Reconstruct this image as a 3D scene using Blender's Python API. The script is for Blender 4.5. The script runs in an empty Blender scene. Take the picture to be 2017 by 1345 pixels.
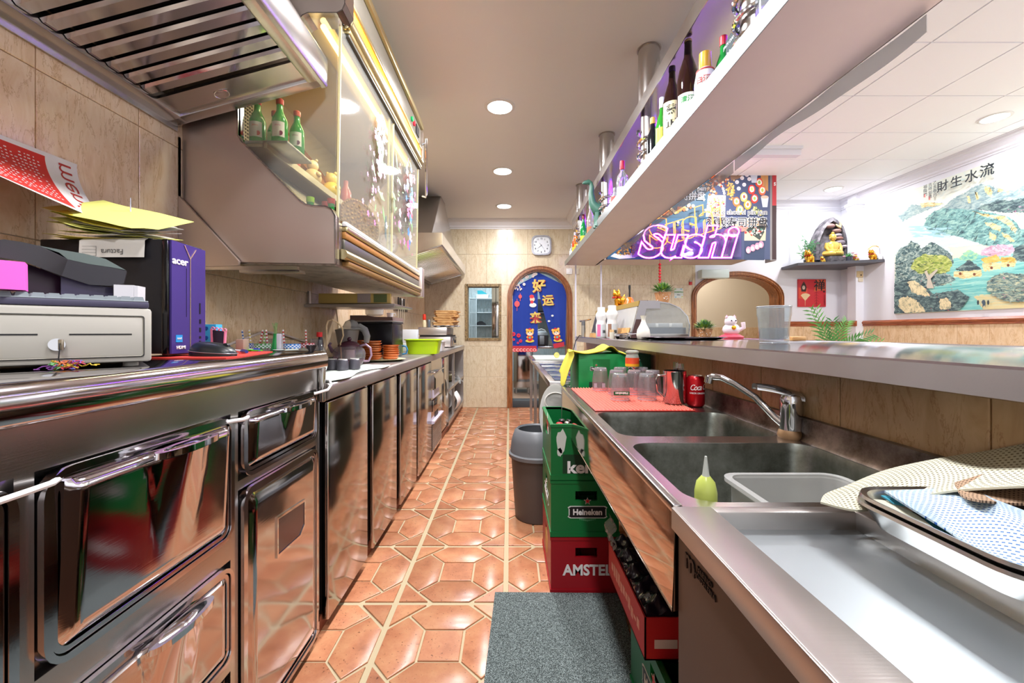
import bpy, bmesh, math, random
from mathutils import Vector, Matrix
PI = math.pi
random.seed(7)
S = bpy.context.scene
C = S.collection

# ------------------------------------------------------------------ camera, world, lights, exposure
F, VX, VY, EYE = 814.0, 1003.5, 654.0, 1.108          # focal length and vanishing point in the 2017x1345 frame
cam_d = bpy.data.cameras.new('camera'); cam = bpy.data.objects.new('camera', cam_d); C.objects.link(cam)
cam.location = (0, 0, EYE); cam.rotation_euler = (PI/2, 0, 0)
cam_d.sensor_width = 36; cam_d.lens = F/2017*36
cam_d.shift_x = (1008.5-VX)/2017; cam_d.shift_y = -(672.5-VY)/2017
cam_d.clip_start = 0.02; cam_d.clip_end = 60
S.camera = cam
S.view_settings.view_transform = 'Standard'; S.view_settings.look = 'None'
S.view_settings.gamma = 1; S.view_settings.exposure = 0.28; S.view_settings.use_curve_mapping = False
W = bpy.data.worlds.new('world'); S.world = W; W.use_nodes = True
W.node_tree.nodes['Background'].inputs[0].default_value = (0.97, 0.97, 1.0, 1)
W.node_tree.nodes['Background'].inputs[1].default_value = .95
S.cycles.max_bounces = 9; S.cycles.diffuse_bounces = 5; S.cycles.glossy_bounces = 5
S.cycles.transmission_bounces = 8; S.cycles.transparent_max_bounces = 16
S.cycles.caustics_reflective = False; S.cycles.caustics_refractive = False
S.cycles.sample_clamp_indirect = 6

def lamp(name, loc, power, size, col=(1, .95, .9), kind='DISK', rot=(0, 0, 0), size_y=None):
    l = bpy.data.lights.new(name, 'AREA'); l.energy = power; l.size = size; l.shape = kind; l.color = col
    if size_y: l.size_y = size_y
    o = bpy.data.objects.new(name, l); C.objects.link(o); o.location = loc; o.rotation_euler = rot
    return o
AISLE_LIGHTS = [(-.07, 3.01), (-.07, 4.21), (-.07, 5.38), (-.07, 1.81), (-.07, .6), (-.07, -.6)]
for (x, y), p_ in zip(AISLE_LIGHTS, (40, 30, 13, 44, 26, 26)): lamp('downlight_lamp', (x, y, 2.735), p_, .2, (.97, .97, 1))
DINING_LIGHTS = [(4.31, 3.67), (4.31, 5.5), (4.31, 1.85), (2.45, 4.4), (2.45, 2.2), (2.45, .4), (4.31, 0)]
for (x, y), p_ in zip(DINING_LIGHTS, (26, 17, 27, 24, 34, 12, 27)): lamp('downlight_lamp', (x, y, 3.0), p_, .22, (.96, .97, 1))
lamp('kitchen_lamp', (-.2, 7.3, 2.6), 45, .6, (.8, .93, 1), 'SQUARE')
lamp('passage_lamp', (3.3, 7.0, 2.6), 14, .4, (1, .93, .85), 'SQUARE')

# ------------------------------------------------------------------ helpers
def srgb(h):
    h = h.lstrip('#'); v = [int(h[i:i+2], 16)/255 for i in (0, 2, 4)]
    return tuple((c/12.92 if c <= .04045 else ((c+.055)/1.055)**2.4) for c in v)+(1,)
MATS = {}
def mat(h, rough=.5, metal=0., emit=0., alpha=1., trans=0., ior=1.45, coat=0., name=None, spec=.5):
    k = (h, rough, metal, emit, alpha, trans, ior, coat)
    if k in MATS: return MATS[k]
    m = bpy.data.materials.new(name or 'plain_'+h.strip('#')); m.use_nodes = True
    b = m.node_tree.nodes['Principled BSDF']; c = srgb(h)
    b.inputs['Base Color'].default_value = c; b.inputs['Roughness'].default_value = rough
    b.inputs['Metallic'].default_value = metal; b.inputs['IOR'].default_value = ior
    b.inputs['Alpha'].default_value = alpha; b.inputs['Transmission Weight'].default_value = trans
    b.inputs['Coat Weight'].default_value = coat
    if emit: b.inputs['Emission Color'].default_value = c; b.inputs['Emission Strength'].default_value = emit
    MATS[k] = m
    return m
def nodes_mat(name):
    m = bpy.data.materials.new(name); m.use_nodes = True
    nt = m.node_tree; b = nt.nodes['Principled BSDF']
    def N(t, **kw):
        n = nt.nodes.new(t)
        for k, v in kw.items():
            if k in n.inputs.keys(): n.inputs[k].default_value = v
            else: setattr(n, k, v)
        return n
    return m, nt, b, N, nt.links.new
def ramp(N, stops):
    r = N('ShaderNodeValToRGB'); e = r.color_ramp.elements
    while len(e) > 1: e.remove(e[-1])
    e[0].position = stops[0][0]; e[0].color = srgb(stops[0][1])
    for p, c in stops[1:]:
        x = e.new(p); x.color = srgb(c)
    return r
def coords(N, L, scale, rnd=0., obj=True, rot=(0, 0, 0)):
    tc = N('ShaderNodeTexCoord'); mp = N('ShaderNodeMapping'); mp.inputs['Scale'].default_value = scale; mp.inputs['Rotation'].default_value = rot
    src = tc.outputs['Object']
    if rnd:
        oi = N('ShaderNodeObjectInfo'); mu = N('ShaderNodeVectorMath', operation='SCALE'); mu.inputs['Scale'].default_value = rnd
        cb = N('ShaderNodeCombineXYZ'); L(oi.outputs['Random'], cb.inputs[0]); L(oi.outputs['Random'], cb.inputs[1]); L(oi.outputs['Random'], cb.inputs[2])
        L(cb.outputs[0], mu.inputs[0]); ad = N('ShaderNodeVectorMath', operation='ADD'); L(src, ad.inputs[0]); L(mu.outputs[0], ad.inputs[1]); src = ad.outputs[0]
    L(src, mp.inputs['Vector']); return mp.outputs['Vector']

def travertine(name, lo, mid, hi, rough=.22, rnd=37.):
    m, nt, b, N, L = nodes_mat(name)
    v = coords(N, L, (12, 12, 4.5), rnd)
    n1 = N('ShaderNodeTexNoise', Scale=1.3, Detail=8., Roughness=.62, Distortion=1.1); L(v, n1.inputs['Vector'])
    r = ramp(N, [(.28, lo), (.42, mid), (.58, hi), (.75, mid)]); L(n1.outputs[0], r.inputs[0])
    v2 = coords(N, L, (11, 11, 2.6), rnd)
    n2 = N('ShaderNodeTexNoise', Scale=1.7, Detail=6., Roughness=.7, Distortion=.6); L(v2, n2.inputs['Vector'])
    r2 = ramp(N, [(.475, '#ffffff'), (.492, '#c3a078'), (.509, '#ffffff')]); L(n2.outputs[0], r2.inputs[0])
    mx = N('ShaderNodeMix', data_type='RGBA', blend_type='MULTIPLY'); mx.inputs[0].default_value = .55
    L(r.outputs[0], mx.inputs[6]); L(r2.outputs[0], mx.inputs[7]); L(mx.outputs[2], b.inputs['Base Color'])
    b.inputs['Roughness'].default_value = rough
    bp = N('ShaderNodeBump', Strength=.08, Distance=.002); L(n1.outputs[0], bp.inputs['Height']); L(bp.outputs[0], b.inputs['Normal'])
    return m
M_TILE = travertine('beige_travertine_tile', '#dab68d', '#e6c69f', '#edd3b1')
M_TILE_BACK = travertine('pale_travertine_tile', '#ccb897', '#d4c3a4', '#dccdb0')
M_TILE_BAR = travertine('brown_travertine_tile', '#b8946a', '#c6a379', '#d2b189', .3)
M_TILE_DIN = travertine('sand_travertine_tile', '#c8a27c', '#d9b892', '#e4c8a6')

def terracotta():
    m, nt, b, N, L = nodes_mat('terracotta_floor_piece')
    v = coords(N, L, (1, 1, 1), 53.)
    n1 = N('ShaderNodeTexNoise', Scale=9., Detail=6., Roughness=.65); L(v, n1.inputs['Vector'])
    r = ramp(N, [(.25, '#9a5f42'), (.45, '#b67755'), (.62, '#c28963'), (.8, '#cb9870')]); L(n1.outputs[0], r.inputs[0])
    oi = N('ShaderNodeObjectInfo'); hs = N('ShaderNodeHueSaturation'); mr = N('ShaderNodeMapRange')
    mr.inputs['To Min'].default_value = .82; mr.inputs['To Max'].default_value = 1.12
    L(oi.outputs['Random'], mr.inputs['Value']); L(mr.outputs[0], hs.inputs['Value']); L(r.outputs[0], hs.inputs['Color'])
    n2 = N('ShaderNodeTexNoise', Scale=120., Detail=3.); L(v, n2.inputs['Vector'])
    r2 = ramp(N, [(.28, '#6b4530'), (.36, '#ffffff')]); L(n2.outputs[0], r2.inputs[0])
    mx = N('ShaderNodeMix', data_type='RGBA', blend_type='MULTIPLY'); mx.inputs[0].default_value = .8
    L(hs.outputs[0], mx.inputs[6]); L(r2.outputs[0], mx.inputs[7]); L(mx.outputs[2], b.inputs['Base Color'])
    b.inputs['Roughness'].default_value = .28
    bp = N('ShaderNodeBump', Strength=.35, Distance=.003); L(n1.outputs[0], bp.inputs['Height']); L(bp.outputs[0], b.inputs['Normal'])
    return m
M_FLOOR = terracotta()

def steel(name, base='#c4c0bd', rough=.22, scale=(2, 2, 90), bump=.02, wav=0., dirt=0., dirtcol='#5b5148'):
    m, nt, b, N, L = nodes_mat(name)
    b.inputs['Metallic'].default_value = 1.; b.inputs['Base Color'].default_value = srgb(base)
    v = coords(N, L, scale); n1 = N('ShaderNodeTexNoise', Scale=6., Detail=4.); L(v, n1.inputs['Vector'])
    v2 = coords(N, L, (1, 1, 1)); n2 = N('ShaderNodeTexNoise', Scale=5., Detail=5.); L(v2, n2.inputs['Vector'])
    mr = N('ShaderNodeMapRange'); mr.inputs['To Min'].default_value = rough*.75; mr.inputs['To Max'].default_value = rough*1.3
    L(n2.outputs[0], mr.inputs['Value']); L(mr.outputs[0], b.inputs['Roughness'])
    bp = N('ShaderNodeBump', Strength=bump*5, Distance=.0006); L(n1.outputs[0], bp.inputs['Height'])
    last = bp
    if wav:
        n3 = N('ShaderNodeTexNoise', Scale=7., Detail=1.); L(v2, n3.inputs['Vector'])
        bp2 = N('ShaderNodeBump', Strength=wav, Distance=.01); L(n3.outputs[0], bp2.inputs['Height']); L(bp.outputs[0], bp2.inputs['Normal']); last = bp2
    L(last.outputs[0], b.inputs['Normal'])
    if dirt:
        n4 = N('ShaderNodeTexNoise', Scale=14., Detail=8., Roughness=.7); L(v2, n4.inputs['Vector'])
        r = ramp(N, [(.46-dirt*.25, dirtcol), (.52, base)] if dirt < .5 else [(.5-dirt*.3, dirtcol), (.66, base)]); L(n4.outputs[0], r.inputs[0]); L(r.outputs[0], b.inputs['Base Color'])
    return m
ST = steel('brushed_stainless_steel')
ST_MIR = steel('polished_stainless_steel', '#c9c5c8', .09, (2, 2, 60), .01, .12)
ST_DOOR = steel('stainless_door_steel', '#b3aba6', .11, (60, 60, 1.5), .03, .1)
ST_DULL = steel('dull_stainless_steel', '#b8b2ae', .36, (2, 60, 60), .03)
ST_SINK = steel('stained_sink_steel', '#8f938c', .34, (2, 40, 40), .03, 0, .75, '#585a50')
ST_DARK = steel('dark_steel', '#5a4a42', .35, (2, 2, 60), .03)
ST_PANEL = steel('hood_side_steel', '#cdc0b8', .4, (2, 2, 50), .02)
ALU = steel('aluminium_sheet', '#d2d0cd', .25, (2, 2, 40), .02)
CHROME = mat('#d9d9dc', .06, 1., name='chrome')
BRASSY = mat('#cbbd8f', .28, 1., name='champagne_aluminium')
M_WHITEWALL = mat('#e4e4ec', .6, name='white_painted_wall')
M_CEIL = mat('#f1f0f1', .7, name='cream_painted_ceiling')
M_CEILD = mat('#fbfcff', .7, name='white_ceiling_board')
M_GROUT = mat('#cfc0aa', .8, name='pale_grout')
M_GROUTF = mat('#b9a887', .8, name='floor_grout')
BLACK = mat('#151517', .4); WHITE = mat('#ece9e6', .4); RED = mat('#c8201f', .4); DARK = mat('#2a282b', .45)
def wood(name, lo, hi, rough=.35, scale=(3, 3, 26)):
    m, nt, b, N, L = nodes_mat(name)
    v = coords(N, L, scale, 11.); n = N('ShaderNodeTexNoise', Scale=3., Detail=6., Distortion=.7); L(v, n.inputs['Vector'])
    r = ramp(N, [(.35, lo), (.65, hi)]); L(n.outputs[0], r.inputs[0]); L(r.outputs[0], b.inputs['Base Color']); b.inputs['Roughness'].default_value = rough
    return m
WOOD_V = wood('brown_door_wood', '#6f3d1d', '#ab6a3a', .3, (26, 26, 2))
WOOD_DADO = wood('red_brown_rail_wood', '#8a4426', '#b0653f', .3, (3, 3, 26))
WOOD_BOARD = wood('light_board_wood', '#b98346', '#dcae72', .5, (4, 30, 30))
def glass(name, tint='#ffffff', rough=.0, alpha=.22, gloss=1.):
    """thin clear sheet: mostly transparent with a real mirror coat"""
    m, nt, b, N, L = nodes_mat(name)
    tr = N('ShaderNodeBsdfTransparent'); tr.inputs[0].default_value = srgb(tint)
    gl = N('ShaderNodeBsdfGlossy'); gl.inputs['Roughness'].default_value = rough
    di = N('ShaderNodeBsdfDiffuse'); di.inputs[0].default_value = (.8, .8, .78, 1)
    lw = N('ShaderNodeLayerWeight', Blend=.5); pw = N('ShaderNodeMath', operation='POWER'); pw.inputs[1].default_value = 4.5; L(lw.outputs['Facing'], pw.inputs[0])
    ma = N('ShaderNodeMath', operation='MULTIPLY_ADD'); ma.inputs[1].default_value = .9*gloss; ma.inputs[2].default_value = .045*gloss; L(pw.outputs[0], ma.inputs[0])
    m1 = N('ShaderNodeMixShader'); m2 = N('ShaderNodeMixShader'); m2.inputs[0].default_value = alpha
    L(tr.outputs[0], m2.inputs[1]); L(di.outputs[0], m2.inputs[2]); L(ma.outputs[0], m1.inputs[0]); L(m2.outputs[0], m1.inputs[1]); L(gl.outputs[0], m1.inputs[2])
    L(m1.outputs[0], nt.nodes['Material Output'].inputs['Surface']); return m
G_PANE = glass('dusty_clear_pane', '#f4f5ec', .03, .10)
G_CLEAR = glass('clear_glass_thin', '#eef2f4', .02, .10)
G_PLASTIC = glass('translucent_plastic', '#e8e8e4', .2, .38)
G_FILM = glass('plastic_film', '#e9ebef', .15, .3)
G_PINK = glass('rosy_clear_glass', '#ecdae4', .02, .13)
G_GREEN = mat('#1d8a36', .06, 0, 0, 1, .7, 1.45, name='green_bottle_glass')
G_BROWN = mat('#2b1610', .05, 0, 0, 1, .3, 1.45, name='dark_bottle_glass')

class MB:
    """collects shapes, builds ONE mesh object"""
    def __init__(s): s.v = []; s.f = []; s.mi = []; s.cur = 0; s.T = None
    def m(s, i): s.cur = i; return s
    def add(s, vs, fs):
        o = len(s.v)
        if s.T is not None: vs = [tuple(s.T @ Vector(v)) for v in vs]
        s.v += [tuple(v) for v in vs]; s.f += [tuple(i+o for i in f) for f in fs]; s.mi += [s.cur]*len(fs); return s
    def bx(s, x0, x1, y0, y1, z0, z1, bev=0):
        if bev:
            b = bmesh.new(); bmesh.ops.create_cube(b, size=1)
            for v in b.verts: v.co = ((x0+x1)/2+v.co.x*(x1-x0), (y0+y1)/2+v.co.y*(y1-y0), (z0+z1)/2+v.co.z*(z1-z0))
            bmesh.ops.bevel(b, geom=b.edges[:], offset=bev, segments=2, affect='EDGES', profile=.5)
            b.verts.index_update(); vs = [v.co[:] for v in b.verts]; fs = [[v.index for v in f.verts] for f in b.faces]; b.free(); return s.add(vs, fs)
        vs = [(x, y, z) for x in (x0, x1) for y in (y0, y1) for z in (z0, z1)]
        return s.add(vs, [(0, 1, 3, 2), (4, 6, 7, 5), (0, 4, 5, 1), (2, 3, 7, 6), (0, 2, 6, 4), (1, 5, 7, 3)])
    def box(s, c, d, bev=0): return s.bx(c[0]-d[0]/2, c[0]+d[0]/2, c[1]-d[1]/2, c[1]+d[1]/2, c[2]-d[2]/2, c[2]+d[2]/2, bev)
    def cyl(s, p0, p1, r0, r1=None, n=16, cap=True):
        r1 = r0 if r1 is None else r1; p0 = Vector(p0); p1 = Vector(p1); d = (p1-p0).normalized()
        a = d.orthogonal().normalized(); b = d.cross(a); vs = []
        for p, r in ((p0, r0), (p1, r1)):
            for i in range(n):
                t = 2*PI*i/n; vs.append(p+a*math.cos(t)*r+b*math.sin(t)*r)
        fs = [(i, (i+1) % n, n+(i+1) % n, n+i) for i in range(n)]
        if cap: fs += [tuple(range(n-1, -1, -1)), tuple(range(n, 2*n))]
        return s.add(vs, fs)
    def tube(s, pts, r, n=8, cap=True):
        pts = [Vector(p) for p in pts]; m = len(pts); vs = []; rr = r if isinstance(r, (list, tuple)) else [r]*m
        a = None
        for i, p in enumerate(pts):
            d = (pts[min(i+1, m-1)]-pts[max(i-1, 0)]).normalized()
            if a is None: a = d.orthogonal().normalized()
            a = (a-d*a.dot(d)).normalized(); b = d.cross(a)
            for k in range(n):
                t = 2*PI*k/n; vs.append(p+a*math.cos(t)*rr[i]+b*math.sin(t)*rr[i])
        fs = [(i*n+k, i*n+(k+1) % n, (i+1)*n+(k+1) % n, (i+1)*n+k) for i in range(m-1) for k in range(n)]
        if cap: fs += [tuple(range(n-1, -1, -1)), tuple(range((m-1)*n, m*n))]
        return s.add(vs, fs)
    def lathe(s, prof, c=(0, 0, 0), n=20, sx=1., sy=1.):
        vs = []; fs = []; m = len(prof)
        for r, z in prof:
            for k in range(n):
                t = 2*PI*k/n; vs.append((c[0]+r*sx*math.cos(t), c[1]+r*sy*math.sin(t), c[2]+z))
        fs = [(i*n+k, i*n+(k+1) % n, (i+1)*n+(k+1) % n, (i+1)*n+k) for i in range(m-1) for k in range(n)]
        if prof[0][0] > 1e-6: fs.append(tuple(range(n-1, -1, -1)))
        if prof[-1][0] > 1e-6: fs.append(tuple(range((m-1)*n, m*n)))
        return s.add(vs, fs)
    def prism(s, poly, ax, d0, d1):
        """poly: 2-D points; ax 'x': (y,z) extruded in x, 'y': (x,z) in y, 'z': (x,y) in z"""
        n = len(poly)
        def P(p, d): return {'x': (d, p[0], p[1]), 'y': (p[0], d, p[1]), 'z': (p[0], p[1], d)}[ax]
        vs = [P(p, d0) for p in poly]+[P(p, d1) for p in poly]
        fs = [(i, (i+1) % n, n+(i+1) % n, n+i) for i in range(n)]+[tuple(range(n-1, -1, -1)), tuple(range(n, 2*n))]
        return s.add(vs, fs)
    def grid(s, fn, nu, nv, thick=0.):
        vs = [fn(i/nu, j/nv) for i in range(nu+1) for j in range(nv+1)]
        fs = [(i*(nv+1)+j, (i+1)*(nv+1)+j, (i+1)*(nv+1)+j+1, i*(nv+1)+j+1) for i in range(nu) for j in range(nv)]
        if thick:
            k = len(vs); t = Vector(thick) if not isinstance(thick, (int, float)) else Vector((0, 0, -thick))
            vs = vs+[tuple(Vector(v)+t) for v in vs]; fs = fs+[tuple(i+k for i in reversed(f)) for f in fs]
            bd = [i*(nv+1) for i in range(nu+1)]+[nu*(nv+1)+j for j in range(1, nv+1)]+[i*(nv+1)+nv for i in range(nu-1, -1, -1)]+[j for j in range(nv-1, 0, -1)]
            for a, b in zip(bd, bd[1:]+bd[:1]): fs.append((a, a+k, b+k, b))
        return s.add(vs, fs)
    def ball(s, c, r, n=12, m=8, sx=1., sy=1., sz=1.):
        return s.lathe([(max(1e-7, r*math.sin(PI*i/m)), -r*sz*math.cos(PI*i/m)) for i in range(m+1)], c, n, sx, sy)
    def build(s, name, mats, parent=None, smooth=35, world=True, kind=None, origin=None):
        me = bpy.data.meshes.new(name)
        o = bpy.data.objects.new(name, me); C.objects.link(o)
        if parent is not None:
            org = Vector(parent.get('_o', (0, 0, 0))) if world else Vector((0, 0, 0))
            o.parent = parent; o['_o'] = list(parent.get('_o', (0, 0, 0)))
        else:
            if origin is None:
                xs = [v[0] for v in s.v]; ys = [v[1] for v in s.v]; zs = [v[2] for v in s.v]
                origin = ((min(xs)+max(xs))/2, (min(ys)+max(ys))/2, min(zs))
            org = Vector(origin); o.location = org; o['_o'] = list(org)
        me.from_pydata([tuple(Vector(v)-org) for v in s.v], [], s.f)
        if not isinstance(mats, (list, tuple)): mats = [mats]
        for m in mats: me.materials.append(m)
        if len(mats) > 1: me.polygons.foreach_set('material_index', [min(i, len(mats)-1) for i in s.mi])
        b = bmesh.new(); b.from_mesh(me); bmesh.ops.recalc_face_normals(b, faces=b.faces); b.to_mesh(me); b.free()
        if smooth: me.shade_smooth(); me.set_sharp_from_angle(angle=math.radians(smooth))
        if kind: o['kind'] = kind
        return o
def tag(o, label, cat, group=None, kind=None):
    o['label'] = label; o['category'] = cat
    if group: o['group'] = group
    if kind: o['kind'] = kind
    return o
def thing(name, label, cat, loc=(0, 0, 0), rz=0., group=None, rot=None):
    o = bpy.data.objects.new(name, None); C.objects.link(o); o.empty_display_size = .05
    o.location = loc; o.rotation_euler = rot or (0, 0, rz); o['_o'] = list(loc); return tag(o, label, cat, group)
def copy_tree(o, loc=None, rz=None, label=None, group=None, parent=None, rot=None, scale=None):
    c = o.copy(); C.objects.link(c)
    if parent is not None: c.parent = parent
    if loc is not None: c.location = loc
    if rz is not None: c.rotation_euler = (0, 0, rz)
    if rot is not None: c.rotation_euler = rot
    if scale: c.scale = (scale,)*3 if isinstance(scale, (int, float)) else scale
    if label: c['label'] = label
    if group: c['group'] = group
    for ch in [x for x in C.objects if x.parent == o]: copy_tree(ch, parent=c)
    return c
def struct(o): o['kind'] = 'structure'; return o
TXT = {}
def text(s, size, name='lettering', mat_=None, parent=None, loc=(0, 0, 0), rot=(PI/2, 0, 0), depth=.0008, bold=0., align='CENTER', xs=1., shear=0., space=1.):
    cu = bpy.data.curves.new('t', 'FONT'); cu.body = s; cu.size = size; cu.extrude = depth; cu.offset = bold*size; cu.align_x = align; cu.align_y = 'CENTER'
    cu.resolution_u = 3; cu.shear = shear; cu.space_character = space
    o = bpy.data.objects.new('t', cu); C.objects.link(o)
    bpy.context.view_layer.update()
    me = bpy.data.meshes.new_from_object(o.evaluated_get(bpy.context.evaluated_depsgraph_get()))
    bpy.data.objects.remove(o); bpy.data.curves.remove(cu)
    n = bpy.data.objects.new(name, me); C.objects.link(n); me.name = name
    me.materials.clear(); me.materials.append(mat_)
    if parent is not None:
        n.parent = parent; n['_o'] = list(parent.get('_o', (0, 0, 0)))
    n.location = loc; n.rotation_euler = rot; n.scale = (xs, 1, 1)
    return n
def PX(px, py, z):
    """world point at depth z that stands at pixel (px, py)"""
    return ((px-VX)*z/F, z, EYE+(VY-py)*z/F)
# ------------------------------------------------------------------ the room
WL, WB, WR = -1.25, 6.07, 4.87          # left wall, back wall, far right wall
# floor: slab and embossed terracotta pieces (each 0.45 m tile: a square, four hexagons, four corner triangles)
fl = struct(MB().bx(-1.4, 5.0, -2.6, 9.3, -.1, -.006).build('floor', M_GROUTF, origin=(0, 0, 0)))
def piece(poly, name):
    n = len(poly); cx = sum(p[0] for p in poly)/n; cy = sum(p[1] for p in poly)/n
    ins = .0045; q = []
    for i in range(n):
        a, b, c = Vector(poly[i-1]), Vector(poly[i]), Vector(poly[(i+1) % n])
        d1 = (b-a).normalized(); d2 = (c-b).normalized(); n1 = Vector((-d1.y, d1.x)); n2 = Vector((-d2.y, d2.x))
        bis = (n1+n2).normalized(); q.append(b+bis*(ins/max(.35, bis.dot(n1))))
    r = [Vector((cx, cy)) + (p-Vector((cx, cy)))*.965 for p in q]
    vs = [(p.x, p.y, -.006) for p in q]+[(p.x, p.y, -.0015) for p in q]+[(p.x, p.y, 0) for p in r]
    fs = [(i, (i+1) % n, n+(i+1) % n, n+i) for i in range(n)]+[(n+i, n+(i+1) % n, 2*n+(i+1) % n, 2*n+i) for i in range(n)]+[tuple(range(2*n, 3*n))]
    me = bpy.data.meshes.new(name); me.from_pydata(vs, [], fs); me.materials.append(M_FLOOR); me.shade_smooth(); me.set_sharp_from_angle(angle=.5); return me
s_ = .45
def sc(ps): return [(x*s_-s_/2, y*s_-s_/2) for x, y in ps]
e = .015
hexa = [(.33, e), (.67, e), (.83, .165), (.665, .335), (.335, .335), (.17, .165)]
def rotp(ps, k):
    for _ in range(k): ps = [(1-y, x) for x, y in ps]
    return ps
PIECES = [(piece(sc([(.335, .335), (.665, .335), (.665, .665), (.335, .665)]), 'square_tile'), 'square_tile')]
for k in range(4):
    PIECES.append((piece(sc(rotp(hexa, k)), 'hexagonal_tile'), 'hexagonal_tile'))
    PIECES.append((piece(sc(rotp([(e, e), (.31, e), (e, .31)], k)), 'triangular_tile'), 'triangular_tile'))
# hexagons and triangles go from the near rows back: 300 at most of a kind as parts of the floor
rows = [(i, j) for j in range(-2, 11) for i in range(-2, 3)]
rest = [(i, j) for j in range(-4, 11) for i in range(-2, 3) if (i, j) not in rows]
for i, j in rows:
    cx, cy = -.016+.45*i+.225, 1.691+.45*j-.225
    if cy > WB: continue
    for me, nm in PIECES:
        o = bpy.data.objects.new(nm, me); C.objects.link(o); o.parent = fl; o.location = (cx, cy, 0)
b_ = MB()
def place(me, cx, cy):
    b_.add([(v.co.x+cx, v.co.y+cy, v.co.z) for v in me.vertices], [tuple(p.vertices) for p in me.polygons])
for j in range(-9, 10):
    for i in range(-3, 4):
        if (i, j) in rows or (i in range(-2, 3) and j > -6): continue
        for me, nm in PIECES: place(me, -.016+.45*i+.225, 1.691+.45*j-.225)
for (i, j) in rest:
    for me, nm in PIECES: place(me, -.016+.45*i+.225, 1.691+.45*j-.225)
b_.build('tile_field', M_FLOOR, fl, kind='stuff')
b_ = MB()
for j in range(-9, 10):
    for i in range(4, 11): b_.bx(-.016+.45*i+.003, -.016+.45*(i+1)-.003, 1.241+.45*j, 1.691+.45*j-.006, -.006, 0)
b_.build('dining_bounce_tile_field', mat('#cfc4b6', .35), fl, kind='stuff', smooth=0)  # unseen floor, pale tone assumed so its bounce whitens the dining ceiling
# kitchen floor tiles behind the arch (far: one field)
b_ = MB()
for j in range(0, 7):
    for i in range(-5, 7): b_.bx(-.02+i*.34+.004, -.02+(i+1)*.34-.004, 6.26+j*.34, 6.26+(j+1)*.34-.008, -.006, .10)
b_.build('kitchen_tile_field', mat('#a98a72', .4), fl, kind='stuff')

def tilemesh(w, h, t, mt, ax):
    """wall tile, origin at its centre on the wall face; ax: outward axis"""
    b = .0022; g = .0012; w2, h2 = w/2-g, h/2-g
    q = [(-w2, -h2), (w2, -h2), (w2, h2), (-w2, h2)]; r = [(-w2+b, -h2+b), (w2-b, -h2+b), (w2-b, h2-b), (-w2+b, h2-b)]
    vs = []
    for ps, d in ((q, 0), (q, t-b*.6), (r, t)):
        for u, v in ps: vs.append({'x': (d, u, v), '-x': (-d, -u, v), '-y': (u, -d, v)}[ax])
    fs = [(i, (i+1) % 4, 4+(i+1) % 4, 4+i) for i in range(4)]+[(4+i, 4+(i+1) % 4, 8+(i+1) % 4, 8+i) for i in range(4)]+[(8, 9, 10, 11)]
    me = bpy.data.meshes.new('wall_tile'); me.from_pydata(vs, [], fs); me.materials.append(mt)
    return me
TM = {}
def tile(parent, c, w, h, mt, ax, t=.006, name='wall_tile'):
    k = (round(w, 3), round(h, 3), mt.name, ax)
    if k not in TM: TM[k] = tilemesh(w, h, t, mt, ax)
    o = bpy.data.objects.new(name, TM[k]); C.objects.link(o); o.parent = parent
    o.location = Vector(c)-Vector(parent['_o']); return o

# left wall
wl = struct(MB().bx(WL-.15, WL, -2.6, WB+.15, 0, 3.1).build('wall_left', M_GROUT, origin=(WL, 0, 0)))
for k in range(-2, 17):
    for r_ in range(1, 6):
        y = 1.086+.3025*k+.151
        tile(wl, (WL, y, .45*r_+.225 if r_ < 6 else 0), .3025, .45, M_TILE, 'x')
# openings in the back wall
WIN = (-.622, -.148, 1.013, 1.785)
A1 = dict(c=.4435, hw=.43, sp=1.60, rise=.43)
A2 = dict(c=3.345, hw=.625, sp=1.62, rise=.33)
def top(a, x):
    u = (x-a['c'])/a['hw']
    return a['sp']+a['rise']*math.sqrt(max(0, 1-u*u)) if abs(u) < 1 else None
def wall_strips(b, x0, x1, z0, z1, y0, y1, n=1):
    """boxes over [x0,x1]x[z0,z1] minus the openings"""
    xs = sorted(set([x0, x1]+[v for v in (WIN[0], WIN[1]) if x0 < v < x1]))
    for a in (A1, A2):
        for k in range(25):
            v = a['c']-a['hw']*math.cos(PI*k/24)
            if x0 < v < x1: xs.append(v)
    xs = sorted(set(xs))
    for xa, xb in zip(xs, xs[1:]):
        if xb-xa < 1e-5: continue
        m = (xa+xb)/2; done = False
        for a in (A1, A2):
            if abs(m-a['c']) < a['hw']:
                ta = top(a, xa) or a['sp']; tb = top(a, xb) or a['sp']
                pa, pb = max(z0, ta), max(z0, tb)
                if min(pa, pb) < z1-1e-4: b.prism([(xa, min(pa, z1-1e-5)), (xb, min(pb, z1-1e-5)), (xb, z1), (xa, z1)], 'y', y0, y1)
                done = True
        if not done and WIN[0] <= m <= WIN[1]:
            if z0 < WIN[2]: b.bx(xa, xb, y0, y1, z0, min(z1, WIN[2]))
            if z1 > WIN[3]: b.bx(xa, xb, y0, y1, max(z0, WIN[3]), z1)
            done = True
        if not done: b.bx(xa, xb, y0, y1, z0, z1)
b_ = MB(); b_.m(0); wall_strips(b_, WL-.15, 2.73, 0, 3.1, WB+.006, WB+.19); b_.m(1); wall_strips(b_, 2.73, WR+.15, 0, 3.1, WB, WB+.19)
wb = struct(b_.build('wall_back', [M_GROUT, M_WHITEWALL], origin=(0, WB+.006, 0), smooth=0))
xl = [-.0336+.302*k for k in range(-5, 10)]
xl = [max(WL, x) for x in xl if x > WL-.29] + [2.73]
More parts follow.
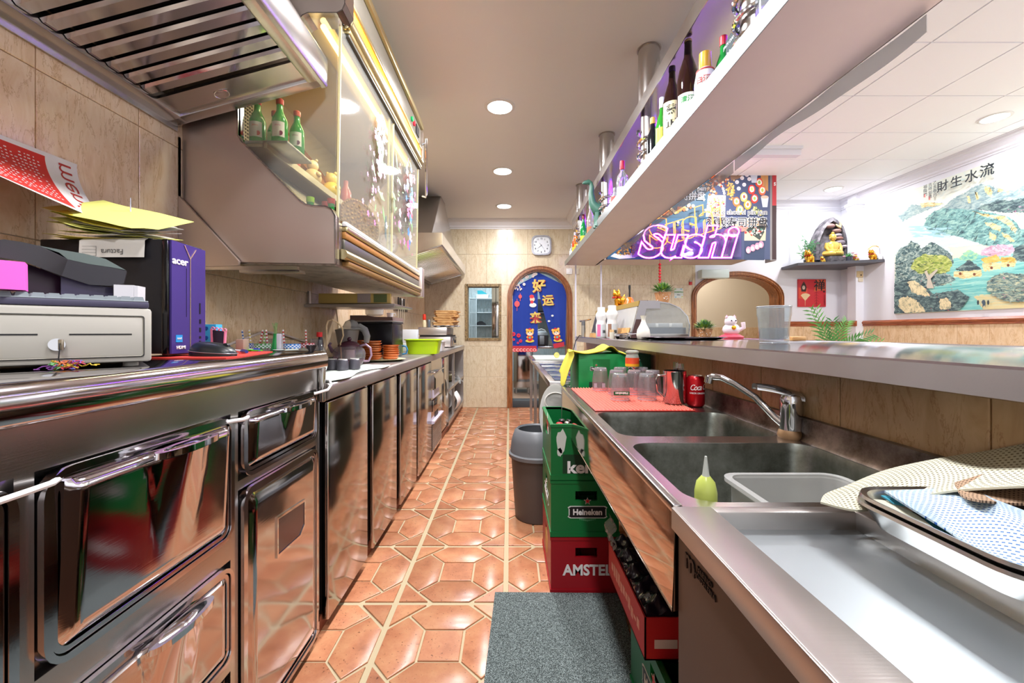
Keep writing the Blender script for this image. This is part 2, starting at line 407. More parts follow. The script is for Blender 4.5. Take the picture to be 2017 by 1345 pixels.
for xa, xb in zip(xl, xl[1:]):
    if xb-xa < .02: continue
    for r_ in range(6):
        z0, z1 = .45*r_, min(.45*r_+.45, 2.72)
        cut = any(xb > a['c']-a['hw'] and xa < a['c']+a['hw'] and z0 < a['sp']+a['rise'] for a in (A1, A2)) or (xb > WIN[0] and xa < WIN[1] and z1 > WIN[2] and z0 < WIN[3])
        if not cut: tile(wb, ((xa+xb)/2, WB+.006, (z0+z1)/2), xb-xa, z1-z0, M_TILE_BACK, '-y')
        else:
            t_ = MB(); wall_strips(t_, xa+.0015, xb-.0015, z0+.0015, z1-.0015, WB, WB+.007)
            if t_.v: t_.build('wall_tile', M_TILE_BACK, wb, smooth=0)
# right wall
wr = struct(MB().bx(WR, WR+.15, -2.6, WB+.19, 0, 3.1).build('wall_right', M_WHITEWALL, origin=(WR, 0, 0)))
# dado tiles on the right wall and right part of the back wall
for k in range(-1, 9):
    for r_ in (1, 2):
        y = 5.95-.4-.45*k*1.0+.2
for k in range(0, 14):
    y = 5.70-.30*k-.16
    for z0, z1 in ((.3, .75), (.75, 1.195)): tile(wr, (WR, y, (z0+z1)/2), .3, z1-z0, M_TILE_DIN, '-x')
for k in range(0, 3):
    x = 4.03+.28*k+.14
    for z0, z1 in ((.3, .75), (.75, 1.195)): tile(wb, (x, WB, (z0+z1)/2), .28, z1-z0, M_TILE_DIN, '-y')
tile(wr, (WR, 5.965, .97), .21, .45, M_TILE_DIN, '-x')
pil = MB().bx(4.76, WR+.01, 5.68, 5.82, 0, 3.02); pil.bx(4.735, WR, 5.655, 5.845, 2.86, 2.90); pil.bx(4.75, WR, 5.67, 5.83, 2.82, 2.86)
struct(tag(pil.build('pillar', M_WHITEWALL), 'white corner pillar with stepped capital beside the black shelf', 'pillar'))
# rails and crown mouldings
def mould(name, prof, path_ax, a, b, base, mt, flip=1):
    """prof: (out, z); along x at y=base or along y at x=base"""
    m = MB()
    if path_ax == 'x': m.prism([(base-o*flip, z) for o, z in prof], 'x', a, b)
    else: m.prism([(base-o*flip, z) for o, z in prof], 'y', a, b)
    return struct(m.build(name, mt, smooth=25))
DADO = [(0, 1.19), (.012, 1.19), (.02, 1.20), (.014, 1.212), (.026, 1.225), (.03, 1.24), (.02, 1.252), (.012, 1.262), (0, 1.264)]
mould('trim_1', DADO, 'x', 4.02, WR, WB, WOOD_DADO)
mould('trim_2', DADO, 'y', -2, 5.68, WR, WOOD_DADO); mould('trim_3', DADO, 'y', 5.82, WB, WR, WOOD_DADO)
mould('trim_4', DADO, 'y', 5.66, 5.84, 4.76, WOOD_DADO)
def crown(h): return [(0, h-.13), (.012, h-.13), (.012, h-.115), (.03, h-.105), (.03, h-.085), (.055, h-.06), (.06, h-.04), (.09, h-.03), (.1, h-.012), (.115, h-.012), (.115, h), (0, h)]
mould('trim_5', crown(2.75), 'x', WL, .93, WB, M_CEIL); mould('trim_6', crown(2.75), 'y', 5.0, WB, .93, M_CEIL)
mould('trim_7', crown(3.02), 'x', 1.1, WR, WB, M_WHITEWALL); mould('trim_8', crown(3.02), 'y', -2, WB, WR, M_WHITEWALL)
# ceilings
cl = struct(MB().bx(WL-.15, 1.02, -2.6, WB+.19, 2.75, 2.85).build('ceiling', M_CEIL, origin=(0, 0, 2.75)))
beam = MB().bx(.93, 1.12, 5.0, WB, 2.6, 3.1); beam.bx(.99, 1.12, -2.6, 5.0, 2.74, 3.1)
struct(tag(beam.build('ceiling_beam', M_CEIL), 'boxed beam between the low aisle ceiling and dining ceiling', 'beam'))
b_ = MB().bx(1.0, WR+.15, -2.6, WB+.19, 3.026, 3.12)
cd = struct(b_.build('ceiling', M_WHITEWALL, origin=(0, 0, 3.03)))
xs_ = [1.12, 1.55, 2.165, 2.776, 3.386, 3.996, 4.606, 4.87]; ys_ = [-.97, -.355, .26, .875, 1.49, 2.105, 2.72, 3.335, 3.95, 4.565, 5.18, 5.79, 6.07]
for xa, xb in zip(xs_, xs_[1:]):
    for ya, yb in zip(ys_, ys_[1:]):
        t_ = MB().bx(xa+.006, xb-.006, ya+.006, yb-.006, 3.014, 3.03)
        t_.build('ceiling_tile', M_CEILD, cd, smooth=0)
bb = MB().bx(1.12, 3.0, 4.25, 4.33, 2.93, 3.02); bb.bx(1.12, 3.0, 4.22, 4.25, 2.985, 3.02)
struct(tag(bb.build('ceiling_beam', M_WHITEWALL), 'shallow white moulded beam across the dining ceiling', 'beam'))
# downlights
M_LED = mat('#ffffff', .5, 0, 9., name='lit_led_disc'); M_RIM = mat('#e6e4e2', .4)
dl = None
def downlight(loc, lab):
    t = thing('downlight', lab, 'ceiling light', loc, 0, 'round ceiling downlights')
    r = [(.088, -.004), (.088, -.001), (.112, -.001), (.112, .0), (.108, -.006), (.09, -.008), (.088, -.004)]
    MB().lathe(r, n=32).build('rim', M_RIM, t, world=False)
    MB().lathe([(.088, -.002), (.088, -.006)], n=32).build('diffuser', M_LED, t, world=False); return t
AL = ['nearest of the three round downlights over the aisle', 'middle of the three round downlights over the aisle', 'farthest of the three round downlights, by the crown moulding']
for i, (x, y) in enumerate(AISLE_LIGHTS[:3]): downlight((x, y, 2.749), AL[i])
DL = ['round downlight in the dining ceiling above the landscape scroll', 'round downlight in the dining ceiling near the corner shelf']
for i, (x, y) in enumerate(DINING_LIGHTS[:2]): downlight((x, y, 3.013), DL[i])

# arches
def arch_frame(b, a, w, y0, y1, grow, foot=0.):
    """ring of width w starting at opening + grow"""
    def pt(r, t): return (a['c']+(a['hw']+r)*math.cos(t), a['sp']+(a['rise']+r)*math.sin(t))
    for k in range(24):
        t0, t1 = PI*k/24, PI*(k+1)/24
        b.prism([pt(grow, t0), pt(grow, t1), pt(grow+w, t1), pt(grow+w, t0)], 'y', y0, y1)
    for sx in (1, -1):
        xa, xb = a['c']+sx*(a['hw']+grow), a['c']+sx*(a['hw']+grow+w)
        b.bx(min(xa, xb), max(xa, xb), y0, y1, foot, a['sp'])
for n_, a, lab in (('door_1', A1, None), ('door_2', A2, None)):
    fr = MB(); arch_frame(fr, a, .06, WB-.028, WB, -.012); arch_frame(fr, a, .02, WB-.04, WB-.028, .0); arch_frame(fr, a, .01, WB-.036, WB-.028, .035)
    o = struct(fr.build(n_, WOOD_V, smooth=25))
    jb = MB(); arch_frame(jb, a, .03, WB-.001, WB+.2, -.03); jb.build('jamb', WOOD_V, o, smooth=25)
# pass-through window
wf = MB(); x0, x1, z0, z1 = WIN
for (xa, xb, za, zb) in ((x0-.03, x0+.008, z0-.03, z1+.03), (x1-.008, x1+.03, z0-.03, z1+.03), (x0, x1, z0-.03, z0+.008), (x0, x1, z1-.008, z1+.03)): wf.bx(xa, xb, WB-.014, WB+.19, za, zb)
struct(wf.build('window_1', wood('worn_gilt_wood', '#5e4628', '#a58a5a', .5, (20, 20, 20)), smooth=0))
# kitchen behind the back wall
KT = travertine('pale_blue_grey_tile', '#a9b8bd', '#b9c6ca', '#c6d1d4', .25)
wk = struct(MB().bx(-1.4, 2.4, 8.55, 8.65, 0, 2.8).build('wall_kitchen', mat('#7d8a8c', .7), origin=(0, 8.55, 0), smooth=0))
for i in range(-5, 8):
    for j in range(0, 9): tile(wk, (-.04+.3*i, 8.55, .15+.3*j), .3, .3, KT, '-y')
for xx in (-1.4, 2.3): struct(MB().bx(xx, xx+.1, WB+.19, 8.6, 0, 2.8).build('wall_kitchen', mat('#b9c3c6', .5), smooth=0))
struct(MB().bx(-1.4, 2.4, WB+.19, 8.6, 2.8, 2.9).build('ceiling_kitchen', M_CEILD, smooth=0))
# passage behind the second arch
p_ = MB().bx(2.4, 3.12, 8.3, 8.4, 0, 2.8); p_.bx(3.1, 5.0, 7.6, 7.7, 0, 2.8); p_.bx(3.1, 3.2, 7.7, 8.3, 0, 2.8); p_.bx(4.9, 5.0, WB+.19, 8.3, 0, 2.8); p_.bx(2.4, 2.5, WB+.19, 8.3, 0, 2.8)
wp = struct(p_.build('wall_passage', mat('#d9cdb8', .6), smooth=0, origin=(0, 0, 0)))
for i in range(6): tile(wp, (3.25+.3*i, 7.6, .97), .3, .45, M_TILE_DIN, '-y'); 
for i in range(2): tile(wp, (2.65+.3*i, 8.3, .97), .3, .45, M_TILE_DIN, '-y')
struct(MB().bx(2.4, 5.0, WB+.19, 8.4, 2.8, 2.9).build('ceiling_passage', M_CEILD, smooth=0))
# dark step at the foot of the first arch
struct(MB().bx(.0, .885, WB+.0, WB+.2, 0, .105, .006).build('trim_9', mat('#3d4347', .5), smooth=25))
# low wall under the bar
X_BW = .772
wm = struct(MB().bx(X_BW+.006, X_BW+.14, -.6, 4.12, 0, 1.012).build('wall_bar', M_GROUT, origin=(X_BW+.006, 0, 0), smooth=0))
for k in range(-1, 14):
    y = 0.06+.3025*k
    for z0, z1 in ((.515, .865), (.865, 1.013)) if False else ((.45, .843), (.843, 1.012)): tile(wm, (X_BW+.006, y+.15, (z0+z1)/2), .3025, z1-z0, M_TILE_BAR, '-x')
# ------------------------------------------------------------------ left side: counters, hoods, display case
def rrect(y0, y1, z0, z1, r, n=5):
    p = []
    for cx, cy, a in ((y1-r, z1-r, 0), (y0+r, z1-r, PI/2), (y0+r, z0+r, PI), (y1-r, z0+r, 1.5*PI)):
        for k in range(n+1): t = a+PI/2*k/n; p.append((cx+r*math.cos(t), cy+r*math.sin(t)))
    return p
def ringp(b, outer, inner, ax, d0, d1):
    n = len(outer)
    def P(p, d): return {'x': (d, p[0], p[1]), 'y': (p[0], d, p[1]), 'z': (p[0], p[1], d)}[ax]
    vs = [P(p, d0) for p in outer]+[P(p, d1) for p in outer]+[P(p, d1) for p in inner]+[P(p, d0) for p in inner]
    fs = []
    for k in range(4):
        for i in range(n): fs.append((k*n+i, k*n+(i+1) % n, ((k+1) % 4)*n+(i+1) % n, ((k+1) % 4)*n+i))
    b.add(vs, fs)
XF = -.69
cooler = thing('refrigerated_counter', 'polished stainless bottle cooler with pressed drawer fronts, nearest on the left', 'refrigerated counter', (-.97, .5, 0))
b = MB().bx(WL+.008, XF-.02, -.6, 1.50, .06, .982); b.bx(XF-.02, XF, -.6, 1.50, .905, .982); b.bx(XF-.02, XF, 1.472, 1.50, .06, .905); b.bx(XF-.02, XF, 1.022, 1.05, .02, .905)
b.bx(XF-.02, XF, .575, .60, .02, .905); b.bx(XF-.02, XF, .60, 1.022, .545, .60); b.bx(XF-.02, XF, .60, 1.022, .27, .30); b.bx(XF-.02, XF, 1.05, 1.472, .705, .728); b.bx(WL+.008, XF, 1.47, 1.50, .02, .1)
b.bx(XF-.1, XF-.02, -.6, 1.5, .02, .06)
b.build('body', ST, cooler); MB().bx(XF+.002, XF+.02, 1.488, 1.511, .855, .982, .004).build('end_flange', ST, cooler)
def pressed_front(name, y0, y1, z0, z1, tilt=0., scoop=True, slot=True, amp=.02):
    w, h = y1-y0, z1-z0
    fr = MB(); ringp(fr, rrect(y0, y1, z0, z1, .042), rrect(y0+.012, y1-.012, z0+.012, z1-.012, .024), 'x', XF-.004, XF+.012)
    ringp(fr, rrect(y0+.014, y1-.014, z0+.014, z1-.014, .024), rrect(y0+.022, y1-.022, z0+.022, z1-.022, .02), 'x', XF-.004, XF+.008)
    dr = fr.build(name, ST_MIR, cooler)
    a0, a1, c0, c1 = y0+.024, y1-.024, z0+.024, z1-.02
    def fn(u, v):
        e_ = min(u, 1-u, v*h/w, (1-v)*h/w*2)*w
        x = XF+.004+.012*min(1, max(0, e_)/.018)
        if scoop:
            uc = .56; ww = .10+.10*v; d = abs(u-uc)/ww
            rid = max(0., 1-d)**.6 if d < 1 else 0.
            x += amp*1.3*rid*(v**1.8)
        x += tilt*v
        return (x, a0+(a1-a0)*u, c0+(c1-c0)*v)
    p = MB().grid(fn, 40, 24, thick=(-.02, 0, 0)); fp = p.build('front_panel', ST_MIR, dr, smooth=50)
    if slot:
        uc = a0+(a1-a0)*.56; zt = c1; hw = w*.19; X = XF+.02+tilt+amp
        g = MB(); g.m(0)
        sl = [(X+.012-.03*abs(math.cos(t))**3*0, 0) for t in (0,)]
        outer = [(XF+.012+tilt+(amp+.022)*.5+(amp+.022)*.5*math.sin(t), uc+hw*math.cos(t)) for t in [2*PI*k/28 for k in range(28)]]
        inner = [(XF+.012+tilt+(amp+.022)*.5+(amp+.006)*.5*math.sin(t), uc+hw*.78*math.cos(t)) for t in [2*PI*k/28 for k in range(28)]]
        ringp(g, outer, inner, 'z', zt-.008, zt+.004); g.m(1)
        g.prism([(x, y) for x, y in inner], 'z', zt-.012, zt-.007)
        g.build('handle', [CHROME, BLACK], dr, smooth=30)
    return dr
pressed_front('drawer', .602, 1.02, .602, .902, tilt=.012)
pressed_front('drawer', .602, 1.02, .302, .543, amp=.022)
pressed_front('drawer', 1.056, 1.468, .73, .902, tilt=.006, amp=.014)
pressed_front('drawer', -.1, .572, .10, .902, scoop=False, slot=False)
dr = pressed_front('door', 1.056, 1.468, .03, .703, scoop=False, slot=False)
hp = MB(); pol = [(1.20, .565), (1.352, .553), (1.352, .48), (1.325, .458), (1.20, .462)]
big = [(1.194, .573), (1.358, .560), (1.358, .476), (1.328, .45), (1.194, .454)]
ringp(hp, big, pol, 'x', XF+.012, XF+.02); hp.m(1).prism(pol, 'x', XF+.010, XF+.0175); hp.build('handle', [CHROME, steel('handle_recess_steel', '#6a6472', .12)], dr)
gr = MB(); gr.m(1).bx(XF-.02, XF-.012, .602, 1.02, .03, .27); gr.m(0)
for k in range(24): gr.bx(XF-.01, XF-.004, .61+.017*k, .616+.017*k, .04, .26)
for k in range(12): gr.bx(XF-.008, XF-.002, .61, 1.015, .045+.018*k, .05+.018*k)
gr.build('grille', [ST_DARK, BLACK], cooler)
prof = [(WL+.008, .983), (XF-.01, .983), (XF-.005, .978), (XF+.018, .978), (XF+.025, .985), (XF+.026, 1.018), (XF+.018, 1.034), (XF+.004, 1.04), (WL+.008, 1.04)]
wt = MB().prism(prof, 'y', -.6, 1.513)
tag(wt.build('worktop', ST_MIR, smooth=50), 'polished stainless worktop with rounded front edge under the cash drawer', 'worktop')
cb = MB().tube([(-.655, .0, .892), (-.66, .4, .888), (-.664, .57, .888), (-.672, .607, .886), (-.704, .66, .886), (-.712, .8, .884), (-.704, .97, .888), (-.672, 1.005, .892), (-.664, 1.03, .89), (-.674, 1.062, .888), (-.705, 1.12, .886), (-.705, 1.40, .886), (-.68, 1.44, .893), (-.655, 1.49, .900), (-.652, 1.512, .915), (-.662, 1.523, .93), (-.70, 1.54, .932)], .0048, 8)
tag(cb.build('cable', WHITE), 'white cable slung across the drawer fronts of the bottle cooler', 'cable')
# second, lower counter
b = MB(); b.prism([(WL+.008, .872), (-.69, .872), (-.685, .858), (-.672, .856), (-.66, .864), (-.658, .905), (-.664, .917), (-.68, .921), (WL+.008, .921)], 'y', 1.516, 6.04)
b.bx(WL+.008, WL+.02, 1.53, 6.04, .921, .935)
tag(b.build('worktop', ST_DULL, smooth=50), 'long lower stainless worktop carrying the teapot and terracotta dishes', 'worktop')
fz = thing('freezer_counter', 'four-door stainless freezer counter under the long worktop', 'refrigerated counter', (-.95, 2.5, 0))
MB().bx(WL+.012, -.708, 1.52, 3.545, .06, .856).build('body', mat('#3a3634', .4, .6), fz)
for y in (1.58, 2.5, 3.48): MB().cyl((-.76, y, 0), (-.76, y, .06), .018, n=12).build('foot', ST_DULL, fz)
for y0, y1 in ((1.526, 1.948), (2.028, 2.451), (2.543, 2.972), (3.047, 3.53)):
    d = MB().bx(-.695, -.668, y0, y1, .045, .85, .004).build('door', ST_DOOR, fz)
    MB().bx(-.709, -.695, y0+.01, y1-.01, .06, .84).build('gasket', BLACK, d)
for y in (1.985, 2.495, 3.01): MB().bx(-.708, -.69, y-.018, y+.018, .06, .85).build('stile', ST_DOOR, fz)
ic = thing('ice_maker', 'stainless undercounter unit with tilting scoop flap, lower grille and small control window', 'ice maker', (-.95, 3.8, 0))
b = MB().bx(WL+.012, -.672, 3.55, 4.09, .05, .856); b.build('body', ST_DOOR, ic)
MB().bx(-.69, -.64, 3.57, 4.06, .752, .764, .004).build('handle', CHROME, ic)
MB().prism([(-.672, .74), (-.645, .70), (-.645, .61), (-.672, .61)], 'y', 3.62, 4.05).build('flap', ST_DOOR, ic)
MB().prism([(-.672, .60), (-.665, .60), (-.66, .53), (-.672, .53)], 'y', 3.62, 3.9).build('flap', mat('#c9bfd0', .3), ic)
MB().bx(-.672, -.66, 3.6, 4.06, .41, .51, .004).build('lower_panel', ST_DOOR, ic)
MB().bx(-.672, -.669, 3.72, 3.88, .345, .39).build('control_window', BLACK, ic)
MB().prism([(-.672, .34), (-.645, .335), (-.65, .315), (-.672, .31)], 'y', 3.57, 4.06).build('lip', mat('#cfc5d8', .3), ic)
g = MB(); g.m(1).bx(-.672, -.670, 3.58, 4.06, .07, .30); g.m(0)
for k in range(26): g.bx(-.67, -.667, 3.585+.018*k, 3.592+.018*k, .075, .295)
for k in range(12): g.bx(-.669, -.666, 3.585, 4.05, .08+.018*k, .086+.018*k)
g.build('grille', [ST_DULL, BLACK], ic)
cbn = thing('under_counter_cabinet', 'narrow stainless cupboard with one door and a pointed finger pull', 'cabinet', (-.95, 4.3, 0))
MB().bx(WL+.012, -.69, 4.095, 4.505, .1, .856).build('body', ST_DOOR, cbn)
d = MB().bx(-.69, -.668, 4.11, 4.495, .12, .845, .004).build('door', ST_DOOR, cbn)
MB().prism([(4.28, .62), (4.4, .56), (4.42, .50), (4.36, .44), (4.30, .50)], 'x', -.668, -.665).build('handle', BLACK, d)
sh = thing('open_shelf_unit', 'open stainless shelf unit by the tiled end wall, stacked with plates', 'shelf unit', (-.95, 5.3, 0))
for y0, y1 in ((4.51, 4.535), (5.98, 6.0)): MB().bx(WL+.012, -.668, y0, y1, .1, .856).build('side_panel', ST_DULL, sh)
MB().bx(-.69, -.665, 4.95, 4.99, .13, .856).build('post', ST_DULL, sh)
MB().bx(WL+.012, -.665, 4.51, 6.0, .08, .13).build('bottom_shelf', ST_DULL, sh); MB().bx(WL+.012, -.66, 4.535, 5.98, .455, .485).build('middle_shelf', ST_DULL, sh)
MB().bx(WL+.012, WL+.03, 4.535, 5.98, .13, .856).build('back_panel', ST_DULL, sh)
struct(MB().bx(-.72, -.70, 1.52, 6.05, 0, .06).build('trim_10', mat('#7a3a22', .4)))
# near extractor hood
import mathutils
ang = math.atan2(2.036-1.885, .555); T = Matrix.Translation((WL+.008, 0, 1.885)) @ Matrix.Rotation(-ang, 4, 'Y')
hd = thing('extractor_hood', 'near stainless extractor hood with louvred filters above the cash drawer', 'extractor hood', (-.97, .5, 1.88))
b = MB(); b.T = T; L_ = .568
b.bx(0, .05, -.6, 1.54, -.012, .05, .004); b.bx(L_-.045, L_, -.6, 1.54, -.012, .02, .006); b.bx(0, L_, 1.495, 1.54, -.012, .03, .005); b.bx(.02, L_-.02, 1.40, 1.5, .0, .01)
b.T = None
b.prism([(XF-.012, 2.02), (XF+.004, 2.022), (XF+.01, 2.032), (XF+.01, 2.125), (XF-.30, 2.62), (XF-.32, 2.61), (XF-.012, 2.11)], 'y', -.6, 1.545)
b.prism([(WL+.008, 1.88), (XF, 2.03), (XF, 2.12), (XF-.30, 2.61), (WL+.008, 2.61)], 'y', 1.53, 1.545)
b.bx(WL+.008, WL+.014, -.6, 1.54, 1.855, 1.95)
b.build('canopy', ST, hd, smooth=40)
b = MB(); b.T = T; b.bx(.05, L_-.04, -.6, 1.4, .055, .065); b.T = None; b.build('filter_backing', BLACK, hd)
for k in range(18):
    y = 1.395-.0575*(k+1)
    s = MB(); s.T = T
    s.prism([(0+y, .008), (.006+y, 0), (.036+y, 0), (.042+y, .008), (.042+y, .028), (.038+y, .028), (.038+y, .012), (.004+y, .012), (.004+y, .028), (y, .028)], 'x', .052, L_-.047)
    s.T = None; s.build('filter_slat', ST_MIR, hd)
r = MB(); r.T = T; r.tube([(.24+.025*math.cos(t), 1.45+.014*math.sin(t), -.006-.006*math.sin(t)) for t in [2*PI*k/16 for k in range(17)]], .0015, 6); r.T = None
r.build('ring_pull', CHROME, hd)
# display case
KZ = 1.57
def q(px, py, z=KZ): x, _, h = PX(px, py, z); return (max(x, WL+.008), h)
dc = thing('display_case', 'wall hung stainless refrigerated display case with flower decals on its sliding glass', 'display case', (-.95, 2.3, 1.36))
out = [q(355, -95), q(679, -95), q(679, 8), q(674, 20), q(664, 25), q(607, 25), q(596, 30), q(585, 42), q(560, 75), q(478, 160), q(470, 180), q(470, 266), q(478, 279), q(592, 394), q(603, 401), q(616, 404), q(642, 405), q(654, 411), q(661, 424), q(662, 519), q(471, 516), q(355, 394)]
b = MB().prism(out, 'y', KZ, KZ+.012); b.build('end_panel', ST_PANEL, dc, smooth=30)
b = MB()
edge = [q(679, -95), q(679, 8), q(674, 20), q(664, 25), q(607, 25), q(596, 30), q(585, 42)]
edge2 = [q(470, 180), q(470, 266), q(478, 279), q(592, 394), q(603, 401), q(616, 404), q(642, 405), q(654, 411), q(661, 424), q(662, 519)]
def strip(b, pts, y0, y1, t=.004):
    for (x0, z0), (x1, z1) in zip(pts, pts[1:]):
        d = Vector((x1-x0, z1-z0)).normalized(); n = Vector((-d.y, d.x))*t
        b.prism([(x0, z0), (x1, z1), (x1+n.x, z1+n.y), (x0+n.x, z0+n.y)], 'y', y0, y1)
strip(b, edge, KZ-.004, KZ+.08); b.build('end_trim', ST_MIR, dc, smooth=40); b = MB(); strip(b, edge2, KZ-.004, KZ+.03, -.005)
b.build('end_trim', ST_MIR, dc, smooth=40)
b = MB().prism([(x, z) for x, z in out], 'y', 2.985, 3.0); b.bx(-.675, -.628, 2.98, 3.05, 1.36, 1.575, .008); b.build('end_panel', ST_PANEL, dc)
b = MB(); b.prism([(WL+.008, 1.60), (-1.03, 1.368), (-.668, 1.362), (-.668, 1.53), (-.70, 1.56), (-.80, 1.585), (-1.04, 1.82), (WL+.008, 1.82)], 'y', KZ+.012, 2.985); b.build('lower_body', steel('case_interior_steel', '#b0a89c', .4, (2, 60, 60), .03, 0, .3, '#8a8276'), dc)
b = MB().bx(WL+.008, WL+.03, KZ+.012, 2.985, 1.82, 2.6); b.build('back_panel', mat('#c9c2b2', .5), dc)
perf = MB()
for i in range(22):
    for j in range(22): perf.box((WL+.032, 1.62+.016*i, 1.87+.016*j), (.003, .007, .007))
perf.build('perforations', BLACK, dc, kind='stuff', smooth=0)
b = MB().bx(WL+.008, -.66, KZ+.012, 2.985, 2.33, 2.62); b.build('header', mat('#d9cfb8', .45), dc)
def bar(name, x0, x1, z0, z1, m, y0=KZ+.08, y1=3.0, bev=.006): return MB().bx(x0, x1, y0, y1, z0, z1, bev).build(name, m, dc)
bar('top_rail', -.672, -.640, 2.285, 2.30, mat('#4a463c', .4)); bar('top_rail', -.668, -.636, 2.30, 2.318, BRASSY)
b = MB().cyl((-.648, KZ+.08, 2.345), (-.648, 3.0, 2.345), .025, n=20); b.build('roll_trim', BRASSY, dc)
bar('orange_strip', -.66, -.638, 2.375, 2.425, mat('#f08a10', .45, 0, .25)); bar('header_trim', -.66, -.632, 2.425, 2.445, BRASSY)
ctl = bar('control_fascia', -.66, -.640, 2.445, 2.57, mat('#6d675c', .35, .4)); bar('header_trim', -.66, -.622, 2.57, 2.61, BRASSY)
for yy, cc in ((2.70, '#0fae5a'), (2.76, '#d8283c')): MB().cyl((-.641, yy, 2.50), (-.63, yy, 2.50), .016, n=12).build('button', mat(cc, .3, 0, .4), ctl)
MB().bx(-.645, -.634, 2.82, 2.90, 2.47, 2.53).build('display', BLACK, ctl)
MB().tube([(-.63, 2.98, 2.46), (-.605, 2.98, 2.47), (-.6, 2.98, 2.5), (-.6, 2.98, 2.1), (-.605, 2.98, 2.08), (-.63, 2.98, 2.09)], .008, 8).build('end_bracket', CHROME, dc)
bar('sill', -.672, -.65, 1.53, 1.55, WHITE); bar('sill_trim', -.672, -.646, 1.51, 1.53, BRASSY); bar('sill_strip', -.672, -.652, 1.48, 1.51, mat('#b07a3c', .4, .2))
bar('front_panel', -.672, -.656, 1.43, 1.48, mat('#6b675c', .3, .5)); MB().cyl((-.652, KZ+.04, 1.412), (-.652, 3.0, 1.412), .02, n=20).build('roll_trim', BRASSY, dc)
bar('bottom_trim', -.672, -.64, 1.372, 1.392, mat('#a98450', .35, .6))
for i, (y0, y1, x) in enumerate(((1.60, 2.33, -.656), (2.27, 2.985, -.662))):
    p = MB().prism([(x-.012, 1.55), (x-.008, 1.55), (x+.004, 2.29), (x, 2.29)], 'y', y0, y1).build('sliding_pane', G_PANE, dc)
    for yy in (y0, y1): MB().prism([(x-.014, 1.55), (x-.005, 1.55), (x+.006, 2.29), (x-.003, 2.29)], 'y', yy-.003, yy+.003).build('pane_edge', mat('#d9cf9c', .3), p)
eg = [q(470, 180), q(585, 42), q(607, 25), q(664, 25), q(662, 90), q(657, 405), q(616, 404), q(592, 394), q(478, 279)]
MB().prism(eg, 'y', KZ+.014, KZ+.018).build('end_pane', G_PANE, dc)
M_TUBE = mat('#ffd98a', .5, 0, 5., name='warm_case_tube')
MB().cyl((-.73, 1.62, 2.305), (-.73, 2.96, 2.305), .012, n=12).build('light_tube', M_TUBE, dc)
MB().bx(-.80, -.70, 1.60, 2.98, 2.318, 2.33).build('light_holder', mat('#e8d7a4', .4), dc)
sf = MB().bx(WL+.03, -.95, 1.60, 2.97, 1.826, 1.838); sf.bx(-.955, -.94, 1.60, 2.97, 1.82, 1.85); sf.build('glass_shelf_rack', mat('#b9a98a', .35, .6), dc)
lamp('case_lamp', (-.74, 2.3, 2.29), 4, 1.3, (1, .85, .55), 'RECTANGLE', (0, math.radians(0), 0), .04).rotation_euler = (0, 0, PI/2)
# flower decals on the panes
def decal(cy, cz, n, sy, sz, cols, seed, rmax=.022):
    R = random.Random(seed); m = MB()
    for i in range(n):
        y = R.gauss(cy, sy); z = R.gauss(cz, sz)
        if not 1.57 < z < 2.26 or not 1.62 < y < 2.96: continue
        r = R.uniform(.006, rmax); c = R.randrange(len(cols)-1); kk = 5; x = -.6505+(z-1.55)*.0162
        leaf = R.random() < .25
        if leaf:
            a = R.uniform(0, PI); m.m(len(cols)-1); dy, dz = math.cos(a)*r*1.6, math.sin(a)*r*1.6
            m.prism([(y-dy, z-dz), (y-dz*.3, z+dy*.3), (y+dy, z+dz), (y+dz*.3, z-dy*.3)], 'x', x, x+.0008)
        else:
            for p_ in range(kk):
                a = 2*PI*p_/kk+R.random()*.3; m.m(c); a2 = a+.5
                m.prism([(y, z), (y+math.cos(a-.5)*r*.7, z+math.sin(a-.5)*r*.7), (y+math.cos(a)*r, z+math.sin(a)*r), (y+math.cos(a2)*r*.7, z+math.sin(a2)*r*.7)], 'x', x, x+.0008)
    m.build('flower_decal', [mat(c, .5) for c in cols], dc, smooth=0, kind='stuff')
decal(2.06, 2.0, 40, .05, .12, ['#d9c4d4', '#d07aae', '#dcd0dc', '#d895bb', '#7aa866'], 1, .042)
decal(1.95, 1.78, 26, .06, .10, ['#cf7aa8', '#d8a5c0', '#7aa866'], 2, .018)
decal(2.70, 1.98, 54, .06, .15, ['#c02a54', '#d8608f', '#dbb9c8', '#3f78c0', '#7aa866'], 3, .038)
decal(2.4, 1.85, 30, .10, .12, ['#d8b5c6', '#cf7da4', '#dcd4d8', '#7aa866'], 4, .03)
# wall plate and rail beside the case
b = MB(); b.prism([q(337, 386, 1.555), q(348, 386, 1.555), q(471, 514, 1.555), q(471, 523, 1.555), q(337, 527, 1.555)], 'y', 1.550, 1.562)
b.prism([q(337, 270, 1.555), q(347, 270, 1.555), q(347, 390, 1.555), q(337, 390, 1.555)], 'y', 1.550, 1.562)
tag(b.build('wall_duct_cover', ST_PANEL), 'triangular stainless duct cover plate between tiled wall and display case', 'cover plate')
b = MB().bx(WL+.008, -.80, 1.556, 1.575, 1.343, 1.357); b.bx(-1.03, -.80, 1.575, 1.62, 1.335, 1.345)
tag(b.build('support_rail', ST, smooth=0), 'thin stainless support rail under the display case end', 'rail')
b = MB().bx(WL+.008, -.62, 2.42, 3.0, 1.325, 1.335, .003); b.bx(-.63, -.62, 2.42, 3.02, 1.32, 1.37); b.bx(WL+.008, -.62, 2.40, 2.42, 1.318, 1.35)
t = thing('hanging_rack', 'slim wall rack hung below the display case holding a yellow board', 'rack', (-.93, 2.7, 1.3))
MB().bx(WL+.008, -.70, 2.52, 2.98, 1.270, 1.282, .003).build('shelf', ST_DULL, t)
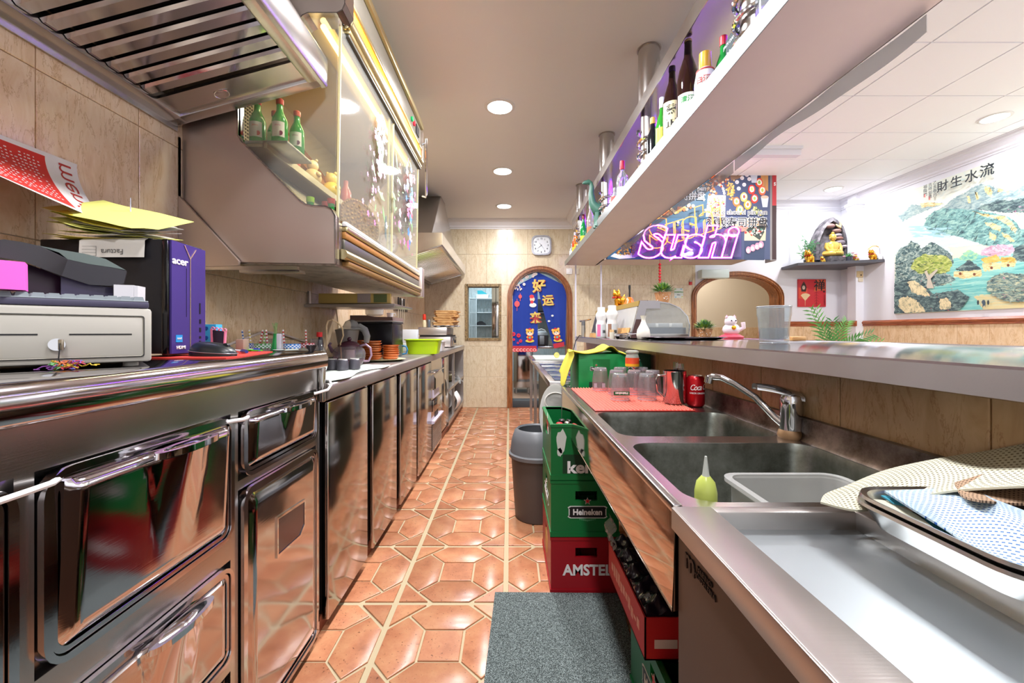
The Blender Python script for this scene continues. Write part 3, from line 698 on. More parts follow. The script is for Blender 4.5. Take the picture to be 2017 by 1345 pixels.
MB().bx(WL+.008, -.70, 2.50, 2.52, 1.26, 1.275).build('front_bar', ST_DULL, t)
for y in (2.55, 2.95): MB().bx(WL+.008, WL+.02, y-.01, y+.01, 1.27, 1.36).build('bracket', ST_DULL, t)
o = tag(MB().bx(-1.17, -.73, 2.53, 2.56, 1.284, 1.345, .003).build('board', mat('#e2c372', .6)), 'yellow flat board with greyish patch lying on the hanging rack', 'board')
MB().bx(-.93, -.85, 2.526, 2.531, 1.288, 1.343).build('patch', mat('#b9a9a4', .6), o)
MB().bx(-.83, -.75, 2.526, 2.531, 1.29, 1.34).build('patch', mat('#6f7a4c', .7), o)
# far hood
h2 = thing('extractor_hood', 'far stainless extractor hood with tapered chimney above the wooden boards', 'extractor hood', (-.95, 5.0, 1.8))
ang2 = math.atan2(.15, .5); T2 = Matrix.Translation((-1.16, 0, 1.795)) @ Matrix.Rotation(-ang2, 4, 'Y'); L2 = .53
b = MB(); b.T = T2; b.bx(0, .04, 3.98, 5.98, -.01, .03, .004); b.bx(L2-.04, L2, 3.98, 5.98, -.01, .03, .004); b.bx(0, L2, 3.97, 4.0, -.01, .03, .004); b.bx(0, L2, 5.96, 5.99, -.01, .03, .004); b.T = None
b.prism([(-.66, 1.945), (-.642, 1.945), (-.642, 2.055), (-.74, 2.06), (-.66, 2.05)], 'y', 3.96, 6.0)
b.add([(WL+.008, 3.96, 2.06), (-.742, 3.96, 2.06), (-.742, 6.0, 2.06), (WL+.008, 6.0, 2.06), (-1.10, 5.0, 2.748), (-.83, 5.0, 2.748), (-.83, 5.28, 2.748), (-1.10, 5.28, 2.748)],
      [(0, 1, 5, 4), (1, 2, 6, 5), (2, 3, 7, 6), (3, 0, 4, 7), (0, 3, 2, 1), (4, 5, 6, 7)])
b.prism([(WL+.008, 1.75), (-1.16, 1.79), (-.645, 1.945), (-.645, 2.06), (WL+.008, 2.06)], 'y', 3.955, 3.965); b.bx(WL+.008, -1.16, 3.96, 6.0, 1.74, 1.80)
b.build('canopy', ST, h2, smooth=30)
MB().bx(-.98, -.825, 4.99, 5.3, 2.3, 2.748).build('chimney', ST, h2)
b = MB(); b.T = T2; b.bx(.04, L2-.04, 4.0, 5.96, .024, .03); b.T = None; b.build('filter_backing', DARK, h2)
for k in range(32):
    y = 4.01+.061*k; s = MB(); s.T = T2
    s.prism([(y, .012), (.008+y, 0), (.038+y, 0), (.046+y, .012)], 'x', .042, L2-.042); s.T = None; s.build('filter_slat', ST, h2)
# wall panel strip under near hood: pipes
# ------------------------------------------------------------------ things on the near left worktop
HC = 1.0405
def maptext(s, size, fn, name, m_, parent, bold=0., shear=0., space=1., align='CENTER', xs=1.):
    """lettering laid onto a surface fn(a, b, out)"""
    n = text(s, size, name, m_, None, depth=0, bold=bold, shear=shear, space=space, align=align)
    org = Vector(parent.get('_o', (0, 0, 0)))
    for v in n.data.vertices: v.co = Vector(fn(v.co.x*xs, v.co.y))-org
    n.rotation_euler = (0, 0, 0); n.scale = (1, 1, 1); n.parent = parent; n['_o'] = list(org); return n
RZ = (PI/2, 0, PI/2)      # lettering on a face that looks along +x
cd_ = thing('cash_drawer', 'cream metal cash drawer with two slots and a key in its lock', 'cash drawer', (-.9165, .8385, HC), PI/4)
M_CREAM = mat('#bdb9ad', .4, name='cream_enamel')
MB().bx(-.135, .135, -.132, .14, .008, .115, .006).build('body', M_CREAM, cd_, world=False)
fp = MB(); fp.m(0).bx(-.124, .122, -.1355, -.132, .02, .098, .004); ringp(fp.m(1), rrect(-.126, .124, .018, .1, .004, 2), rrect(-.1235, .1215, .0205, .0975, .003, 2), 'y', -.1335, -.1325)
f_ = fp.build('drawer_front', [M_CREAM, mat('#3b3a36', .6)], cd_, world=False)
for a, b2 in ((.02, .105), (-.105, -.018)): MB().bx(a, b2, -.1362, -.1354, .062, .0645).build('slot', BLACK, f_, world=False)
lk = MB().cyl((.005, -.135, .045), (.005, -.142, .045), .011, n=24); lk.cyl((.005, -.142, .045), (.005, -.1435, .045), .0075, n=20); lk.build('lock', CHROME, f_, world=False)
for x in (-.115, .105):
    for y in (-.10, .11): MB().cyl((x, y, 0), (x, y, .0085), .012, n=14).build('foot', M_CREAM, cd_, world=False)
st = MB().m(0).bx(-.09, -.062, -.1375, -.1362, .04, .078); st.m(1).bx(-.09, -.062, -.138, -.1362, .022, .04); st.build('sticker', [mat('#cfe2ea', .5), mat('#e9d06a', .5)], f_, world=False)
ky = thing('key_with_tassel', 'small key in the drawer lock with a colourful thread tassel hanging', 'key', (-.82, .73, HC))
b = MB(); b.bx(-.807, -.7995, .738, .7415, 1.076, 1.095, .001).build('key_head', mat('#a89f8e', .3, .8), ky)
MB().tube([(-.803, .737, 1.088), (-.800, .735, 1.08), (-.802, .735, 1.06), (-.801, .738, 1.05)], .0009, 6).build('cord', BLACK, ky)
R = random.Random(5); cols = ['#c84a5a', '#5a7ab8', '#d8b83a', '#7ab87a', '#8a4a9a', '#d87a4a']
for i, c in enumerate(cols):
    m = MB()
    for k in range(5):
        p = [(-.80+R.uniform(-.016, .016), .742+R.uniform(-.01, .01), HC+.004+R.uniform(0, .010))]
        for j in range(7): p.append((p[-1][0]+R.uniform(-.009, .009)*(-1 if p[-1][0] > -.79 else 1), p[-1][1]+R.uniform(-.006, .006), min(HC+.016, max(HC+.002, p[-1][2]+R.uniform(-.005, .005)))))
        m.tube(p, .0011, 5)
    m.build('thread', mat(c, .7), ky, kind='stuff')
# keyboard
kb = thing('keyboard', 'black and grey computer keyboard lying on the cash drawer', 'keyboard', (-.9165, .8385, HC+.1155), PI/4)
MB().bx(-.30, .131, -.13, .02, 0, .013, .003).build('case', mat('#4a475c', .45), kb, world=False)
MB().bx(-.30, .130, -.129, .019, .0125, .015, .001).build('deck', mat('#8f989c', .45), kb, world=False)
km = bpy.data.meshes.new('key'); kk_ = MB()
kk_.add([(-.0085, -.0085, 0), (.0085, -.0085, 0), (.0085, .0085, 0), (-.0085, .0085, 0), (-.0062, -.0065, .008), (.0062, -.0065, .008), (.0062, .007, .008), (-.0062, .007, .008)], [(0, 1, 5, 4), (1, 2, 6, 5), (2, 3, 7, 6), (3, 0, 4, 7), (4, 5, 6, 7)])
km.from_pydata(kk_.v, [], kk_.f); km.materials.append(mat('#7e878b', .5))
for r_ in range(6):
    for k in range(16):
        o = bpy.data.objects.new('key', km); C.objects.link(o); o.parent = kb; o.location = (.116-.0192*k-(.004*r_ % .01), -.116+.0205*r_, .015)
# phone: side profile in a slanting vertical plane, pushed back
def zl(px): return .725+.00064*px
def pz(cx, cy, sc_, ox, oy): return (ox+cx/sc_, oy+cy/sc_)
def slab(b, pts, zf, th):
    f_ = [Vector(PX(x, y, zf(x))) for x, y in pts]; n = len(f_); t = Vector(th)
    b.add(f_+[v+t for v in f_], [(i, (i+1) % n, n+(i+1) % n, n+i) for i in range(n)]+[tuple(range(n-1, -1, -1)), tuple(range(n, 2*n))]); return b
c8 = lambda L: [pz(x, y, 4.803, 0, 460) for x, y in L]
ph = thing('telephone', 'black desk telephone with curved handset behind the keyboard', 'telephone', PX(150, 590, zl(150)))
b = MB(); slab(b, c8([(-300, 90), (-60, 62), (40, 55), (200, 78), (380, 118), (640, 245), (585, 400), (420, 340), (230, 265), (0, 225), (-200, 230), (-300, 230)]), zl, (-.035, .05, .004))
b.build('handset', mat('#29272a', .45), ph, smooth=60)
b = MB(); slab(b, c8([(640, 245), (840, 290), (1050, 320), (1198, 352), (1170, 470), (1050, 495), (850, 485), (585, 400)]), zl, (-.05, .055, .004)); b.build('body', mat('#2b2a2e', .4), ph, smooth=60)
b = MB(); slab(b, c8([(360, 112), (560, 150), (800, 190), (1000, 240), (1190, 345), (1050, 318), (840, 288), (640, 243), (560, 180)]), lambda x: zl(x)+.006, (-.05, .055, .004)); b.build('screen', mat('#5f6b66', .25), ph)
b = MB(); slab(b, c8([(575, 405), (850, 487), (1070, 510), (1070, 600), (575, 590)]), lambda x: zl(x)+.01, (-.05, .05, 0)); b.build('base', mat('#3f3a52', .3), ph)
b = MB(); slab(b, c8([(240, 280), (420, 345), (570, 405), (570, 600), (240, 580)]), lambda x: zl(x)+.02, (-.05, .05, 0)); b.build('cradle', mat('#2a1226', .4), ph)
b = MB(); slab(b, c8([(-40, 245), (235, 270), (240, 535), (-40, 520)]), lambda x: zl(x)-.03, (-.03, .03, 0))
tag(b.build('note_block', mat('#f25fc2', .6), smooth=0), 'bright pink paper note block at the left edge beside the phone', 'note block')
b = MB(); slab(b, c8([(1075, 482), (1262, 488), (1262, 622), (1075, 598)]), lambda x: zl(x)-.005, (-.01, .03, 0)); slab(b, c8([(1268, 492), (1304, 494), (1302, 628), (1268, 624)]), lambda x: zl(x)-.004, (-.01, .03, 0))
tag(b.build('paper_roll', mat('#c9c7c9', .6), smooth=0), 'small pale grey paper block standing on the right end of the keyboard', 'paper block')
# computer tower
pc = thing('computer_tower', 'slim black computer tower with a purple front panel', 'computer', (-1.035, 1.11, HC+.005))
TY0, TY1, TB, TT = 1.053, 1.17, HC+.008, 1.345
MB().bx(-1.197, -.885, TY0, TY1, TB+.004, TT, .003).build('casing', mat('#1d1c20', .4, .2), pc)
MB().bx(-.885, -.869, TY0-.004, TY1, TB, TT, .004).build('bezel', mat('#0d0d10', .12), pc)
MB().prism([(TY0+.004, TB+.004), (TY1+.004, TB+.004), (TY1+.004, TT-.006), (TY0+.004, TT-.001)], 'x', -.869, -.864).build('front_panel', mat('#4a3a86', .3, .3), pc)
ln = MB(); ln.prism([(TY0+.064, TB+.006), (TY0+.066, TB+.006), (TY0+.066, TT-.04), (TY0+.086, TT-.012), (TY0+.084, TT-.011), (TY0+.065, TT-.037), (TY0+.046, TT-.006), (TY0+.044, TT-.007), (TY0+.064, TT-.041)], 'x', -.864, -.8625); ln.build('chevron_line', mat('#d9c9a8', .25, .9), pc)
text('acer', .027, 'lettering', WHITE, pc, Vector((-.8635, TY0+.031, TT-.052))-Vector(pc.location), RZ, bold=.02, xs=1.1)
stk = MB().bx(-.864, -.863, TY0+.017, TY0+.038, TB+.033, TB+.052).build('sticker', mat('#2a8fd0', .3), pc); text('intel', .008, 'lettering', WHITE, stk, Vector((-.8628, TY0+.0275, TB+.043))-Vector(pc.location), RZ)
text('HDMI', .012, 'lettering', WHITE, pc, Vector((-.8635, TY0+.034, TB+.019))-Vector(pc.location), RZ, bold=.02)
for i, (zz, hh) in enumerate(((.11, .03), (.083, .012), (.06, .012), (.042, .006), (.03, .006))): MB().bx(-.8645, -.863, TY0+.098, TY0+.102+(.002 if i else 0), TB+zz-.0, TB+zz+hh).build('port', BLACK, pc)
MB().bx(-.8642, -.8632, TY0+.052, TY0+.0525, TB+.10, TB+.23).build('drive_seam', BLACK, pc)
# slips of paper on the tower
R = random.Random(11); YEL = mat('#dcdc78', .7); YEL2 = mat('#c9b838', .7); PAP = mat('#d9d6cf', .7)
sheets = [(YEL2, 'mustard yellow slip low in the paper heap on the tower'), (PAP, 'white slip at the bottom of the paper heap'), (YEL, 'pale yellow slip fanned out near the bottom of the heap'), (PAP, 'white receipt crumpled in the middle of the paper heap'), (YEL, 'yellow carbon slip sticking out to the left of the heap'), (PAP, 'white folded invoice half way up the paper heap'), (YEL2, 'dark yellow slip curling at its left end in the heap'), (PAP, 'thin white slip under the topmost yellow one'), (YEL, 'topmost large yellow slip on the computer tower')]
for i, (mm, lab) in enumerate(sheets*1):
    for rep in range(2 if i < 8 else 1):
        w, h = R.uniform(.18, .24), R.uniform(.10, .13); a = R.uniform(-.25, .25); z0 = TT+.004+.0085*i+rep*.004; cx = -1.04+R.uniform(-.03, .02); cy = 1.105+R.uniform(-.015, .02); ph_ = R.uniform(0, 6); cu = R.uniform(.3, 1.)
        if i == 8: w, h, a, cx, cy, cu = .27, .15, -.05, -1.03, 1.10, .5
        def fn(u, v):
            x, y = (u-.5)*w, (v-.5)*h; X = cx+x*math.cos(a)-y*math.sin(a); Y = cy+x*math.sin(a)+y*math.cos(a)
            z = z0+.003*math.sin(u*7+ph_)*cu+.03*cu*max(0, .3-u)**1.3-(u-.5)*.062*i/8+(v-.5)*h*(.10+.34*i/8)+.002*i/8
            return (max(X, -1.24), Y, max(z, TT+.002+.0022*i))
        lb = lab if rep == 0 else {'mustard': 'second mustard slip beneath the lowest white one', 'white': 'white slip lying directly over another in layer %s of the heap', 'pale': 'pale slip', 'yellow': 'yellow slip'}.get('x', lab.replace('slip', 'under-slip').replace('receipt', 'till receipt sheet').replace('invoice', 'invoice copy'))
        tag(MB().grid(fn, 8, 4, thick=(0, 0, -.0006)).build('paper_slip', mm, smooth=60), lb, 'paper', 'slips of paper heaped on the computer tower')
def ff(u, v):
    x = -1.085+.165*u; s = v*.065
    return (x, 1.10-.055*min(1, v*2.0)-.004*v, TT+.003-(.0 if v < .4 else (v-.4)*.085))
fa = tag(MB().grid(ff, 6, 10, thick=(0, -.0006, -.0004)).build('invoice', PAP, smooth=60), 'white invoice sheet bent down over the tower side, printed upside down', 'paper', 'slips of paper heaped on the computer tower')
maptext('Factura', .019, lambda a, c: (-1.0-a, 1.0395, 1.311-c), 'lettering', mat('#4a4a4a', .6), fa)
def lines(o, pts, t=.0006):
    m = MB()
    for (x0, z0, x1, z1) in pts: m.bx(min(x0, x1)-t/2, max(x0, x1)+t/2, 1.0392, 1.0397, min(z0, z1)-t/2, max(z0, z1)+t/2)
    return m.build('ruled_line', mat('#6a6a6a', .6), o, kind='stuff')
lines(fa, [(-1.075, 1.30, -1.04, 1.30), (-1.075, 1.308, -1.04, 1.308), (-1.075, 1.316, -1.04, 1.316), (-1.04, 1.30, -1.04, 1.324), (-1.075, 1.324, -1.04, 1.324)])
t = thing('paper_spike', 'thin metal spike rising from the heap of slips', 'spike', (-1.045, 1.14, TT))
MB().cyl((-1.045, 1.14, TT+.002), (-1.045, 1.14, 1.478), .0016, n=8).build('needle', CHROME, t); MB().cyl((-1.045, 1.14, TT+.0005), (-1.045, 1.14, TT+.0025), .02, n=20).build('base', CHROME, t)
# red menu sheet leaning on the wall
def menu(u, v, off=0.):
    """u 0 right .. 1 left, v 0 top .. 1 bottom"""
    tx, ty, tz = -1.238, 1.183-.36*u, 1.588
    bx_, by_, bz_ = -1.118+.13*u**1.1, 1.15-.43*u, 1.41+.015*u
    s = v; bow = math.sin(PI*v)*.012
    return (tx+(bx_-tx)*s**1.5+off*.7, ty+(by_-ty)*s-off*.5, tz+(bz_-tz)*s-bow*.5+off*.3)
mm = MB(); nu, nv = 40, 16
vs = [menu(i/nu, j/nv) for i in range(nu+1) for j in range(nv+1)]; o0 = len(mm.v); mm.v += vs
for i in range(nu):
    for j in range(nv):
        u, v = (i+.5)/nu, (j+.5)/nv
        mm.f.append((i*(nv+1)+j, (i+1)*(nv+1)+j, (i+1)*(nv+1)+j+1, i*(nv+1)+j+1)); mm.mi.append(0 if (u < .22 or v < .06 or v > .95) else 1)
mn = tag(mm.build('menu_sheet', [mat('#e6e0e0', .5), mat('#cf2c28', .45)], smooth=60), 'red and white menu sheet curling out from the tiled wall', 'menu')
maptext('menú', .17, lambda a, c: menu(.105+c*1.15, .05+(a+.16)*2.75, .0012), 'lettering', mat('#b03030', .5), mn, bold=-.004, xs=.85, space=.95)
R = random.Random(3); ml = MB()
for k in range(26):
    u = .27+.027*k
    for j in range(14):
        v = .14+.052*j
        if R.random() < .25 or (u > .7 and j < 3): continue
        w_ = R.uniform(.008, .018)
        ml.add([menu(u, v, .001), menu(u+w_, v, .001), menu(u+w_, v+.018, .001), menu(u, v+.018, .001)], [(0, 1, 2, 3)])
ml.build('menu_lines', mat('#f0dada', .5), mn, kind='stuff', smooth=0)
maptext('美食', .06, lambda a, c: menu(.90-c*1.0, .25+a*2.2, .0012), 'lettering', mat('#f3e6e6', .5), mn, bold=.01)
# mouse mat, mouse and small things
tag(MB().prism([(-.96, 1.06), (-.90, 1.03), (-.705, 1.028), (-.70, 1.06), (-.785, 1.37), (-.97, 1.33)], 'z', HC, HC+.004).build('mouse_mat', mat('#c9382f', .6)), 'red mouse mat under the black mouse and purple tower', 'mouse mat')
ms = thing('computer_mouse', 'black computer mouse with a silver side line on the red mat', 'mouse', (-.79, 1.1, HC+.0045), -.12)
b = MB(); pr = [(0, 0), (.9, 0), (1, .25), (.96, .45), (.8, .7), (.5, .92), (.2, 1.0), (0, 1.0)]
vs = []; nn = 24; mth = 8
def msf(u, v):
    t = 2*PI*u; r = math.sin(PI/2*min(1, v*1.0)); hz = math.cos(PI/2*v)
    k = 1+.12*math.cos(t)
    return (.066*math.cos(t)*r**.7, .031*math.sin(t)*r**.7*k, .036*hz**.8*(1-.28*math.cos(t)*r))
b.grid(msf, 32, 10); b.build('shell', mat('#1b2022', .35), ms, world=False, smooth=80)
MB().tube([(.068*math.cos(t), .0325*math.sin(t)*(1+.12*math.cos(t)), .010-.004*math.cos(t)) for t in [2*PI*k/32 for k in range(33)]], .0011, 6).build('side_line', mat('#8f979b', .3, .6), ms, world=False)
MB().cyl((.04, -.004, .026), (.04, .004, .026), .008, n=14).build('wheel', BLACK, ms, world=False)
def pen(name, lab, p0, p1, cb, cc):
    t = thing(name, lab, 'pen', p0); a, b2 = Vector(p0), Vector(p1); m = a+(b2-a)*.4
    MB().cyl(a, m, .0045, n=10).build('cap', mat(cc, .3), t); MB().cyl(m, b2, .004, n=10).build('barrel', mat(cb, .3), t)
    MB().tube([tuple(a+Vector((0, 0, .005))), tuple(m+Vector((0, 0, .006)))], .0012, 6).build('clip', mat(cc, .3), t); return t
def cw(px, py, h=HC, dz=0.):
    z = (EYE-h)*F/(py-VY); x, y, _ = PX(px, py, z); return (x, y, h+dz)
pen('ballpoint_pen', 'white pen with navy blue cap beside the mouse', cw(486, 697, HC+.004, .006), cw(462, 694, HC+.004, .006), '#d9dde4', '#27408c')
pen('ballpoint_pen', 'clear pen with bright blue cap next to the green spoon', cw(511, 693.5, HC, .006), cw(484, 691.5, HC, .006), '#c9ced8', '#1f35c8')
b = MB().lathe([(0, 0), (.02, .002), (.03, .008), (.031, .010), (.02, .006), (0, .004)], (0, 0, 0), 20, 1.0, .6); b.v = [(v[0]+cw(498, 693, HC)[0], v[1]+1.36, v[2]+HC) for v in b.v]; b.bx(cw(498, 693)[0]+.028, cw(498, 693)[0]+.06, 1.355, 1.365, HC+.006, HC+.009)
tag(b.build('spoon_rest', mat('#5ac820', .35)), 'bright green oval spoon rest behind the pens', 'spoon rest')
b = MB().lathe([(0, 0), (.016, .003), (.022, .008), (.016, .006), (0, .003)], (0, 0, 0), 16, 1, .6); b.v = [(v[0]-.78, v[1]+1.40, v[2]+HC) for v in b.v]; b.tube([(-.76, 1.40, HC+.006), (-.72, 1.41, HC+.008)], .0025, 6)
tag(b.build('plastic_spoon', mat('#c8d2c8', .3)), 'pale plastic spoon between green rest and comb', 'spoon')
b = MB().bx(-.80, -.783, 1.418, 1.421, HC+.0, HC+.062, .002)
for k in range(14): b.bx(-.783, -.778, 1.4185, 1.4205, HC+.004+.004*k, HC+.006+.004*k)
tag(b.build('comb', mat('#b9b9c2', .35)), 'greyish white plastic comb standing by the green bud vase', 'comb')
gv = thing('bud_vase', 'slim green bud vase holding dry stalks', 'vase', (-.835, 1.475, HC))
MB().lathe([(.016, 0), (.017, .004), (.011, .03), (.0075, .055), (.008, .062), (.006, .062)], (-.835, 1.475, HC), 16).build('glass_body', mat('#1f7a3a', .15), gv)
b = MB(); R = random.Random(2)
for k in range(9): b.tube([(-.835+R.uniform(-.004, .004), 1.475+R.uniform(-.004, .004), HC+.05), (-.835+R.uniform(-.009, .009), 1.475+R.uniform(-.006, .006), HC+.098+R.uniform(-.008, .004))], .0018, 5)
b.build('stalks', mat('#6a7a4a', .7), gv, kind='stuff')
tag(MB().lathe([(.0, 0), (.009, 0), (.0095, .004), (.016, .014), (.0185, .022), (.0165, .022), (.01, .008), (0, .006)], (-.69, 1.44, HC), 24).build('small_bowl', mat('#2d2b2c', .35)), 'tiny black bowl at the end of the near worktop', 'bowl')
bb_ = thing('gift_box', 'sky blue box with dark blue studs behind the mouse', 'box', (-.985, 1.34, HC))
MB().bx(-1.03, -.945, 1.33, 1.36, HC, 1.133, .001).build('box_body', mat('#3fa9dc', .5), bb_)
for zz in (.016, .05, .08): MB().cyl((-.975, 1.3285, HC+zz), (-.975, 1.331, HC+zz), .006, n=6).build('stud', mat('#1f5aa8', .5), bb_)
mbd = thing('mini_blackboard', 'mini blackboard with a curly pink frame leaning on the blue box', 'mini blackboard', (-.93, 1.30, HC))
MB().prism([(-.93, HC), (-.90, HC), (-.896, 1.11), (-.934, 1.115)], 'y', 1.30, 1.303).build('board', mat('#2f2c3c', .5), mbd)
b = MB().prism([(-.937, HC), (-.931, HC), (-.935, 1.118), (-.941, 1.118)], 'y', 1.299, 1.305); b.prism([(-.901, HC), (-.897, HC), (-.892, 1.112), (-.897, 1.112)], 'y', 1.299, 1.305)
for k in range(4):
    cx, cz = -.934+.0125*k, 1.118-.0018*k
    b.tube([(cx+.005*math.cos(t), 1.302, cz+.006*math.sin(t)) for t in [2*PI*j/12 for j in range(13)]], .0018, 6)
b.build('curly_frame', mat('#e88fb0', .4), mbd)
tag(MB().bx(-.885, -.86, 1.335, 1.365, HC, 1.085, .002).build('small_box', mat('#8f7c6c', .6)), 'dull brown box behind the pink framed mini blackboard', 'box')
def jar(px, Z, lidc, lab, straws):
    x = (px-VX)*Z/F; t = thing('mason_jar', lab, 'jar', (x, Z, .9215), 0, 'drinking jars with gingham lids')
    MB().lathe([(.033, 0), (.036, .006), (.036, .105), (.031, .115), (.031, .122)], (x, Z, .9215), 20).build('glass_body', G_CLEAR, t)
    lid = MB(); 
    for k in range(28):
        for j in range(3):
            a0, a1 = 2*PI*k/28, 2*PI*(k+1)/28; z0 = 1.038+.006*j-.0; lid.m((k+j) % 2)
            lid.add([(x+.0345*math.cos(a0), Z+.0345*math.sin(a0), z0), (x+.0345*math.cos(a1), Z+.0345*math.sin(a1), z0), (x+.0345*math.cos(a1), Z+.0345*math.sin(a1), z0+.006), (x+.0345*math.cos(a0), Z+.0345*math.sin(a0), z0+.006)], [(0, 1, 2, 3)])
    lid.m(0).cyl((x, Z, 1.055), (x, Z, 1.0575), .0345, n=28)
    lid.build('lid', [mat(lidc, .4), mat('#e6e6ea', .4)], t)
    for (dx, lean, c) in straws:
        s = MB()
        p0 = Vector((x+dx, Z, 1.03)); p1 = Vector((x+dx+lean, Z+.006, 1.118)); n_ = 12
        for k in range(n_): s.m(k % 2); s.cyl(p0+(p1-p0)*k/n_, p0+(p1-p0)*(k+1)/n_, .0035, n=8)
        s.build('straw', [mat(c, .4), mat('#f0e8e6', .4)], t)
jar(482, 1.84, '#2f62ae', 'mason jar with blue gingham lid and blue straw, nearest the computer', [(.0, -.016, '#3a6cc0'), (.03, -.014, '#d9c05a')])
jar(518, 1.80, '#4d9e55', 'mason jar with green gingham lid', [(-.02, .016, '#c23a3a'), (-.002, .012, '#8ac050'), (.022, -.012, '#b03040')])
jar(575, 1.78, '#2f7acb', 'mason jar with blue gingham lid left of the red-lidded one', [(-.03, -.012, '#d0453c')])
jar(604, 1.92, '#c0323c', 'mason jar with red and white lid and red striped straw', [(0, -.008, '#d0402f')])
# clear rack and bottle behind
b = MB()
for z0 in (.925, 1.0, 1.07): b.bx(-1.20, -.975, 2.03, 2.15, z0, z0+.003)
for x_ in (-1.20, -.978): b.bx(x_, x_+.003, 2.03, 2.15, .925, 1.075)
tag(b.build('acrylic_rack', G_CLEAR, smooth=0), 'clear acrylic rack behind the mason jars', 'rack')
bt = thing('oil_bottle', 'clear bottle with a red cap behind the mason jars', 'bottle', (-.915, 1.99, .9215))
MB().lathe([(.03, 0), (.031, .01), (.031, .09), (.014, .13), (.013, .15)], (-.915, 1.99, .9215), 18).build('glass_body', G_CLEAR, bt)
MB().cyl((-.915, 1.99, 1.085), (-.915, 1.99, 1.108), .0135, n=16).build('cap', mat('#cf1f22', .35), bt)
tag(MB().tube([(-1.235, 1.75, 1.03), (-1.22, 1.82, 1.06), (-1.2, 1.95, 1.095), (-1.22, 2.05, 1.11), (-1.23, 2.25, 1.095), (-1.235, 2.5, 1.05)], .006, 8).build('cable', mat('#cdbcb2', .5)), 'pale cable arching along the tiled wall behind the jars', 'cable')
tag(MB().tube([(-.93, 2.1, 1.02), (-.93, 2.1, 1.14), (-.922, 2.1, 1.165), (-.90, 2.1, 1.172), (-.88, 2.12, 1.155), (-.87, 2.15, 1.13), (-.885, 2.2, 1.09), (-.90, 2.2, 1.05), (-.90, 2.22, .925)], .004, 8).build('hose', mat('#d9b98f', .5)), 'thin beige hose looping up beside the red capped bottle', 'hose')
tag(MB().tube([(-1.244, 2.93, 1.36), (-1.244, 2.99, 1.2), (-1.244, 3.02, 1.0), (-1.242, 3.02, .95)], .005, 8).build('cable', mat('#d9c4a0', .5)), 'beige cable running down the tiled wall beneath the display case', 'cable')
# ------------------------------------------------------------------ things on the long lower worktop
HL = .9215
tag(MB().grid(lambda u, v: (-.93+.255*u+.02*math.sin(v*9), 1.55+.78*v+.02*math.sin(u*5), HL+.002+.0025*abs(math.sin(u*11+v*6))), 14, 18, thick=(0, 0, -.002)).build('cloth', mat('#d3dccf', .9), smooth=60), 'pale cloth spread on the worktop under the dark mugs', 'cloth')
def cup(x, y, lab):
    t = thing('tea_cup', lab, 'cup', (x, y, HL+.006), 0, 'upturned dark tea cups on the pale cloth')
    MB().lathe([(.027, 0), (.0275, .004), (.0265, .03), (.024, .046), (.020, .05), (0, .05)], (x, y, HL+.006), 24).build('cup_body', mat('#55525a', .3, .3), t)
    ringp(r_ := MB(), [(x+.0205*math.cos(a), y+.0205*math.sin(a)) for a in [2*PI*k/20 for k in range(20)]], [(x+.018*math.cos(a), y+.018*math.sin(a)) for a in [2*PI*k/20 for k in range(20)]], 'z', HL+.055, HL+.058); r_.build('foot_ring', mat('#d6d0c8', .4), t)
cup(-.852, 1.99, 'leftmost upturned dark tea cup, beside the steel jug'); cup(-.797, 1.975, 'middle upturned dark tea cup of three'); cup(-.757, 2.02, 'rightmost upturned dark tea cup, in front of the teapot')
jg = thing('milk_jug', 'polished steel milk jug with ring handle at the worktop end', 'jug', (-.80, 1.72, HL))
MB().lathe([(.026, 0), (.027, .01), (.022, .06), (.024, .08), (.022, .08), (.02, .06), (.02, .01), (0, .008)], (-.815, 1.74, HL+.003), 24).build('jug_body', CHROME, jg)
MB().tube([(-.793, 1.74, HL+.072), (-.775, 1.74, HL+.068), (-.768, 1.74, HL+.048), (-.773, 1.74, HL+.03), (-.792, 1.74, HL+.024)], .003, 8).build('handle', CHROME, jg)
mlx = (-.83, 1.95)
pm = thing('pepper_mill', 'dark pepper mill with chrome foot behind the steel jug', 'pepper mill', (*mlx, HL))
MB().lathe([(.02, 0), (.02, .03), (.012, .06), (.01, .09), (.014, .13), (.008, .17), (0, .175)], (mlx[0]-.085, 2.0, HL), 18).build('mill_body', mat('#1d1a2a', .2), pm)
# teapot
tx, ty = -.872, 2.25
tp = thing('teapot', 'round glass teapot with plum coloured lid and handle', 'teapot', (tx, ty, HL))
MB().lathe([(.045, 0), (.066, .012), (.082, .04), (.086, .065), (.078, .09), (.055, .108), (.05, .11)], (tx, ty, HL+.004), 32).build('glass_body', G_PINK, tp)
MB().lathe([(.05, 0), (.068, .012), (.083, .04), (.080, .04), (.05, .006), (0, .004)], (tx, ty, HL+.002), 32).build('base', mat('#5a3a48', .3), tp)
MB().lathe([(.058, .105), (.060, .112), (.045, .125), (.02, .135), (0, .137)], (tx, ty, HL+.003), 28).build('lid', mat('#5e3442', .25), tp)
MB().ball((tx, ty, HL+.148), .012).build('knob', mat('#4c2836', .25), tp)
MB().cyl((tx, ty, HL+.03), (tx, ty, HL+.09), .028, n=20).build('infuser', mat('#d9cfc4', .4), tp)
MB().tube([(tx+.05, ty, HL+.11), (tx+.09, ty, HL+.12), (tx+.115, ty, HL+.10), (tx+.12, ty, HL+.06), (tx+.105, ty, HL+.03), (tx+.08, ty, HL+.028)], .006, 10).build('handle', mat('#96788a', .3), tp)
MB().tube([(tx-.06, ty, HL+.06), (tx-.095, ty, HL+.085), (tx-.11, ty, HL+.115), (tx-.10, ty, HL+.128)], [.014, .011, .008, .007], 10).build('spout', mat('#8a6a7a', .3), tp)
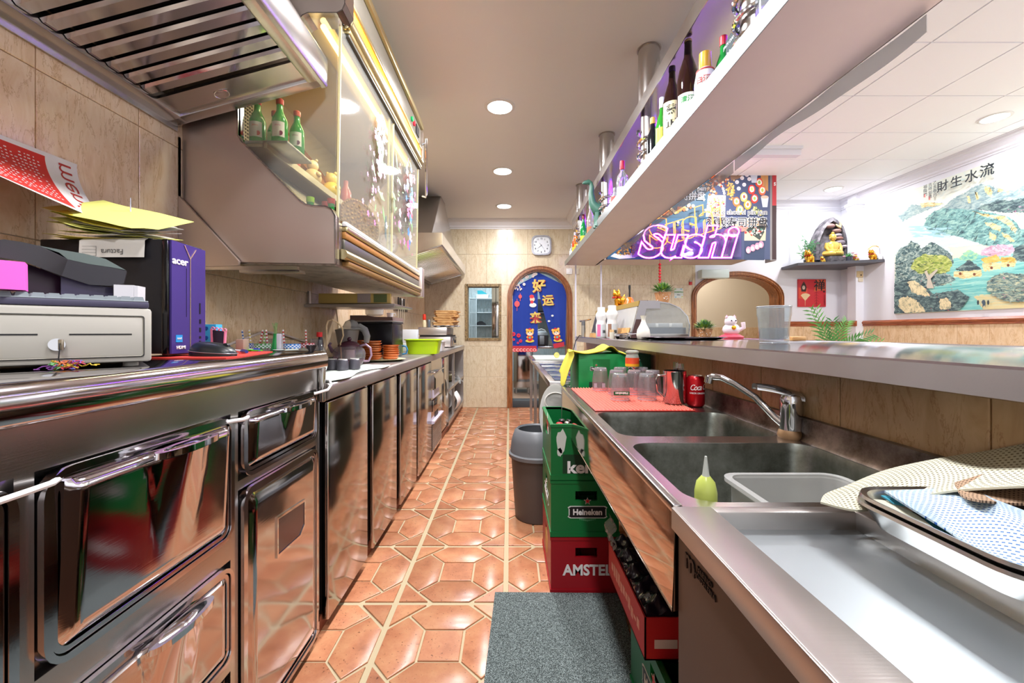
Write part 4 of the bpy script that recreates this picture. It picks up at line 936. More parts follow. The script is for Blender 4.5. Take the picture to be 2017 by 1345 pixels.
# tray and terracotta dishes
tag(MB().lathe([(.13, 0), (.16, .012), (.165, .014), (.158, .015), (.13, .005), (0, .004)], (-.84, 2.68, HL), 36, 1., .9).build('serving_plate', mat('#cfc69a', .35)), 'wide cream plate carrying the terracotta dish stacks', 'plate')
M_TERRA = mat('#c2622e', .2, coat=.6, name='glazed_terracotta'); 
def dishmesh(r):
    return [(r*.72, 0), (r*.8, .002), (r, .016), (r*1.01, .02), (r*.96, .02), (r*.78, .006), (0, .005)]
R = random.Random(9)
def stack(x, y, z, r, n, lab, step=.0148):
    for k in range(n):
        b = MB().lathe(dishmesh(r), (0, 0, 0), 24); tl = R.uniform(-.05, .05); tz = R.uniform(-.004, .004)
        b.v = [(v[0]+x+tz, v[1]+y, v[2]+z+k*step+v[0]*tl) for v in b.v]
        w = ['bottom', 'second', 'third', 'fourth', 'fifth', 'sixth', 'seventh', 'eighth', 'ninth'][k]
        if k == n-1: w = 'topmost'
        tag(b.build('terracotta_dish', M_TERRA, origin=(x, y, z+k*step)), w+' terracotta dish from below in the '+lab, 'dish', 'glazed terracotta dishes stacked on the worktop')
stack(-.90, 2.70, HL+.006, .064, 8, 'large middle stack')
stack(-.80, 2.78, HL+.006, .056, 6, 'low right stack by the lime tub')
stack(-1.05, 2.94, HL, .058, 8, 'rear stack behind the teapot', .0155)
# juicer and black machine
jc = thing('citrus_juicer', 'grey electric juicer with a clear dome behind the teapot', 'juicer', (-1.0, 2.62, HL))
MB().lathe([(.045, 0), (.05, .01), (.055, .1), (.07, .19), (.074, .2), (.06, .205), (0, .205)], (-1.02, 2.6, HL), 28).build('motor_housing', mat('#8f8782', .4), jc)
MB().lathe([(.076, 0), (.078, .004), (.05, .02), (.046, .03), (.035, .05), (.012, .062), (0, .063)], (-.995, 2.6, HL+.203), 28).build('dome', G_PLASTIC, jc)
MB().tube([(-.95, 2.6, HL+.225), (-.91, 2.6, HL+.20), (-.895, 2.6, HL+.16), (-.90, 2.6, HL+.12)], [.02, .022, .02, .016], 12).build('spout_cover', G_PLASTIC, jc)
mc = thing('food_machine', 'boxy black kitchen machine with a silver band against the wall', 'appliance', (-1.0, 3.15, HL))
MB().bx(-1.155, -.85, 3.0, 3.3, HL, HL+.25, .012).build('housing', mat('#1c1b20', .25), mc)
MB().bx(-1.158, -.846, 2.995, 3.3, HL+.262, HL+.270, .002).build('silver_band', mat('#c9c9cc', .25, .8), mc)
MB().prism([(-1.157, HL+.27), (-.847, HL+.27), (-.85, HL+.296), (-.98, HL+.298), (-1.03, HL+.308), (-1.157, HL+.308)], 'y', 2.998, 3.3).build('lid', mat('#8a7068', .35, .2), mc)
MB().bx(-1.155, -.85, 3.0, 3.3, HL+.25, HL+.262).build('collar', mat('#302e33', .3), mc)
lc = thing('storage_jar', 'clear food container with a wide white lid on the black machine', 'container', (-1.02, 3.12, HL+.31))
MB().lathe([(.05, 0), (.065, .01), (.067, .05)], (-1.02, 3.12, HL+.31), 24).build('container_body', G_PLASTIC, lc); MB().lathe([(.067, .045), (.067, .064), (.06, .068), (0, .068)], (-1.02, 3.12, HL+.31), 24).build('lid', WHITE, lc)
t = thing('small_jug', 'small white plastic jug on the right of the black machine', 'jug', (-.895, 3.1, HL+.30))
MB().lathe([(.02, 0), (.026, .03), (.024, .03), (.018, .004), (0, .004)], (-.895, 3.1, HL+.30), 18).build('jug_body', WHITE, t); MB().tube([(-.87, 3.1, HL+.325), (-.855, 3.1, HL+.325), (-.85, 3.1, HL+.31), (-.873, 3.1, HL+.305)], .003, 6).build('handle', WHITE, t)
t = thing('chrome_shaker', 'tall chrome siphon bottle behind the dish stacks', 'shaker', (-.90, 3.36, HL))
MB().lathe([(.032, 0), (.034, .01), (.034, .10), (.028, .12), (.030, .135), (.022, .15), (.024, .165), (.012, .18), (.012, .205), (0, .207)], (-.90, 3.36, HL), 24).build('bottle', CHROME, t)
t = thing('blue_kettle', 'clear pitcher with a blue handle beside the dish stacks', 'pitcher', (-.87, 3.2, HL))
MB().lathe([(.04, 0), (.042, .05), (.038, .09)], (-.87, 3.2, HL), 20).build('pitcher_body', G_CLEAR, t); MB().tube([(-.83, 3.2, HL+.08), (-.80, 3.2, HL+.075), (-.79, 3.2, HL+.05), (-.80, 3.2, HL+.02), (-.828, 3.2, HL+.015)], .006, 8).build('handle', mat('#2f86b8', .35), t)
# boxes, tubs
def tub(name, x, y, w, d, h, m, lab, cat='tub', z=HL, flare=.82, rim=.012):
    b = MB(); n = 8
    def rr(w_, d_, r): return [(x+p[0], y+p[1]) for p in rrect(-w_/2, w_/2, -d_/2, d_/2, r)]
    A = [(rr(w*flare, d*flare, .02), z), (rr(w*.96, d*.96, .03), z+h-.008), (rr(w+rim, d+rim, .035), z+h-.008), (rr(w+rim, d+rim, .035), z+h), (rr(w*.94, d*.94, .03), z+h), (rr(w*flare*.97, d*flare*.97, .02), z+.004)]
    k = len(A[0][0]); vs = [(p[0], p[1], zz) for ps, zz in A for p in ps]
    fs = [(a*k+i, a*k+(i+1) % k, (a+1)*k+(i+1) % k, (a+1)*k+i) for a in range(5) for i in range(k)]+[tuple(range(k-1, -1, -1)), tuple(range(5*k, 6*k))]
    return tag(b.add(vs, fs).build(name, m), lab, cat)
tub('washing_up_tub', -.745, 3.6, .30, .20, .125, mat('#bcdf1e', .3), 'lime green plastic tub on the long worktop')
tub('food_tub', -.73, 4.1, .17, .22, .10, mat('#cfd0d2', .35), 'white plastic tub just behind the lime green tub')
tag(MB().bx(-1.10, -.945, 4.2, 4.3, HL, 1.135, .003).build('carton', mat('#c9ccd1', .5)), 'tall white carton behind the lime tub', 'carton'); tag(MB().bx(-1.04, -.93, 3.9, 4.0, HL, 1.0, .003).build('carton', mat('#bfc6c0', .5)), 'low pale carton left of the lime tub', 'carton')
# griddle with boards
gp = thing('contact_grill', 'stainless contact grill with a hinged lid near the end wall', 'grill', (-.9, 5.2, HL))
MB().bx(-1.08, -.70, 4.92, 5.46, HL+.01, HL+.13, .006).build('base', ST_DULL, gp); MB().bx(-1.085, -.74, 4.90, 5.46, HL+.15, HL+.245, .01).build('lid', ST_DULL, gp); MB().bx(-1.07, -.71, 4.93, 5.44, HL+.13, HL+.15).build('grill_plate', DARK, gp)
for y in (4.96, 5.40): MB().cyl((-.76, y, HL), (-.76, y, HL+.012), .015, n=10).build('foot', BLACK, gp)
MB().bx(-.70, -.69, 5.05, 5.35, HL+.03, HL+.11, .003).build('control_panel', ST_DOOR, gp); MB().cyl((-.69, 5.2, HL+.07), (-.675, 5.2, HL+.07), .02, n=16).build('knob', BLACK, gp)
R = random.Random(4)
W9 = ['bottom', 'second', 'third', 'fourth', 'fifth', 'sixth', 'seventh', 'eighth', 'top']
for k in range(9):
    dx, a, z0 = R.uniform(-.025, .02), R.uniform(-.08, .08), HL+.27+.0205*k; w, d = .27+R.uniform(-.02, .01), .34
    b = MB(); poly = [(-w/2, -d/2+.04), (-w/2+.03, -d/2), (w/2-.03, -d/2), (w/2, -d/2+.04), (w/2, d/2), (-w/2, d/2)]
    poly = [(-.79+dx+p[0]*math.cos(a)-p[1]*math.sin(a), 5.16+p[0]*math.sin(a)+p[1]*math.cos(a)) for p in poly]
    b.prism(poly, 'z', z0, z0+.014); b.prism([(p[0]*.9-.079+0, (p[1]-5.16)*.9+5.16) for p in poly], 'z', z0-.006, z0)
    tag(b.build('wooden_board', WOOD_BOARD, smooth=30), W9[k]+' pale wooden serving board of the pile on the grill, counted upward', 'board', 'wooden serving boards piled on the grill')
def crump(u, v): return (-.93+.3*u+.012*math.sin(v*13), 4.93+.42*v, HL+.247+.008+.010*math.sin(u*17+v*9)*math.sin(v*15+u*5)+.006)
tag(MB().grid(crump, 22, 22, thick=(0, 0, -.002)).build('plastic_bag', mat('#bfc6d0', .25, .2), smooth=25), 'crumpled silvery plastic bag under the wooden boards', 'bag')
t = thing('sauce_bottle', 'small sauce bottle with red screw top on the grill lid', 'bottle', (-1.02, 4.95, HL+.246))
MB().lathe([(.022, 0), (.023, .06), (.016, .085), (.014, .1)], (-1.02, 4.95, HL+.246), 16).build('glass_body', mat('#d9c9a0', .2), t); MB().lathe([(.016, .085), (.022, .1), (.02, .125), (.018, .155), (0, .157)], (-1.02, 4.95, HL+.246), 16).build('cap', mat('#d8361f', .35), t)
t = thing('salt_shaker', 'short grey glass shaker beside the red topped sauce bottle', 'shaker', (-.97, 4.98, HL+.246))
MB().lathe([(.02, 0), (.018, .05), (.02, .065), (.015, .09), (0, .092)], (-.97, 4.98, HL+.246), 14).build('shaker_body', mat('#6f7880', .2, .5), t)
# knives on the magnetic bar
tag(MB().bx(-1.243, -1.225, 4.40, 4.98, 1.348, 1.385, .003).build('magnetic_bar', mat('#3a3532', .4, .4)), 'dark magnetic knife bar on the tiled wall', 'knife rack')
KN = ['leftmost narrow knife on the magnetic bar', 'second knife from the left, with black handle', 'third knife, broad and pale bladed, on the bar', 'rightmost knife on the magnetic bar']
for i, y in enumerate((4.52, 4.60, 4.68, 4.76)):
    t = thing('kitchen_knife', KN[i], 'knife', (-1.216, y, 1.2), 0, 'knives on the magnetic bar')
    MB().bx(-1.221, -1.207, y-.012, y+.012, 1.39, 1.49, .003).build('handle', [BLACK, BLACK, mat('#c9cfd4', .2, .8), BLACK][i], t)
    MB().prism([(y-.014, 1.39), (y+.014, 1.39), (y+.012, 1.26), (y-.012, 1.19-.01*i)], 'x', -1.216, -1.213).build('blade', CHROME, t)
# open shelf contents
for k in range(6):
    tag(MB().lathe([(.05, 0), (.095, .014), (.10, .016), (.09, .012), (0, .004)], (-.80, 5.25, .487+.013*k), 24).build('plate', mat('#d9cfae', .35)), ['lowest', 'second lowest', 'third', 'fourth', 'fifth', 'highest'][k]+' cream plate stacked on the open shelf', 'plate', 'cream plates on the open shelf')
for k in range(4):
    tag(MB().lathe([(.04, 0), (.07, .02), (.075, .03), (.065, .02), (0, .006)], (-.82, 4.78, .487+.03*k), 20).build('bowl', mat('#e3e0da', .3) if k < 3 else mat('#d8502f', .3)), ['lowest white', 'second white', 'third white', 'top orange-red'][k]+' bowl stacked behind the shelf post', 'bowl', 'bowls stacked on the open shelf')
for k in range(3):
    tag(MB().lathe([(.04, 0), (.06, .02), (.064, .03), (.055, .02), (0, .006)], (-.80, 5.6, .487+.03*k), 20).build('bowl', mat('#c9beb2', .3)), ['bottom', 'middle', 'upper'][k]+' beige bowl at the far end of the open shelf', 'bowl', 'beige bowls at the shelf end')
t = thing('paper_towel_roll', 'big white paper towel roll with a loose sheet on the bottom shelf', 'paper towel', (-.80, 5.2, .13))
MB().cyl((-.80, 5.05, .27), (-.80, 5.30, .27), .11, n=28).build('roll', mat('#e2dfdc', .9), t)
MB().grid(lambda u, v: (-.695+.05*math.sin(v*3.)+.02*u, 5.08+.2*u+.03*v, .36-.22*v), 6, 10, thick=(.001, 0, 0)).build('loose_sheet', mat('#e6e4e2', .9), t, smooth=60)
tag(MB().grid(lambda u, v: (-.80+.17*u, 5.35+.3*v, .50+.02*math.sin(u*12+v*7)-.12*max(0, u-.6)), 14, 14).build('plastic_bag', G_FILM, smooth=30), 'clear plastic bag drooping from the open shelf', 'bag')
t = thing('spice_bottle', 'small bottle with a lime green cap on the bottom shelf', 'bottle', (-.74, 4.72, .13))
MB().lathe([(.02, 0), (.02, .1), (.012, .12)], (-.74, 4.72, .13), 14).build('bottle_body', mat('#5a3a20', .3), t); MB().cyl((-.74, 4.72, .25), (-.74, 4.72, .28), .014, n=12).build('cap', mat('#6ad820', .4), t)
# contents of the display case
M_LAB = mat('#e9e2de', .5)
def soju(x, y, z, lab, cap='#c03028', lc='#d85a5a', s=1., group='green soju bottles in the display case'):
    t = thing('green_bottle', lab, 'bottle', (x, y, z), 0, group)
    MB().lathe([(.030*s, 0), (.032*s, .004*s), (.032*s, .11*s), (.026*s, .13*s), (.014*s, .155*s), (.0125*s, .185*s)], (x, y, z), 20).build('glass_body', mat('#2ba33c', .12, 0, .04, 1, .35), t)
    MB().lathe([(.0145*s, .183*s), (.0155*s, .188*s), (.0155*s, .205*s), (.013*s, .208*s), (0, .208*s)], (x, y, z), 16).build('cap', mat(cap, .3), t)
    b = MB(); n = 10
    for k in range(n):
        a0, a1 = -2.2+1.7*k/n, -2.2+1.7*(k+1)/n; r = .0328*s
        b.add([(x+r*math.cos(a), y+r*math.sin(a), z+h*s) for a, h in ((a0, .035), (a1, .035), (a1, .10), (a0, .10))], [(0, 1, 2, 3)])
    l = b.build('label', M_LAB, t)
    def on(a, c): an = -1.35+a/(.0335*s); return (x+.0334*s*math.cos(an), y+.0334*s*math.sin(an), z+c)
    maptext('jinro', .013*s, lambda a, c: on(a, c+.084*s), 'lettering', mat(lc, .5), l)
    d = MB(); d.cyl(on(.012*s, .05*s), (on(.012*s, .05*s)[0], on(.012*s, .05*s)[1]-.0012, z+.05*s), .010*s, n=14); d.build('fruit_print', mat(lc, .5), l)
    return t
zs = 1.839
MB_t = tag(MB().bx(-1.06, -.86, 1.60, 1.80, zs, zs+.012, .003).build('tray', mat('#9a968e', .35, .6)), 'grey metal tray under the green bottles in the case', 'tray')
zs += .0125
soju(-1.015, 1.665, zs, 'front left green bottle with grapefruit label in the display case', lc='#e05a48', s=.93); soju(-.99, 1.745, zs, 'green bottle tucked behind the front left one', '#d8604a', '#d87a8a', .9)
soju(-.925, 1.665, zs, 'front right green bottle with pink grape label in the display case', lc='#c04a88', s=.93); soju(-.897, 1.745, zs, 'green bottle tucked behind the front right one', '#d8604a', '#b04a88', .9)
for i, (x, y, c, l) in enumerate(((-.80, 1.66, '#9ac82a', 'lower green bottle with a lime cap'), (-.765, 1.72, '#b8282a', 'lower green bottle with a red cap, middle of three'), (-.725, 1.68, '#c8302a', 'lower green bottle with a red cap nearest the glass'))):
    t = thing('green_bottle', l+' in the display case', 'bottle', (x, y, 1.545), 0, 'bottles on the lower deck of the case')
    MB().lathe([(.012, .01), (.013, .085)], (x, y, 1.545), 16).build('bottle_neck', mat('#1f8a3a', .12), t); MB().lathe([(.0145, .083), (.0155, .088), (.0155, .104), (0, .106)], (x, y, 1.545), 16).build('cap', mat(c, .3), t)
def figure(name, x, y, z, s, cols, lab, cat='figurine'):
    t = thing(name, lab, cat, (x, y, z))
    MB().ball((x, y, z+s*.33), s*.33, sz=1.0).build('body', mat(cols[0], .3), t); MB().ball((x, y, z+s*.78), s*.22).build('head', mat(cols[1], .3), t)
    for sx in (-1, 1):
        MB().ball((x+sx*s*.28, y-s*.12, z+s*.4), s*.11).build('arm', mat(cols[0], .3), t); MB().ball((x+sx*s*.15, y, z+s*.98), s*.06).build('ear', mat(cols[1], .3), t)
    return t
figure('red_gourd_doll', -1.0, 1.90, 1.851, .11, ('#d8452a', '#e05a30'), 'orange-red round doll on the case shelf behind the bottles')
figure('cream_doll', -1.0, 2.10, 1.851, .13, ('#e8c890', '#efd8a8'), 'cream and gold round doll on the case shelf')
figure('yellow_fortune_doll', -1.0, 2.32, 1.851, .15, ('#e6c84a', '#ead27a'), 'yellow lucky doll with round belly on the case shelf')
t = thing('red_bottle', 'dark red bottle beside the yellow doll on the case shelf', 'bottle', (-.99, 2.50, 1.851)); MB().lathe([(.03, 0), (.032, .1), (.014, .14), (.014, .17), (0, .172)], (-.99, 2.5, 1.851), 16).build('bottle_body', mat('#b8483a', .3), t)
t = thing('woven_tray', 'round woven orange tray standing in the display case', 'tray', (-1.12, 2.3, 1.851))
MB().lathe([(.0001, 0), (.19, 0), (.2, .012), (.2, .03), (.19, .03), (.185, .014), (.0001, .008)], (0, 0, 0), 36).build('woven_disc', mat('#b0762e', .6), t, world=False); t.rotation_euler = (0, math.radians(55), 0); t.location = (-1.13, 2.25, 2.03)
t = thing('ornate_plate', 'large ornate golden plate standing upright in the display case', 'plate', (-.86, 2.38, 1.8)); b = MB().lathe([(.0001, 0), (.12, .0), (.135, .01), (.135, .016), (.118, .01), (.0001, .006)], (0, 0, 0), 36)
for k in range(40): a = 2*PI*k/40; b.ball((.125*math.cos(a), .125*math.sin(a), .012), .008, 6, 4)
for k in range(60):
    a = k*2.4; r = .105*math.sqrt(k/60); b.ball((r*math.cos(a), r*math.sin(a), .010), .009, 6, 4)
b.build('plate_relief', mat('#a8803e', .3, .5), t, world=False); t.rotation_euler = (0, math.radians(78), math.radians(-28)); t.location = (-.84, 2.30, 1.715)
fish = [(-.045, .0), (-.03, .06), (0, .075), (.03, .055), (.035, 0), (.03, -.04), (0, -.095), (-.02, -.07), (-.04, -.05)]
b = MB().prism([(y+2.36, z+1.70) for y, z in fish], 'x', -.70, -.694)
t = tag(b.build('blue_pouch', mat('#3f9ad8', .4)), 'blue striped flat pouch hanging inside the case glass', 'pouch')
for k in range(5): MB().bx(-.6945, -.693, 2.33, 2.385, 1.635+.028*k, 1.643+.028*k).build('stripe', mat('#a8d4ee', .4), t)
tag(MB().grid(lambda u, v: (-.80+.10*u, 1.75+1.1*v, 1.592+.012*math.sin(v*22)*math.sin(u*4)-.02*u), 5, 40, thick=(0, 0, -.003)).build('garnish_row', mat('#d89a8a', .5), smooth=50), 'pinkish cling-wrapped food row on the lower case deck', 'food')
# ------------------------------------------------------------------ right side: sink, counters, bar
HS = .828
def hole_plate(b, x0, x1, y0, y1, z0, z1, holes, r=.05):
    """horizontal plate with rounded holes (one per y band)"""
    ys = [y0]
    for hx0, hx1, hy0, hy1 in holes: ys += [hy0-.0, hy1+.0]
    ys.append(y1)
    for a, c in zip(ys[::2], ys[1::2]): b.bx(x0, x1, a, c, z0, z1)
    for hx0, hx1, hy0, hy1 in holes:
        b.bx(x0, hx0, hy0, hy1, z0, z1); b.bx(hx1, x1, hy0, hy1, z0, z1)
        for cx, cy, sx, sy in ((hx0, hy0, 1, 1), (hx1, hy0, -1, 1), (hx1, hy1, -1, -1), (hx0, hy1, 1, -1)):
            pts = [(cx, cy)]+[(cx+sx*r-sx*r*math.cos(t), cy+sy*r-sy*r*math.sin(t)) for t in [PI/2*k/7 for k in range(8)]]
            b.prism(pts, 'z', z0, z1)
sk = thing('double_sink', 'stainless double basin sink counter below the bar', 'sink', (.5, 1.37, 0))
BA, BB = (.30, .74, 1.11, 1.445), (.30, .745, .68, 1.045)
b = MB(); hole_plate(b, .275, .757, .662, 2.085, HS-.012, HS, [BB, BA]); b.bx(.262, .278, .662, 2.085, HS-.012, HS+.004, .003)
b.build('drainboard', ST, sk, smooth=30)
for bb in (BA, BB):
    x0, x1, y0, y1 = bb; b = MB()
    loops = [(rrect(x0, x1, y0, y1, .05, 7), HS-.001), (rrect(x0+.006, x1-.006, y0+.006, y1-.006, .05, 7), HS-.02), (rrect(x0+.012, x1-.012, y0+.012, y1-.012, .055, 7), HS-.22), (rrect(x0+.04, x1-.04, y0+.04, y1-.04, .05, 7), HS-.25)]
    k = len(loops[0][0]); vs = [(p[0], p[1], z) for ps, z in loops for p in ps]
    b.add(vs, [(a*k+i, a*k+(i+1) % k, (a+1)*k+(i+1) % k, (a+1)*k+i) for a in range(3) for i in range(k)]+[tuple(range(3*k, 4*k))])
    bs = b.build('basin', ST_SINK, sk, smooth=50); MB().cyl(((x0+x1)/2, (y0+y1)/2, HS-.2495), ((x0+x1)/2, (y0+y1)/2, HS-.247), .04, n=20).build('drain', CHROME, bs)
MB().prism([(.26, .66), (.262, .66), (.264, HS-.012), (.268, HS), (.275, HS+.002), (.28, HS-.01), (.275, .662)], 'y', .662, 2.085).build('apron', steel('mirror_apron_steel', '#bcae a4'.replace(' ', ''), .05, (60, 60, 1.5), .01, .03), sk, smooth=30)
b = MB().prism([(.748, HS-.001), (.757, HS+.012), (.760, .886), (.770, .888), (.770, HS-.01)], 'y', .662, 2.085); b.build('splashback', steel('stained_splash_steel', '#8d827c', .35, (2, 60, 60), .03, 0, .5, '#4a403a'), sk)
MB().bx(.262, .757, 2.07, 2.085, .60, HS-.012).build('end_plate', ST_DULL, sk)
for x, y in ((.30, 2.05), (.72, 2.05), (.72, .70)): MB().bx(x-.018, x+.018, y-.018, y+.018, 0, .82).build('leg', ST_DULL, sk)
# tap
tp = thing('mixer_tap', 'single lever mixer tap with limescaled base between the basins', 'tap', (.752, 1.078, HS))
TX, TY = .748, 1.098
MB().lathe([(.03, 0), (.032, .006), (.029, .018), (.026, .022)], (TX, TY, HS), 28).build('base', mat('#8a6a4a', .6, .3), tp)
MB().lathe([(.026, .018), (.027, .03), (.026, .09), (.0265, .10), (.024, .112), (.015, .118), (0, .119)], (TX, TY, HS), 28).build('body', CHROME, tp)
MB().tube([(TX-.012, TY+.004, HS+.030), (TX-.03, TY+.02, HS+.05), (.691, 1.16, .925), (.655, 1.20, .957), (.63, 1.225, .972), (.612, 1.245, .974), (.605, 1.25, .968)], [.011, .0105, .0095, .009, .009, .0105, .011], 14).build('spout', CHROME, tp)
MB().cyl((.606, 1.249, .974), (.603, 1.252, .955), .013, n=18).build('aerator', CHROME, tp)
b = MB(); 
def lev(u, v):
    s = u; w = .013+.012*s; t = (v-.5)*2
    return (TX-.085+.105*s, TY+.02*(1-s)+t*w, HS+.142-.020*s**2-.012*t*t*(.4+.6*s))
b.grid(lev, 12, 8, thick=(0, 0, -.012)); b.build('lever', CHROME, tp, smooth=60)
# near undercounter unit with recessed top
uc = thing('undercounter_unit', 'stainless topped fridge unit with brown side panel in the near right corner', 'refrigerated counter', (.5, .2, 0))
MB().bx(.268, .762, -.5, .655, .03, .79).build('cabinet', mat('#3f2f27', .42, .25), uc)
b = MB(); b.bx(.258, .266, -.5, .66, .795, HS+.001, .002); b.bx(.26, .322, -.5, .66, HS-.006, HS+.002, .002); b.bx(.32, .54, .638, .66, HS-.03, HS+.002, .002); b.bx(.535, .548, -.5, .66, .80, HS+.003, .002); b.bx(.548, .765, -.5, .66, .80, HS-.004)
b.bx(.318, .323, -.5, .64, .80, HS-.004); b.build('worktop_frame', ST_DULL, uc)
MB().bx(.322, .537, -.5, .64, .792, .803).build('recessed_tray', steel('cool_worn_steel', '#b4bcc0', .38, (60, 2, 60), .03), uc)
text('m', .045, 'embossed_mark', mat('#2a1f1a', .5, .3), uc, Vector((.267, .612, .767))-Vector(uc.location), (PI/2, 0, -PI/2), bold=.02)
text('MARINO\nHOSTELERIA', .011, 'embossed_mark', mat('#2a1f1a', .5, .3), uc, Vector((.267, .566, .767))-Vector(uc.location), (PI/2, 0, -PI/2))
MB().prism([(.748, HS-.001), (.757, HS+.012), (.760, .886), (.770, .888), (.770, HS-.01)], 'y', -.5, .66).build('splashback', ST_DULL, uc)
# sheet pans
def pan(z, lab, ins=0.):
    x0, x1, y0, y1 = .500+ins, .757-ins, .385+ins, .628-ins; b = MB(); k = 8
    loops = [(rrect(x0, x1, y0, y1, .05, k), z+.030), (rrect(x0+.002, x1-.002, y0+.002, y1-.002, .048, k), z+.034), (rrect(x0+.008, x1-.008, y0+.008, y1-.008, .045, k), z+.032), (rrect(x0+.02, x1-.02, y0+.02, y1-.02, .04, k), z+.004), (rrect(x0+.02, x1-.02, y0+.02, y1-.02, .04, k), z), (rrect(x0+.006, x1-.006, y0+.006, y1-.006, .046, k), z+.028)]
    n = len(loops[0][0]); vs = [(p[0], p[1], zz) for ps, zz in loops for p in ps]
    b.add(vs, [(a*n+i, a*n+(i+1) % n, ((a+1) % 6)*n+(i+1) % n, ((a+1) % 6)*n+i) for a in range(6) if a != 3 for i in range(n)]+[tuple(range(3*n, 4*n)), tuple(range(4*n, 5*n))])
    return tag(b.build('baking_pan', ALU, smooth=40), lab, 'pan', 'nested aluminium pans under the cloths')
pan(.832, 'lower aluminium baking pan on the near right counter'); pan(.841, 'upper aluminium baking pan holding the blue checked cloth', .002)
def patch(ctrl, nu, nv):
    rows_ = [[Vector(PX(*p)) for p in r] for r in ctrl]
    def cr(ps, t):
        n = len(ps)-1; f = min(n-1e-6, t*n); i = int(f); s = f-i
        p0, p1, p2, p3 = ps[max(0, i-1)], ps[i], ps[i+1], ps[min(n, i+2)]
        return .5*((2*p1)+(-p0+p2)*s+(2*p0-5*p1+4*p2-p3)*s*s+(-p0+3*p1-3*p2+p3)*s**3)
    return lambda u, v: cr([cr(r, u) for r in rows_], v)
def cloth_mat(name, base, mark, sc_, kind):
    m, nt, b, N, L = nodes_mat(name); tc = N('ShaderNodeUVMap'); mp = N('ShaderNodeMapping'); mp.inputs['Scale'].default_value = sc_
    if kind == 'dash': mp.inputs['Rotation'].default_value = (0, 0, .35)
    L(tc.outputs[0], mp.inputs['Vector'])
    br = N('ShaderNodeTexBrick'); br.offset = .5; br.inputs['Color1'].default_value = srgb(mark); br.inputs['Color2'].default_value = srgb(mark); br.inputs['Mortar'].default_value = srgb(base)
    br.inputs['Scale'].default_value = 1.; br.inputs['Mortar Size'].default_value = .12; br.inputs['Brick Width'].default_value = .48 if kind == 'dash' else .40; br.inputs['Row Height'].default_value = .30 if kind == 'dash' else .36; br.inputs['Mortar Smooth'].default_value = .15
    L(mp.outputs[0], br.inputs['Vector']); L(br.outputs['Color'], b.inputs['Base Color']); b.inputs['Roughness'].default_value = .9
    bp = N('ShaderNodeBump', Strength=.8, Distance=.002); bp.invert = True; L(br.outputs['Fac'], bp.inputs['Height']); bp.invert = False; L(bp.outputs[0], b.inputs['Normal']); return m
def cloth(name, fn, nu, nv, m, lab, th=(.0, .0, -.003), cat='cloth'):
    b = MB().grid(fn, nu, nv, thick=th); o = b.build(name, m, smooth=70); me = o.data
    uv = me.uv_layers.new(name='UVMap'); n1 = (nu+1)*(nv+1)
    for l in me.loops:
        i = l.vertex_index % n1; uv.data[l.index].uv = ((i//(nv+1))/nu, (i % (nv+1))/nv)
    return tag(o, lab, cat)
CR = [[(1662, 958, .655), (1745, 925, .69), (1850, 902, .69), (1940, 888, .66), (2045, 868, .60)],
      [(1626, 972, .64), (1730, 952, .655), (1830, 938, .655), (1930, 930, .62), (2045, 925, .55)],
      [(1616, 988, .625), (1695, 1004, .60), (1780, 985, .60), (1880, 965, .58), (2045, 955, .51)]]
cloth('meshed_cloth', patch(CR, 4, 2), 40, 20, cloth_mat('cream_mesh_weave', '#c9c6b0', '#6f664e', (17, 8, 1), 'hole'), 'cream perforated cloth folded over the baking pans')
CR2 = [[(1880, 950, .60), (1930, 935, .61), (1990, 918, .61), (2050, 900, .59)],
       [(1895, 975, .56), (1950, 968, .565), (2010, 960, .56), (2070, 955, .54)],
       [(1930, 985, .53), (1985, 990, .53), (2040, 992, .52), (2090, 995, .50)]]
cloth('meshed_cloth', patch(CR2, 3, 2), 20, 12, cloth_mat('tan_mesh_weave', '#a98c72', '#4a3626', (8, 6, 1), 'hole'), 'tan brown fold of perforated cloth beneath the cream one at the right edge')
BL = [[(1742, 966, .60), (1820, 963, .61), (1900, 960, .595), (1965, 985, .53), (2070, 1025, .45)],
      [(1772, 985, .58), (1850, 992, .57), (1930, 1002, .54), (2005, 1030, .485), (2085, 1075, .425)],
      [(1800, 1003, .565), (1862, 1040, .54), (1912, 1074, .505), (1965, 1098, .47), (2070, 1140, .41)]]
cloth('checked_cloth', patch(BL, 4, 2), 36, 24, cloth_mat('blue_dash_weave', '#b9cdd8', '#3565b4', (12, 8, 1), 'dash'), 'white cloth woven with blue dashes draped over the pans')
TE = [[(1735, 975, .602), (1790, 983, .592), (1850, 1022, .560), (1920, 1078, .505), (2030, 1116, .44)],
      [(1760, 990, .590), (1800, 1003, .578), (1852, 1048, .548), (1912, 1090, .498), (2030, 1134, .425)]]
tag(MB().grid(patch(TE, 4, 1), 20, 4, thick=(0, 0, -.002)).build('teal_cloth', mat('#3f92a8', .9), smooth=60), 'teal edge of a folded cloth beneath the blue dashed one', 'cloth')
tag(MB().grid(patch([[(1690, 985, .605), (1740, 985, .60), (1800, 1010, .575), (1850, 1048, .545)], [(1700, 1000, .60), (1745, 1003, .59), (1795, 1030, .565), (1845, 1052, .54)]], 3, 1), 16, 4, thick=(0, 0, -.004)).build('meshed_cloth', mat('#d3cfba', .9), smooth=60), 'rolled cream cloth edge lying along the pan rim', 'cloth')
